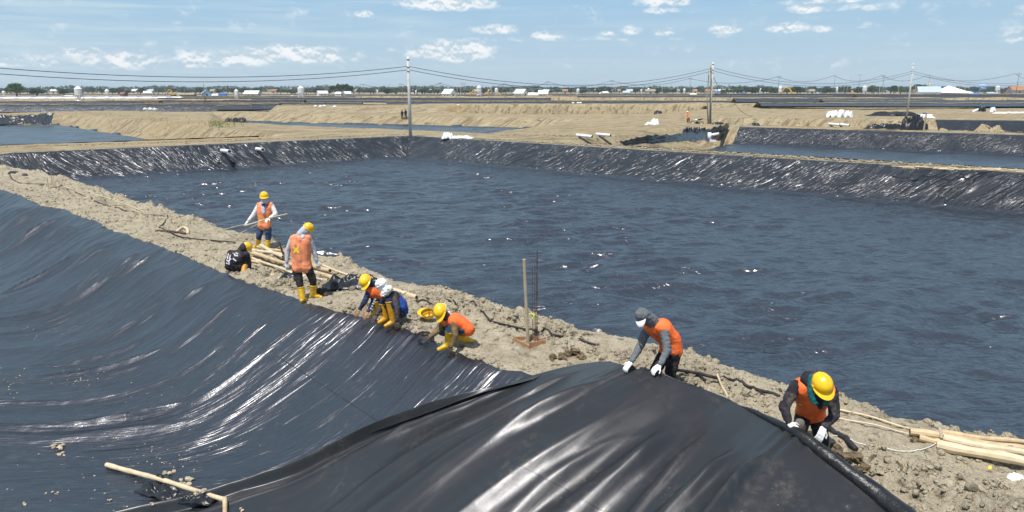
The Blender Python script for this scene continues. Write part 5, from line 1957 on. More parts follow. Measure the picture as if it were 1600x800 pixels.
FW = [((855, 127.5), (955, 126)), ((955, 126), (1077, 122.5)), ((1077, 122.5), (1215, 120)), ((1215, 120), (1302, 118)), ((1302, 118), (1377, 118)), ((1377, 118), (1449, 117.5)), ((1449, 120), (1586, 115)), ((688, 130), (790, 131)), ((568, 132), (688, 130)), ((1586, 115), (1640, 117)), ((626, 131), (689, 130)), ((790, 131), (855, 128)), ((0, 140), (75, 137.5)), ((75, 137.5), (195, 137.5))]
for (a, b) in FW:
    wire_between(P(*a, 400), P(*b, 400), 3.0, .085, 'thin far cable %s' % where(a[0]), 'far power cables', 12)


# --- lined banks of the far ponds: long low dykes faced with liner
def dyke(u0, u1, y0, y1, ztop, zbot, label, depth=3.0, face=None, group='lined banks of the far ponds', left_v=None, crest=1.4):
    """bank from picture column u0 to u1 at distances y0..y1; the near face is lined"""
    n = max(24, int(abs(u1 - u0) / 3))
    Xs, Ys, Zs_ = [], [], []
    for i in range(n + 1):
        f = i / n
        u = u0 + (u1 - u0) * f
        y = y0 + (y1 - y0) * f
        x = (u - 800) / FPX * (y / (ray(800, 150).y)) * 1.0
        j = .12 * float(pn(np.array(x * .15), np.array(y * .1), 300))
        top = ztop + j
        fl = .25 * float(ridge(np.array(x * .35), np.array(.5), 301))
        Xs.append([x, x + .4, x + .2, x]); Ys.append([y, y + depth * .5 - fl, y + depth, y + depth + .05]); Zs_.append([zbot, zbot + (top - zbot) * .5, top, top + .02])
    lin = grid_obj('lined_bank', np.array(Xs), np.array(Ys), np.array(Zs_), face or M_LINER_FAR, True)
    tag(lin, label, 'lined bank', group)
    Xc = np.array([[r[2], r[2] + .1, r[2] + .2, r[2] + .2] for r in Xs]); Yc = np.array([[r[2] - .15, r[2] + .1, r[2] + crest, r[2] + crest + 3] for r in Ys]); Zc = np.array([[r[2] + .03, r[2] + .14, r[2] + .10, zbot - .5] for r in Zs_])
    grid_obj('soil_crest', Xc, Yc, Zc, M_SOIL_FAR, True, parent=lin)
    return lin


def zat(v, y):
    return CAMH + ray(800, v).z / ray(800, v).y * y


DY = [(-60, 430, 205, 218, 163.5, 177.0, 171.5, 'nearest lined bank on the left with bright slanting creases'),
      (-60, 240, 232, 236, 158.5, 165, 163, 'second lined bank at far left behind the nearest one'),
      (140, 470, 240, 246, 157, 163.5, 163, 'lined bank behind the tall silo'),
      (215, 560, 228, 232, 161.5, 169, 167, 'lined bank with ragged pale creases at left centre'),
      (330, 900, 214, 240, 163.5, 171.5, 161.5, 'long dark lined bank running behind the sandy slope at centre left'),
      (430, 1120, 250, 262, 157.5, 161.5, 156.5, 'long lined bank behind the two standing figures'),
      (480, 1250, 285, 290, 153.0, 156.8, 154.0, 'distant lined bank in front of the small white houses'),
      (600, 1320, 232, 270, 158.5, 163.8, 157.0, 'dark lined bank along the top of the brown field at centre'),
      (800, 1400, 320, 330, 150.2, 152.6, 152.0, 'remote lined bank near the tree line at centre right'),
      (1290, 1700, 205, 205, 157.2, 161.0, 161.0, 'upper of two parallel lined banks on the right'),
      (1190, 1700, 182, 178, 161.6, 165.8, 166.5, 'lower of two parallel lined banks on the right'),
      (1340, 1700, 300, 300, 147.5, 152.5, 152.5, 'broad lined bank beside the white tent roof'),
      (1120, 1360, 330, 330, 146.5, 151.5, 151.5, 'dark lined bank behind the orange digger'),
      (-60, 700, 420, 430, 150.2, 153.2, 153.2, 'remote lined bank under the trees at far left'),
      (-60, 420, 350, 352, 151.6, 154.6, 154.6, 'lined bank in front of the long white shelter'),
      (380, 760, 350, 356, 150.6, 153.4, 153.2, 'thin lined bank behind the tall left silo'),
      (760, 1180, 380, 384, 149.4, 152.0, 152.0, 'thin lined bank behind the orange soil heap'),
      (1150, 1480, 250, 250, 154.0, 156.6, 156.8, 'thin lined bank before the straw heap'),
      (-60, 800, 620, 620, 147.4, 149.6, 149.6, 'faint lined bank at the foot of the left tree line'),
      (750, 1700, 640, 640, 146.4, 148.2, 148.2, 'faint lined bank at the foot of the right tree line'),
      (500, 1250, 520, 520, 148.0, 150.3, 150.3, 'most remote lined bank behind the white houses'),
      (1100, 1700, 520, 520, 146.8, 149.2, 149.2, 'most remote lined bank on the right under the trees'),
      (240, 640, 300, 310, 153.0, 156.5, 156.0, 'thin lined bank in front of the brown shelter')]
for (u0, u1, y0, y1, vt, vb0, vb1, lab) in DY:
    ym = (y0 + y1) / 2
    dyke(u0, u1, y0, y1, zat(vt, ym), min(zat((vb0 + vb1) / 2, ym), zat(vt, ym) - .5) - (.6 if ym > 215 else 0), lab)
# low soil ridges between them
for (u0, u1, y, vt, vb) in ((-60, 400, 262, 155, 158), (860, 1600, 270, 152.5, 157.5), (560, 900, 300, 150.5, 153.5), (1100, 1700, 190, 165.5, 168.5), (700, 1300, 205, 162.5, 165.5)):
    n = 60
    m = [[], [], []]
    for i in range(n + 1):
        u = u0 + (u1 - u0) * i / n
        x = (u - 800) / FPX * y
        j = .25 * float(pn(np.array(x * .1), np.array(y), 310))
        for k, (dy, z) in enumerate(((0, zat(vb, y) - 2.6), (.8, zat(vb, y) - .3), (1.5, zat(vt, y) - .1 + j), (3.5, zat(vt, y) + j), (7, zat(vb, y) - .5))):
            if k == 0: m[0].append([]); m[1].append([]); m[2].append([])
            m[0][-1].append(x); m[1][-1].append(y + dy); m[2][-1].append(z)
    o = grid_obj('soil_ridge', *[np.array(q) for q in m], M_SOIL_FAR, True)
    tag(o, kind='structure')

# --- greenhouse-like white strip at far left
p0, p1 = G(-30, 158.0), G(285, 157.5)
root = empty('shelter', (p0 + p1) / 2, 'long low white-sheeted shelter stretching across the far left', 'shelter')
c = (p0 + p1) / 2
L = (p1 - p0).length
ang = math.atan2(p1.y - p0.y, p1.x - p0.x)
hh = 1.5
R_ = Matrix.Rotation(ang, 3, 'Z')
MB().box(R_ @ Vector((0, 0, .55)), (L, 5, 1.1), M=R_).build('wall', M_TENT, root)
n = 40
for k in range(n):
    x = -L / 2 + (k + .5) * L / n
    m = MB()
    m.add([R_ @ Vector(q) for q in [(x - L / n / 2 * .96, -2.7, 1.1), (x + L / n / 2 * .96, -2.7, 1.1), (x + L / n / 2 * .96, 0, 1.75), (x - L / n / 2 * .96, 0, 1.75), (x - L / n / 2 * .96, 2.7, 1.1), (x + L / n / 2 * .96, 2.7, 1.1)]], [(0, 1, 2, 3), (3, 2, 5, 4), (0, 3, 4), (1, 5, 2)])
    m.build('roof_panel', F_LAV if k % 3 == 1 else M_TENT, root)


# --- feed silos
def silo(u, vt, vb, wpx, label, ladder=False):
    p = base_pt(u, vb)
    h = hgt(vt, p)
    w = wpx * pxm(p) / 2
    root = empty('feed_silo', p, label, 'silo', 'white feed silos on legs')
    b0, b1 = h * .50, h * .84
    MB().lathe([(w * .98, b0), (w, b0 + .02), (w, b1)], n=20).build('tank', M_ZINC, root, 'auto')
    MB().lathe([(w * 1.03, b1 - .02), (w * .25, h * .97), (w * .22, h)], n=20).build('cone_roof', M_TENT, root, 'auto')
    MB().lathe([(w * .18, h * .26), (w * .98, b0)], n=20).build('hopper', M_ZINC, root, 'auto')
    for k in range(4):
        a = math.pi / 4 + k * math.pi / 2
        MB().bar((w * .95 * math.cos(a), w * .95 * math.sin(a), 0), (w * .95 * math.cos(a), w * .95 * math.sin(a), b1 * .9), w * .13).build('leg', M_ZINC, root)
    MB().tube([(w * .97 * math.cos(2 * math.pi * k / 16), w * .97 * math.sin(2 * math.pi * k / 16), h * .2) for k in range(17)], w * .05, 5).build('brace', M_ZINC, root)
    MB().box((0, 0, h * .02), (w * 2.3, w * 2.3, h * .05)).build('footing', M_CONC, root)
    if ladder:
        for s in (-.2, .2):
            MB().bar((w * 1.3 + s, 0, 0), (w * 1.3 + s, 0, h * 1.03), .07).build('ladder_rail', M_POLED, root)
        for k in range(14):
            MB().bar((w * 1.3 - .2, 0, h * k / 14), (w * 1.3 + .2, 0, h * k / 14), .05).build('rung', M_POLED, root)
    return root


for (u, vt, vb, w, l, lad) in ((125, 134, 162, 11, 'largest white silo with a ladder, far left beside the bright creased bank', True), (168.5, 139, 154, 6, 'small white silo just right of the largest one', False), (7, 141.5, 152, 5, 'small white silo at the left edge by the round tree', False),
                               (370.5, 139, 158, 6, 'white silo left of the white-roofed shed', True), (471, 134, 157, 9.5, 'tall white silo left of the umbrella-shaped tree', True), (748.5, 133.5, 152, 8, 'tall white silo right of the small white house', True), (775.5, 137, 150.5, 5, 'shorter white silo beside a pole right of the tall one', False),
                               (903, 138, 148.5, 5, 'remote white silo right of the second house', False), (1013, 137.5, 147, 4, 'remote white silo near the centre tree clump', False), (1069, 138, 147, 4, 'remote white silo left of the cross-armed pole', False), (1002, 139, 146.5, 3, 'tiny white silo left of the centre tree clump', False),
                               (1188, 138, 147, 3.5, 'remote white silo between the green trees on the right', False), (1218, 133.5, 153, 5, 'grey white silo against the pole by the orange digger', False), (1350, 133.5, 149, 6.5, 'white silo right of the straw heap', False), (1557.5, 133.5, 148, 6.5, 'white silo near the right edge', False), (1307, 135.5, 148, 3.2, 'slim pale silo left of two white posts', False), (650.0, 141, 148, 2.5, 'tiny white silo right of the corner pole', False), (590, 141, 148, 2.5, 'tiny white silo right of the umbrella-shaped tree', False)):
    silo(u, vt, vb, w, l, lad)


# --- houses
def house(u, vb, vt, wpx, lpx, rz, label, wall=None, roof=None, doorm=None, cat='house', front_door=True, windows=2):
    p = base_pt(u, vb)
    h = hgt(vt, p)
    k = pxm(p)
    W_, L_ = wpx * k, lpx * k
    wh = h * .58
    root = empty('small_house', p, label, cat, None, rz)
    wall = wall or M_WALLW
    m = MB()
    m.box((0, 0, wh / 2 - .2), (L_, W_, wh + .4))
    m.add([(L_ / 2, -W_ / 2, wh), (L_ / 2, W_ / 2, wh), (L_ / 2, 0, h - .1), (-L_ / 2, -W_ / 2, wh), (-L_ / 2, W_ / 2, wh), (-L_ / 2, 0, h - .1)], [(0, 1, 2), (3, 5, 4)])
    m.build('wall', wall, root)
    for s in (-1, 1):
        r = MB()
        a = Vector((0, s * W_ * .60, wh - h * .05)); b = Vector((0, 0, h))
        ov = L_ * .56
        t = .12
        r.add([(-ov, a.y, a.z), (ov, a.y, a.z), (ov, b.y, b.z), (-ov, b.y, b.z), (-ov, a.y, a.z + t), (ov, a.y, a.z + t), (ov, b.y, b.z + t), (-ov, b.y, b.z + t)], [(0, 1, 2, 3), (4, 7, 6, 5), (0, 4, 5, 1), (3, 2, 6, 7), (0, 3, 7, 4), (1, 5, 6, 2)])
        r.build('roof', roof or M_ROOFW, root)
    if front_door:
        MB().box((L_ / 2 + .03, 0, wh * .42), (.10, W_ * .24, wh * .84)).build('door', doorm or M_DOOR, root)
    for i in range(windows):
        x = -L_ / 2 + L_ * (i + 1) / (windows + 1)
        f = MB().box((x, -W_ / 2 - .03, wh * .55), (L_ * .16, .10, wh * .38)).build('window', M_WALLW, root)
        MB().box((x, -W_ / 2 - .07, wh * .55), (L_ * .13, .06, wh * .31)).build('pane', M_DOOR, f)
    return root


house(702, 154.3, 139.3, 13, 17, math.radians(-38), 'small white gabled house with a dark door right of the corner pole')
house(814, 153.5, 139.3, 13, 16, math.radians(-34), 'white gabled house with two openings at centre right of the corner pole')
house(849, 152.8, 141, 10, 14, math.radians(-10), 'low white house partly behind the orange soil heap')
house(834, 152.5, 145, 8, 16, math.radians(-5), 'low bluish white hut between two white houses', M_LBLUE, M_TENT)
house(504, 150.8, 142, 11, 14, math.radians(30), 'white roofed house left of the umbrella-shaped tree')
house(531, 150.5, 143.5, 9, 11, math.radians(-20), 'pale house under the umbrella-shaped tree, left one')
house(543, 150.2, 143, 9, 10, math.radians(20), 'pale house under the umbrella-shaped tree, right one')
house(323, 152.5, 140.5, 12, 12, math.radians(-60), 'light blue and white shed far left of the white tank', M_LBLUE, M_ROOFG)
house(395, 152.3, 141.8, 16, 20, math.radians(0), 'white roofed open shed left of centre far away', M_CONC, M_TENT)
house(231, 149.5, 142.5, 7, 10, math.radians(25), 'far left house with tilted white roof', M_CONC, M_TENT)
house(108, 152.5, 149.3, 6, 12, 0, 'low white building between the dark tree and the largest silo', M_TENT, M_TENT)
house(194, 150.5, 144.5, 7, 9, math.radians(-30), 'dark red roofed hut right of the small silo', M_MAROON, simple('roof_red', (.30, .09, .06), .7))
house(1082, 149, 146, 6, 10, 0, 'remote low white building at centre right', M_TENT, M_TENT)
house(945, 148, 143, 8, 9, .3, 'remote white-roofed hut right of centre', M_WALLW, M_TENT)
house(979, 148, 142, 8, 10, -.3, 'remote pale hut beside the centre trees', M_WALLW, M_ROOFG)
house(1120, 146.5, 142.5, 7, 8, .2, 'remote blue-roofed hut behind the propped pole', M_WALLW, M_BLUE)
house(1160, 146, 142.5, 5, 6, .2, 'remote blue hut among the right-hand trees', M_BLUE, M_LBLUE)
house(1512, 148, 142.5, 9, 10, .4, 'remote pale hut right of the white tent roof', M_WALLW, M_ROOFG)
house(1523, 148.5, 145, 6, 10, 0, 'remote low blue shed near the right edge', M_BLUE, M_BLUE)
house(1546, 148.5, 144, 8, 12, .1, 'remote light blue shed near the right edge', M_LBLUE, M_ROOFG)
house(1572, 148, 143.5, 8, 12, .1, 'remote red-brown roofed shed at the right edge', M_MAROON, M_MAROON)
house(1592, 148, 134.5, 16, 30, 0, 'large far building with an orange roof at the right edge', M_CONC, M_OHEAP)
r1 = house(1449, 154.5, 135.3, 17, 29, math.radians(-14), 'white house with grey blue roof, brown gable and blue door near the right edge', M_WALLW, M_ROOFG, M_DOOR)
p = r1.location
MB().box((5.2 * .62, -2.25, 1.05), (1.25, .12, 2.1)).build('blue_door', M_BLUE, r1)
p = base_pt(1487, 154)
root = empty('tent', p, 'big white hipped tent roof over maroon walls near the right edge', 'tent')
k = pxm(p); h = hgt(134, p)
MB().box((0, 0, h * .22), (34 * k, 9, h * .44)).build('wall', M_MAROON, root)
m = MB()
a, b = 21 * k, 6.5
m.add([(-a, -b, h * .45), (a, -b, h * .42), (a, b, h * .42), (-a, b, h * .45), (-8 * k, 0, h), (-6 * k, 0, h)], [(0, 1, 5, 4), (1, 2, 5), (2, 3, 4, 5), (3, 0, 4)])
m.build('roof', M_TENT, root)
for x in (-14, -4, 6, 14):
    MB().bar((x * k, -4.8, 0), (x * k, -4.8, h * .45), .15).build('post', M_POLED, root)
for i in range(3):
    o = MB().box((0, 0, .55), (3.6, 1.6, 1.1), taper=.8).build('parked_van', M_TENT)
    MB().box((.2, -.82, .8), (2.2, .06, .35)).build('window', M_DOOR, o)
    for s in (-1.1, 1.1):
        MB().tube([(s, -.85, .3), (s, -.7, .3)], .3, 10).build('wheel', M_BLK, o)
    o.location = base_pt(1478 + i * 11, 154.6)
    tag(o, ('small white van in front of the maroon tent wall, left one', 'small white van in the middle in front of the maroon tent wall', 'small white van in front of the maroon tent wall, right one')[i], 'van', 'vans beside the tent')
# water tank tower behind the house, brown shelter, containers
p = base_pt(1501 - 50.5, 151)
root = empty('water_tower', p, 'yellowish water tank on dark legs above the grey blue roof', 'water tower')
h = hgt(130.5, p)
MB().lathe([(1.1, h * .82), (1.15, h * .85), (1.1, h * .95), (.4, h)], n=14).build('tank', simple('tank_cream', (.62, .52, .30), .5), root, 'auto')
for s in (-1, 1):
    for t in (-1, 1):
        MB().bar((s * .8, t * .8, 0), (s * .7, t * .7, h * .83), .14).build('leg', M_POLED, root)
p = base_pt(1533, 146.8)
root = empty('water_tower', p, 'remote light blue water tower on legs near the right edge', 'water tower')
h = hgt(128.5, p)
MB().lathe([(3.2, h * .60), (6.5, h * .66), (1.2, h * .85), (.3, h)], n=14).build('tank', M_LBLUE, root, 'auto')
for s in (-1, 1):
    MB().bar((s * 2.5, 0, 0), (s * 2.2, 0, h * .62), .7).build('leg', M_LBLUE, root)
p = base_pt(292.5, 152.5)
root = empty('shelter', p, 'open brown-roofed shelter on posts far left of centre', 'shelter')
k = pxm(p); h = hgt(145, p)
m = MB(); w = 13.5 * k
m.add([(-w, -3, h * .62), (w, -3, h * .62), (w * .95, 0, h), (-w * .95, 0, h), (-w, 3, h * .62), (w, 3, h * .62)], [(0, 1, 2, 3), (3, 2, 5, 4), (0, 3, 4), (1, 5, 2)])
m.build('roof', M_ROOFB, root)
for i in range(6):
    MB().bar((-w * .95 + i * w * .38, -2.7, 0), (-w * .95 + i * w * .38, -2.7, h * .65), .22).build('post', M_POLED, root)
MB().box((0, 1.5, h * .28), (w * 1.9, .2, h * .56)).build('back_wall', M_DOOR, root)
o = MB().box((0, 0, 1.2), (4.2, 2.2, 2.4)).build('shipping_container', M_BLUE); o.location = base_pt(349, 152.5); tag(o, 'bright blue container far left of centre', 'container')
MB().box((0, -1.13, 1.2), (3.9, .06, 2.1)).build('side_panel', M_BLUE, o)
o = MB().tube([(-2, 0, 1.1), (2, 0, 1.1)], 1.1, 16).build('water_tank', M_TENT, None, 'auto'); o.location = base_pt(337, 152.5); tag(o, 'white round tank between the light blue shed and the blue container', 'tank')
MB().box((0, 0, .2), (3, 1.6, .5)).build('cradle', M_CONC, o)


# --- earth moving machines
def digger(u, vb, s, rz, label, mat, boom=True):
    p = base_pt(u, vb)
    root = empty('excavator', p, label, 'excavator', 'excavators working beyond the ponds', rz)
    for t in (-1, 1):
        MB().box((0, t * 1.1 * s, .45 * s), (3.4 * s, .6 * s, .9 * s), taper=.8).build('track', M_BLK, root)
    MB().tube([(0, 0, .8 * s), (0, 0, 1.1 * s)], .9 * s, 12).build('turntable', M_BLK, root)
    MB().box((-.5 * s, 0, 1.6 * s), (2.8 * s, 2.3 * s, 1.0 * s)).build('engine_body', mat, root)
    c = MB().box((.7 * s, .65 * s, 2.2 * s), (1.2 * s, 1.0 * s, 1.6 * s)).build('cab', mat, root)
    MB().box((.9 * s, .12 * s, 2.4 * s), (.9 * s, .06 * s, .9 * s)).build('window', M_DOOR, c)
    MB().tube([(.6 * s, -.3 * s, 1.8 * s), (2.3 * s, -.3 * s, 4.6 * s), (4.3 * s, -.3 * s, 4.9 * s)], [.32 * s, .30 * s, .22 * s], 6).build('boom', mat, root)
    MB().bar((4.2 * s, -.3 * s, 5.0 * s), (5.4 * s, -.3 * s, 2.6 * s), .32 * s).build('stick', mat, root)
    MB().box((5.3 * s, -.3 * s, 2.2 * s), (.9 * s, .9 * s, .8 * s), taper=.6).build('bucket', M_BLK, root)
    return root


digger(1241, 155, 1.15, math.radians(168), 'orange excavator with raised arm beside the far pole on the right', M_YEL)
digger(735, 149.8, 1.0, 0.2, 'yellow excavator far right of the small white house, first in its row', M_YEL)
digger(744, 150, .7, 2.8, 'yellow excavator far off just left of the tall silo', M_YEL)
digger(760, 149.5, .9, 0.3, 'yellow excavator far off just right of the tall silo', M_YEL)
digger(781, 149, .8, 2.9, 'yellow excavator far off right of the shorter silo', M_YEL)
digger(844, 151.5, .75, 0.3, 'yellow excavator standing before the low white house', M_YEL)
digger(271, 150.5, .9, 2.9, 'small yellow excavator at the left end of the brown shelter', M_YEL)
# truck
p = base_pt(1160, 153.5)
root = empty('truck', p, 'dark blue truck standing far off right of the propped pole', 'truck', None, .1)
MB().box((-.6, 0, 1.3), (3.2, 1.9, 1.1)).build('cargo_bed', simple('truck_blue', (.02, .03, .16), .5), root)
c_ = MB().box((1.9, 0, 1.35), (1.5, 1.8, 1.6), taper=.85).build('cab', M_BLUE, root)
MB().box((2.3, -.9, 1.7), (.6, .08, .5)).build('window', M_DOOR, c_)
for x in (-1.4, 1.8):
    for t in (-.9, .9):
        MB().tube([(x, t - .12, .45), (x, t + .12, .45)], .45, 12).build('wheel', M_BLK, root)


# heaps of sand, straw, sacks
def heap(u, vb, vt, wpx, mat, label, name='sand_heap', cat='heap', group=None, n=1, rough=.25):
    p = base_pt(u, vb)
    k = pxm(p); h = max(.25, hgt(vt, p))
    m = MB()
    m.lathe([(wpx * k / 2, -.1), (wpx * k * .38, h * .3), (wpx * k * .2, h * .72), (wpx * k * .05, h), (.001, h)], n=14)
    o = m.build(name, mat)
    for v in o.data.vertices:
        q = mnoise.noise(Vector((v.co.x * .9, v.co.y * .9, v.co.z + u)))
        v.co.x *= 1 + rough * q; v.co.z *= 1 + rough * q
    o.location = p
    return tag(o, label, cat, group)


heap(859, 155, 148.7, 26, M_OHEAP, 'heap of orange soil in front of the low white house', 'soil_heap')
heap(880, 155, 151, 18, M_TAN, 'pale sand heap right of the orange soil heap')
heap(896, 155.3, 152.2, 16, M_TAN, 'second pale sand heap right of the orange soil')
heap(458, 152.5, 149, 22, M_TAN, 'sand heap left of the tall silo at centre left')
heap(673, 153.5, 151.5, 16, M_TAN, 'low sand heap left of the small white house')
heap(698, 154.6, 151.5, 7, M_OHEAP, 'small brick-red heap against the small white house', 'soil_heap')
heap(656, 152.5, 150.5, 14, M_OHEAP, 'low ochre soil heap right of the corner pole', 'soil_heap')
heap(1141, 150, 147.5, 12, M_TAN, 'remote pale heap behind the propped pole')
heap(940, 147.5, 144, 14, M_TENT, 'white covered heap right of the second house')
heap(1381, 155, 149, 24, M_TAN, 'sand heap left of the slim concrete pole')
heap(1398, 154, 148.8, 16, M_TENT, 'whitish heap just left of the slim concrete pole')
heap(1330, 154.5, 144.5, 20, simple('straw', (.38, .25, .13), .9, .3, 2, .5, 5, .1, .1), 'tall straw-coloured heap beside the two white posts', 'straw_heap', rough=.6)
heap(1316, 155, 148.5, 14, simple('junk_dark', (.14, .10, .07), .9, .5, 2, .5, 4), 'heap of mixed scrap between white posts', 'scrap_heap', rough=.8)
heap(1306, 155.5, 150, 10, M_BLK, 'dark scrap heap left of the mixed scrap', 'scrap_heap', rough=.6)
heap(1294, 155.5, 149, 6, M_ORG, 'small orange heap of gear by the blue tarpaulin', 'gear_heap', rough=.6)
heap(1286, 156.3, 152, 5, M_TENT, 'white sack heap under the blue tarpaulin', 'sack_heap', rough=.5)
heap(1276, 155.5, 149.5, 6, M_BLK, 'dark gear heap left of the blue tarpaulin', 'gear_heap', rough=.6)
# blue tarpaulin parasol
p = base_pt(1277, 156)
root = empty('parasol', p, 'tilted light blue parasol over gear on the right horizon', 'parasol')
h = hgt(142.5, p)
Mt = Matrix.Rotation(math.radians(38), 3, 'Y') @ Matrix.Rotation(math.radians(25), 3, 'X')
MB().lathe([(.9, -.02), (.85, .06), (.5, .30), (.02, .48)], (.1, 0, h * .72), 12, Mt).build('canopy', M_LBLUE, root, 'auto')
MB().bar((0, 0, 0), (.1, 0, h * .78), .06).build('post', M_POLED, root)


# white sacks and sheets on the soil
def sacks(u, vb, wpx, hpx, n, label, mat=None, seed=0, yoff=0):
    p = base_pt(u, vb)
    k = pxm(p)
    root = empty('sack_pile', p, label, 'sacks')
    r2 = random.Random(seed)
    for i in range(n):
        s = MB().blob((0, 0, 0), 1, 3, .22, 1.6, seed + i * 3.7, 1, scl=(.9, .7, .8))
        o = s.build('sack', mat or M_SACK, root, False)
        o.scale = (wpx * k * r2.uniform(.16, .26), wpx * k * .16, hpx * k * r2.uniform(.26, .42))
        o.location = ((i / (max(1, n - 1)) - .5) * wpx * k * .75, r2.uniform(-.3, .3), hpx * k * r2.uniform(.15, .55) * (1 - .4 * abs(i / max(1, n - 1) - .5)))
    return root


crumple(base_pt(700, 216.5) + Vector((0, 0, .1)), 1.2, .8, .42, 'white crumpled sheet heap right of the corner pole', M_SACK, seed=31, name='white_sheet', cat='sheet', n=30)
crumple(base_pt(721, 216.5) + Vector((0, 0, .1)), 2.4, .7, .18, 'flat white sheeting trailing right from the white heap', M_SACK, seed=32, name='white_sheet', cat='sheet', n=36)
crumple(base_pt(1023, 193.5), 1.3, .9, .6, 'white sack bundle standing on the brown field left of the motorcycle', M_SACK, seed=33, name='white_sheet', cat='sheet', n=28)
crumple(base_pt(1016, 194.5), 1.6, .5, .35, 'white sheeting spilled beside the white sack bundle', M_SACK, seed=34, name='white_sheet', cat='sheet', n=28)
crumple(base_pt(1139, 192.5), 1.3, .9, .6, 'white sack heap on the field right of the propped pole', M_SACK, seed=35, name='white_sheet', cat='sheet', n=28)
for (u, w, l) in ((1297, .9, 'left white sack loop in the pile left of the slim pole'), (1304, 1.0, 'second white sack loop in the pile left of the slim pole'), (1315, 1.1, 'third rounded white sack roll in the pile'), (1325, 1.0, 'rightmost white sack roll in the pile')):
    crumple(base_pt(u, 182.8), 1.6, .9, 1.05 * w, l, M_SACK, seed=u, name='white_sack', cat='sack', n=26, amp=.4, fr=.6)
sacks(1294, 176, 3.5, 6, 2, 'dark bundle beside the left white sack loop', M_SCRAP, 2)
crumple(base_pt(1445, 184.5) + Vector((0, 0, .1)), 3.2, 1.2, .5, 'white sheeting on top of the black bundle by the slim pole', M_SACK, seed=37, name='white_sheet', cat='sheet', n=34)
crumple(base_pt(1551, 175), 1.3, .8, .8, 'white ring-shaped sack near the right edge', M_SACK, seed=38, name='white_sack', cat='sack', n=24)
crumple(base_pt(1580, 177), 8.0, 1.2, .25, 'long pale flat sheeting at the right edge', M_SACK, seed=39, name='white_sheet', cat='sheet', n=40)
o = MB().tube([base_pt(1518, 177) * 0, Vector((2.6, .3, 1.0))], [.26, .30], 10).build('rolled_sheet', M_SACK, None, 'auto'); o.location = base_pt(1519, 174.5); tag(o, 'grey white rolled sheet propped on the field near the right edge', 'roll')
crumple(base_pt(1533, 174.5), 2.0, 1.0, .95, 'dark open end of sheeting beside the grey white roll', M_SCRAP, seed=40, n=24)
crumple(base_pt(368, 189) + Vector((0, 0, .1)), 4.6, 2.0, 1.35, 'heap of black liner on the sandy slope at left centre', M_SCRAP, seed=41, n=50, fr=1.6)
crumple(base_pt(385, 190.5), 9, 2.0, .22, 'flat black liner tail spreading from the heap at left centre', M_SCRAP, seed=42, n=50)
crumple(base_pt(1029, 167.5), 2.6, 1.4, .95, 'small dark mound of sheeting on the brown field', M_SCRAP, seed=43, n=24)
crumple(base_pt(1402, 180.5), 12.0, 2.4, .75, 'long flat black tarpaulin lying left and right of the slim pole', M_SCRAP, seed=44, n=60, amp=.3, fr=.7)
crumple(base_pt(1428, 203) + Vector((0, 0, -1.0)), 3.6, 2.0, 1.9, 'black liner bundle at the corner of the bank on the right', M_SCRAP, seed=45, n=50, fr=1.5)
crumple(base_pt(1380, 203.5) + Vector((0, 0, .2)), 4.6, 1.0, .45, 'low black liner tail left of the corner bundle', M_SCRAP, seed=46, n=40, fr=1.4)
crumple(base_pt(1122, 193.5), 1.8, .8, .35, 'black rag at the foot of the propped pole', M_SCRAP, seed=47, n=24)
crumple(base_pt(1180, 196.5), 1.5, .7, .35, 'black rag on the rim right of the propped pole', M_SCRAP, seed=48, n=24)
# liner heap spilling over the left end of the narrow pond
def slope_drape(pts_top, pts_bot, label, seed, mat=None, bulge=.25):
    n, k = 90, 26
    tpn = np.array([list(p) for p in pts_top]); bt = np.array([list(p) for p in pts_bot])
    f = np.linspace(0, 1, n)
    si = np.linspace(0, 1, len(tpn)); sj = np.linspace(0, 1, len(bt))
    T3 = np.stack([np.interp(f, si, tpn[:, c]) for c in range(3)], -1)
    B3 = np.stack([np.interp(f, sj, bt[:, c]) for c in range(3)], -1)
    g = np.linspace(0, 1, k)
    V3 = T3[:, None, :] * (1 - g)[None, :, None] + B3[:, None, :] * g[None, :, None]
    F2, G2 = np.meshgrid(f * 8, g * 2, indexing='ij')
    h = bulge * (ridge(F2 * 1.2 + G2, G2 * .8, seed, 1.3) + .5 * ridge(F2 * 3 - G2, G2 * 1.6, seed + 1, 1.2))
    V3[:, :, 2] += h * (1 - .4 * G2 / 2); V3[:, :, 1] -= h * .5
    o = grid_obj('draped_liner', V3[:, :, 0], V3[:, :, 1], V3[:, :, 2], mat or M_SCRAP, False)
    return tag(o, label, 'pond liner')


slope_drape([G(968, 226, -.2), P(1010, 217, 62), P(1060, 213, 72), P(1075, 210, 78), P(1105, 208, 84), P(1140, 197, 91)],
            [G(975, 229, -.3), P(1010, 226, 62), P(1060, 223, 70), P(1090, 222, 76), P(1115, 221, 84), P(1128, 222, 92)], 'black liner heaped along the bank at the left end of the narrow pond', 401)
slope_drape([P(1066, 209, 82), P(1085, 206, 84), P(1110, 208, 86), P(1138, 198, 92)], [P(1065, 214, 80), P(1090, 216, 82), P(1112, 217, 84), P(1132, 212, 90)], 'crumpled black liner folds beside the white fittings of the narrow pond', 405, bulge=.5)
slope_drape([P(-30, 181, 140), P(0, 182, 139), P(28, 184, 138), P(55, 182, 138), P(86, 178, 138)], [P(-30, 196, 138), P(0, 196, 136), P(30, 195.5, 135), P(60, 195, 134), P(81, 196, 134)], 'black liner hanging over the end bank of the second pond at far left', 409, bulge=.35)


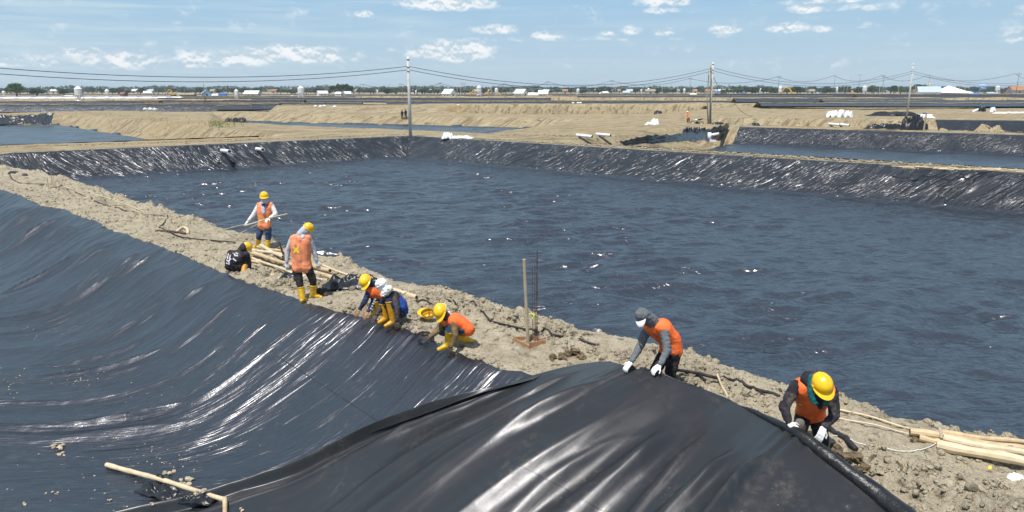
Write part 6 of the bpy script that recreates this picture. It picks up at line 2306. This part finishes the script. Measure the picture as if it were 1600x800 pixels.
def pvc(a, b, r, label, group='white plastic pipes sticking out of the banks', stub=True):
    a, b = Vector(a), Vector(b)
    d = (b - a).normalized()
    o = MB().tube([Vector((0, 0, 0)), b - a], r, 16).build('plastic_pipe', M_PVC, None, 'auto')
    o.location = a
    tag(o, label, 'pipe', group)
    MB().tube([b - a, b - a + d * .01], r * .8, 14).build('bore', M_HOLE, o)
    MB().tube([b - a - d * .12, b - a + d * .005], r * 1.07, 14).build('collar', M_PVC, o)
    return o


pvc(P(345, 235, 61.5), P(358.5, 236.6, 58.6), .155, 'white pipe poking through the liner of the back wall, left one')
pvc(P(396, 232, 64.0), P(410.5, 233.8, 61.2), .155, 'white pipe poking through the liner of the back wall, right one')
pvc(P(901, 211, 65.5), P(925, 213.5, 64.5), .14, 'white pipe on the earth bank right of centre, left one')
pvc(P(932, 209.5, 67.5), P(954, 211.5, 66.5), .14, 'white pipe on the earth bank right of centre, right one')
pvc(P(1295, 193.5, 92), P(1312, 195, 91), .15, 'white pipe on the far earth bank left of the slim pole, left one')
pvc(P(1313, 194.5, 92), P(1327, 196, 91), .15, 'white pipe on the far earth bank left of the slim pole, right one')
for (a, b, l) in (((905, 214, 64.9), (922, 224, 62.5), 'black support pole under the left white pipe right of centre'), ((937, 212.5, 66.9), (954, 225, 63.5), 'black support pole under the right white pipe right of centre'), ((1297, 196, 91.5), (1303, 199, 90.5), 'short black support under the left far white pipe'), ((1313, 197, 91.5), (1319, 200, 90.5), 'short black support under the right far white pipe'),
                  ((348, 237, 62), (341, 255, 59.6), 'black support leg under the left back-wall pipe, left leg'), ((350, 237, 62), (366, 254.5, 60.2), 'black support leg under the left back-wall pipe, right leg'), ((400, 235, 65), (394, 247, 62.8), 'black support leg under the right back-wall pipe')):
    q0, q1 = P(*a), P(*b)
    o = MB().tube([Vector((0, 0, 0)), q1 - q0], .10, 8).build('support_pole', M_BLK, None, True)
    o.location = q0
    tag(o, l, 'pole')
# white fittings on the liner of the narrow pond
_p = P(1108, 220, 82)
root = empty('pipe_fitting', _p, 'white plastic pipe fitting with side branch on the liner of the narrow pond', 'pipe fitting')
MB().tube([(0, 0, 0), (0, 0, .95)], .22, 12).build('riser', M_PVC, root, True)
MB().tube([(0, 0, .62), (1.05, -.1, .82)], .16, 10).build('branch', M_PVC, root, True)
MB().box((.2, 0, 0), (1.1, .5, .22)).build('base', M_PVC, root)
# stakes
o = MB().tube([(0, 0, 0), (0.05, 0, 2.0)], .09, 8).build('wooden_stake', M_BAMG); o.location = P(1443, 205.5, 82); tag(o, 'pale wooden stake in front of the lined bank near the slim pole', 'stake')
for i, (u, h_) in enumerate(((1556, .5), (1559, .8), (1561, .45))):
    o = MB().tube([(0, 0, 0), (rnd.uniform(-.1, .1), 0, h_)], .06, 6).build('wooden_stake', M_BAMP); o.location = P(u, 207, 79); tag(o, ('short pale stake on the ridge near the right edge, left', 'tallest pale stake on the ridge near the right edge', 'short pale stake on the ridge near the right edge, right')[i], 'stake')
# slats of split bamboo lying along the ridge behind the right wall
GB = 'bamboo slats lying along the right-hand ridge'
for i in range(34):
    f = i / 33
    u = 1395 + f * 215 + rnd.uniform(-4, 4)
    v = 261 + f * 6.6 + rnd.uniform(-1.6, 1.2)
    a = G(u, v, .10 + .04 * (i % 3)); b = G(u + rnd.uniform(18, 34), v + rnd.uniform(.2, 1.8), .10 + .05 * (i % 2))
    o = MB().tube([Vector((0, 0, 0)), (b - a) * .5 + Vector((0, 0, .02)), b - a], rnd.uniform(.03, .05), 6).build('split_bamboo', M_BAMP if i % 2 else M_BAM)
    o.location = a
    tag(o, 'split bamboo slat in the row on the ridge behind the right wall', 'slat', GB)
# stones strewn along the ridges that carry the liner edges
rs2 = np.random.RandomState(9)
m = MB()
def strew(a, b, n, wd, r0, r1):
    a, b = Vector(a), Vector(b)
    for i in range(n):
        f = rs2.uniform(0, 1)
        p = a.lerp(b, f) + Vector((rs2.uniform(-wd, wd), rs2.uniform(-wd, wd), 0))
        m.blob((p.x, p.y, .07), rs2.uniform(r0, r1), 1, .4, 1.8, i * .7, .6)
strew(G(700, 214), G(1600, 268), 900, .5, .03, .11)
strew(G(0, 231), G(640, 210), 350, .6, .03, .09)
strew(G(1150, 195), G(1600, 207.5), 200, .5, .04, .10)
strew(G(780, 211), G(960, 214), 160, 1.2, .04, .12)
o = m.build('ridge_rubble', M_SOIL)
tag(o, 'stones and clods along the narrow ridges behind the pond walls', 'rubble', kind='stuff')
# tufts of grass on the left banks
M_GRASS = leaf_mat('grass', (.16, .19, .05))
m = MB()
for i in range(420):
    cu, cv, su, sv = [(365, 206, 22, 3, ), (345, 208, 8, 3), (92, 191, 10, 3), (230, 199, 40, 5), (170, 190, 50, 6)][min(4, int(i / 84))]
    u, v = rs2.normal(cu, su), rs2.normal(cv, sv)
    y_ = G(u, v, -1.2).y * .98
    x_ = (u - 800) / FPX * y_
    z_ = zat(v, y_)
    gz = float(ground_z(np.array([x_]), np.array([y_]))[0])
    for q in range(3):
        h_ = rs2.uniform(.12, .35)
        dx = rs2.uniform(-.15, .15)
        m.add([(x_ - .03, y_, gz), (x_ + .03, y_, gz), (x_ + dx, y_ + rs2.uniform(-.1, .1), gz + h_)], [(0, 1, 2)])
o = m.build('grass_tufts', M_GRASS); tag(o, 'tufts of yellow green grass on the sandy banks at left', 'grass', kind='stuff')


# --- small figures and the motorcycle
def small_person(u, vb, vt, label, shirt, pants, hatm, boots, lean=0.0, facing=-1, arm=0.3):
    p = base_pt(u, vb) + Vector((0, 0, .05))
    root = empty('person', p, label, 'person')
    h = 1.68
    bend = lean
    hip = Vector((0, 0, .88)); nk = hip + Vector((math.sin(bend) * .55, -.02, math.cos(bend) * .55))
    hd = nk + Vector((math.sin(bend) * .20, -.03, math.cos(bend) * .20))
    cl = [(hip, nk, .14, .15), (nk, hd, .06, .09), (hd, hd + Vector((0, 0, .03)), .10, .09)]
    lk = [(hip, nk, .15, 0), (nk, hd, .06, 2), (hd, hd, .1, 2)]
    for s in (-1, 1):
        sh = nk + Vector((s * .17, 0, -.06)); el = sh + Vector((s * .05 + math.sin(bend) * .12, -.08, -.28)); ha = el + Vector((math.sin(bend) * .15, -.16, -.18 + arm * .2))
        kn = hip + Vector((s * .12, -.04, -.42)); an = Vector((s * .13, .02, .08))
        cl += [(sh, el, .065, .055), (el, ha, .055, .04), (hip + Vector((s * .1, 0, 0)), kn, .10, .08), (kn, an, .08, .055), (ha, ha + Vector((0, -.06, -.05)), .04, .03)]
        lk += [(sh, el, .06, 0), (el, ha, .05, 0), (hip, kn, .1, 1), (kn, an, .08, 1)]

    def mf(q):
        best, bi = 9, 0
        for (a, b, r, mi) in lk:
            d, t = segd(q, a, b)
            if d - r < best: best, bi = d - r, mi
        return bi
    remesh(cl, .03, 'body', [shirt, pants, F_SKIN], root, (0, 0, 0), 3, .008, 9, matfn=mf)
    for s in (-1, 1):
        a = Vector((s * .13, .02, .38))
        remesh([(a, Vector((s * .13, .02, .09)), .085, .07), (Vector((s * .13, .02, .06)), Vector((s * .15, -.16, .05)), .06, .05)], .025, 'boot', boots, root, (0, 0, 0), 2)
    MB().lathe([(.16, 0), (.14, .02), (.12, .09), (.05, .14), (.005, .15)], hd + Vector((0, -.01, .05)), 14).build('hat', hatm, root, 'auto')
    return root


small_person(628.5, 181.5, 166.8, 'distant standing figure in dark clothes left of another, near the corner pole', F_CHAR, F_NAVY, F_GREY, F_BOOT)
small_person(634, 181.5, 166.8, 'distant standing figure in black closest to the corner pole', F_BLACK, F_BLACK, F_GREY, F_BLACK)
small_person(1075, 193, 169, 'distant worker in a pink vest and white hat beside the motorcycle', F_PEACH, F_NAVY, F_WHITE, F_BOOT, -.25)
small_person(1264, 155, 147, 'tiny far worker in orange left of the blue parasol', F_ORANGE, F_CHAR, F_WHITE, F_BLACK)
small_person(1168, 153.5, 147, 'tiny far worker in orange right of the dark blue truck', F_ORANGE, F_ORANGE, F_WHITE, F_BLACK)
p = base_pt(1089, 192.3)
root = empty('motorcycle', p, 'dark motorcycle parked on the brown field beside the pink-vested worker', 'motorcycle', None, 0.0)
for x in (-.62, .62):
    w = MB().tube([(x + .29 * math.cos(2 * math.pi * k / 20), 0, .33 + .29 * math.sin(2 * math.pi * k / 20)) for k in range(21)], .045, 6, False).build('wheel', M_BLK, root)
    MB().tube([(x, -.05, .33), (x, .05, .33)], .06, 8).build('hub', M_ZINC, w)
    for k in range(5):
        a = 2 * math.pi * k / 5
        MB().bar((x, 0, .33), (x + .27 * math.cos(a), 0, .33 + .27 * math.sin(a)), .014).build('spoke', M_ZINC, w)
MB().tube([(-.62, 0, .33), (-.45, 0, .85), (-.38, 0, 1.02)], .035, 6).build('fork', M_ZINC, root)
MB().tube([(-.38, -.33, 1.04), (-.42, 0, 1.04), (-.38, .33, 1.04)], .02, 6).build('handlebar', M_BLK, root)
MB().blob((-.12, 0, .82), .2, 2, .05, scl=(1.2, .6, .8)).build('fuel_tank', M_WALLW, root, True)
MB().tube([(0.0, 0, .85), (.35, 0, .86), (.80, 0, .98)], [.09, .11, .05], 8).build('seat', M_BLK, root, True)
MB().box((0, 0, .45), (.42, .28, .34)).build('engine', M_BLK, root)
MB().tube([(-.42, 0, .80), (0, 0, .68), (.62, 0, .35)], .035, 6).build('frame', M_YEL, root)
MB().tube([(.05, .15, .3), (.5, .17, .38), (.85, .17, .5)], .045, 6).build('exhaust', M_ZINC, root)
MB().blob((-.5, 0, .9), .1, 2, .02).build('headlight', M_WALLW, root, True)


# --- trees
def tree_mesh(kind, seed):
    r2 = np.random.RandomState(seed)
    lobes = []
    if kind == 'round':
        for i in range(22):
            a, e = r2.uniform(0, 6.28), r2.uniform(-.3, 1.3)
            lobes.append((.30 * math.cos(a) * math.cos(e), .30 * math.sin(a) * math.cos(e), .58 + .28 * math.sin(e), r2.uniform(.13, .2)))
        nl, sz = 3200, .034
    elif kind == 'umbrella':
        for i in range(34):
            a, r = r2.uniform(0, 6.28), 1.0 * math.sqrt(r2.uniform(0, 1))
            lobes.append((r * math.cos(a), r * .7 * math.sin(a), .80 - .22 * r ** 2 + r2.uniform(-.05, .06), r2.uniform(.12, .22)))
        nl, sz = 3800, .045
    elif kind == 'palm':
        nl, sz = 0, 0
    else:
        for i in range(14):
            a = r2.uniform(0, 6.28); r = r2.uniform(0, .38)
            lobes.append((r * math.cos(a), r * math.sin(a), r2.uniform(.35, .85), r2.uniform(.12, .22)))
        nl, sz = 1300, .055
    m = MB()
    for i in range(nl):
        cx, cy, cz, cr = lobes[r2.randint(len(lobes))]
        d = r2.normal(size=3); d /= np.linalg.norm(d)
        k = cr * r2.uniform(.35, 1.08)
        c = Vector((cx + d[0] * k, cy + d[1] * k, cz + d[2] * k * .8))
        n1 = Vector(r2.normal(size=3)).normalized(); n2 = n1.cross(Vector(r2.normal(size=3))).normalized()
        s = sz * r2.uniform(.6, 1.3)
        m.add([c - n1 * s, c + n2 * s * .7, c + n1 * s, c - n2 * s * .7], [(0, 1, 2, 3)])
    if kind == 'palm':
        for k in range(16):
            a = 2 * math.pi * k / 16 + r2.uniform(-.2, .2)
            el = r2.uniform(.1, 1.1)
            pts = []
            for j in range(6):
                f = j / 5
                pts.append(Vector((math.cos(a) * f * .32 * math.cos(el * .5), math.sin(a) * f * .32 * math.cos(el * .5), .86 + math.sin(el) * f * .22 - .30 * f * f)))
            for j in range(5):
                w = .03 * (1 - j / 6)
                sd = Vector((-math.sin(a), math.cos(a), 0)) * w
                m.add([pts[j] - sd, pts[j] + sd, pts[j + 1] + sd * .8, pts[j + 1] - sd * .8], [(0, 1, 2, 3)])
                m.add([pts[j] - Vector((0, 0, w)), pts[j] + Vector((0, 0, w * .3)), pts[j + 1], pts[j + 1] - Vector((0, 0, w))], [(0, 1, 2, 3)])
    tr = MB()
    if kind == 'palm':
        tr.tube([(0, 0, 0), (.03, 0, .45), (.0, 0, .87)], [.022, .016, .014], 6)
    else:
        tr.tube([(0, 0, -.02), (.01, 0, .2), (0, .01, .5)], [.045, .035, .02], 7)
        for i in range(7):
            l = lobes[r2.randint(len(lobes))]
            tr.tube([(0, 0, .16 + .04 * i), (l[0] * .5, l[1] * .5, (l[2] + .25) * .5 + .06), (l[0] * .9, l[1] * .9, l[2])], [.02, .014, .006], 5)
    return m.mesh('crown'), tr.mesh('trunk')


TM = {}
for kind, seeds in (('round', (1, 2)), ('umbrella', (3,)), ('bush', (4, 5, 6, 7)), ('palm', (8, 9))):
    TM[kind] = [tree_mesh(kind, s) for s in seeds]
CMAT = {}


def tree(x, y, z, h, wid, kind, vi, mat, label, group=None):
    cm, tm_ = TM[kind][vi % len(TM[kind])]
    key = (kind, vi % len(TM[kind]), mat.name)
    if key not in CMAT:
        c2 = cm.copy(); c2.materials.append(mat)
        t2 = tm_.copy(); t2.materials.append(M_BARK)
        CMAT[key] = (c2, t2)
    root = empty('tree', (x, y, z), label, 'tree', group, rnd.uniform(0, 6.28) if kind != 'umbrella' else .4)
    root.scale = (wid, wid, h)
    for nme, me_ in zip(('crown', 'trunk'), CMAT[key]):
        o = bpy.data.objects.new(nme, me_); COL.objects.link(o); o.parent = root


def tree_px(u, vb, vt, wpx, kind, vi, mat, label, group=None):
    p = base_pt(u, vb)
    h = hgt(vt, p)
    sp = {'round': .95, 'umbrella': 2.2, 'bush': .95, 'palm': .62}[kind]
    tree(p.x, p.y, p.z, h / .93, wpx * 1.12 * pxm(p) / sp, kind, vi, mat, label, group)


tree_px(27, 153, 130.5, 27, 'round', 0, M_LEAF, 'big round bright green tree at the left edge of the horizon')
tree_px(58, 152.5, 139, 21, 'round', 1, M_LEAFD, 'dark round tree right of the big bright one at far left')
tree_px(101, 151.5, 140, 15, 'round', 0, M_LEAFD, 'third round tree at far left before the largest silo')
tree_px(534, 150.8, 130.5, 34, 'umbrella', 0, M_LEAFD, 'wide umbrella-shaped tree left of the corner pole')
for i, (u, vt, w) in enumerate(((604, 138.5, 16), (618, 140.5, 12), (660, 139.5, 15), (672, 140, 10), (1027, 142, 9), (1153, 136, 15), (1175, 136.5, 18), (1151, 139, 14), (1193, 137, 12), (1206, 136, 14), (1246, 135.5, 19), (1229, 138, 11), (1340, 136, 9), (1362, 134, 14), (1396, 134, 14), (1407, 134.5, 13), (1432, 132, 18), (1443, 133, 12), (1290, 138, 12), (1503, 137, 14), (910, 141, 10), (1129, 140, 10))):
    tree_px(u, 148.5, vt, w, 'round' if i % 3 else 'bush', i, M_LEAF if i % 2 else M_LEAFD, '%s green tree %s' % ('rounded dark' if i % 2 == 0 else 'rounded bright', where(u)), 'trees in front of the far tree line')
rt = np.random.RandomState(21)
for i in range(240):
    u = -40 + 1680 * (i + rt.uniform(-.4, .4)) / 240
    vb = rt.uniform(145.2, 147.6)
    y = G(800, vb).y
    x = (u - 800) / FPX * y
    kind = 'palm' if rt.uniform() < .16 else 'bush'
    den = 1 + .25 * math.sin(u * .02) + (.15 if u < 330 else 0) + (.2 if u > 1130 else 0)
    vt = rt.uniform(133.8, 138.8) if u > 1130 else rt.uniform(136.0, 140.5) - 1.2 * (den - 1) - (2.2 if kind == 'palm' else 0)
    h = CAMH + (140 - vt) / FPX * y
    tree(x, y, 0, h, rt.uniform(12, 22) * y / FPX / .95 * (1 if kind == 'bush' else .75), kind, i, M_LEAFF if i % 3 else M_LEAFD, 'distant %s %s' % ('palm' if kind == 'palm' else 'bushy tree', where(u)), 'trees of the far tree line')
# continuous wood behind them
m = MB()
for i in range(14000):
    az = rt.uniform(-.86, .86)
    d = rt.uniform(1150, 1900)
    x, y = math.tan(az) * d, d
    zt = (9.5 + 4.0 * float(pn(np.array(az * 14.0), np.array(.3), 501)) + 3 * float(pn(np.array(az * 60.0), np.array(.7), 502))) * d / 1500
    z = rt.uniform(-.5, max(1, zt))
    s = rt.uniform(2.2, 4.5)
    n1 = Vector(rt.normal(size=3)).normalized(); n2 = n1.cross(Vector(rt.normal(size=3))).normalized()
    c = Vector((x, y, z))
    m.add([c - n1 * s, c + n2 * s * .7, c + n1 * s, c - n2 * s * .7], [(0, 1, 2, 3)])
o = m.build('distant_wood', M_LEAFF); tag(o, 'continuous dark wood closing the horizon', 'wood', kind='stuff')
# tiny village roofs among the trees
for i in range(46):
    u = rt.uniform(0, 1600)
    vb = rt.uniform(145.5, 147.2)
    y = G(800, vb).y; x = (u - 800) / FPX * y
    w = rt.uniform(4, 10)
    o = MB().box((0, 0, 1.6), (w, 6, 3.2)).build('village_house', M_CONC if i % 3 else M_WALLW)
    r = MB(); hw = w / 2 + .5
    r.add([(-hw, -3.6, 3.1), (hw, -3.6, 3.1), (hw, 0, 5.2), (-hw, 0, 5.2), (-hw, 3.6, 3.1), (hw, 3.6, 3.1)], [(0, 1, 2, 3), (3, 2, 5, 4), (0, 3, 4), (1, 5, 2)])
    r.build('roof', [M_ROOFB, M_OHEAP, M_ROOFG, M_TENT][i % 4], o)
    MB().box((0, -3.05, 1.4), (1.6, .1, 2.2)).build('door', M_DOOR, o)
    o.location = (x, y, 0)
    tag(o, 'tiny village house %s' % where(u), 'house', 'village houses in the tree line')
# marker flags and rocks on the field
for i, (u, v) in enumerate(((1054, 159), (1058, 159.3), (1062, 159.5), (1066, 159.2), (895.5, 162.3), (903, 162.4), (907, 162.3), (1185, 158.5), (1192, 158.7), (1198, 158.6), (493, 168), (501, 168), (507, 167.5), (523, 168.5), (708, 165.5), (716, 166), (227, 172.5), (235, 172.5), (242, 173), (1245, 156.5), (1250, 156.2))):
    p = base_pt(u, v)
    p.z = zat(v, p.y)
    o = MB().blob((0, 0, .3), .55, 2, .2, 1.5, i, .7, scl=(.9, .6, .8)).build('white_sack', M_SACK)
    o.location = p
    tag(o, 'small white sack %s' % where(u), 'sack', 'small white sacks along the field edges')

# --- thin summer haze over the whole site
M_HAZE = bpy.data.materials.new('haze')
M_HAZE.use_nodes = True
_hn, _hl = M_HAZE.node_tree.nodes, M_HAZE.node_tree.links
_hn.clear()
_o = _hn.new('ShaderNodeOutputMaterial'); _v = _hn.new('ShaderNodeVolumePrincipled')
_v.inputs['Color'].default_value = (.80, .90, 1.0, 1)
_v.inputs['Density'].default_value = .0002
_v.inputs['Anisotropy'].default_value = .2
_hl.new(_v.outputs[0], _o.inputs['Volume'])
hz = MB().box((0, 0, 8.5), (20000, 20000, 31)).build('haze', M_HAZE)
tag(hz, 'thin pale summer haze lying over the far fields', 'haze', kind='stuff')
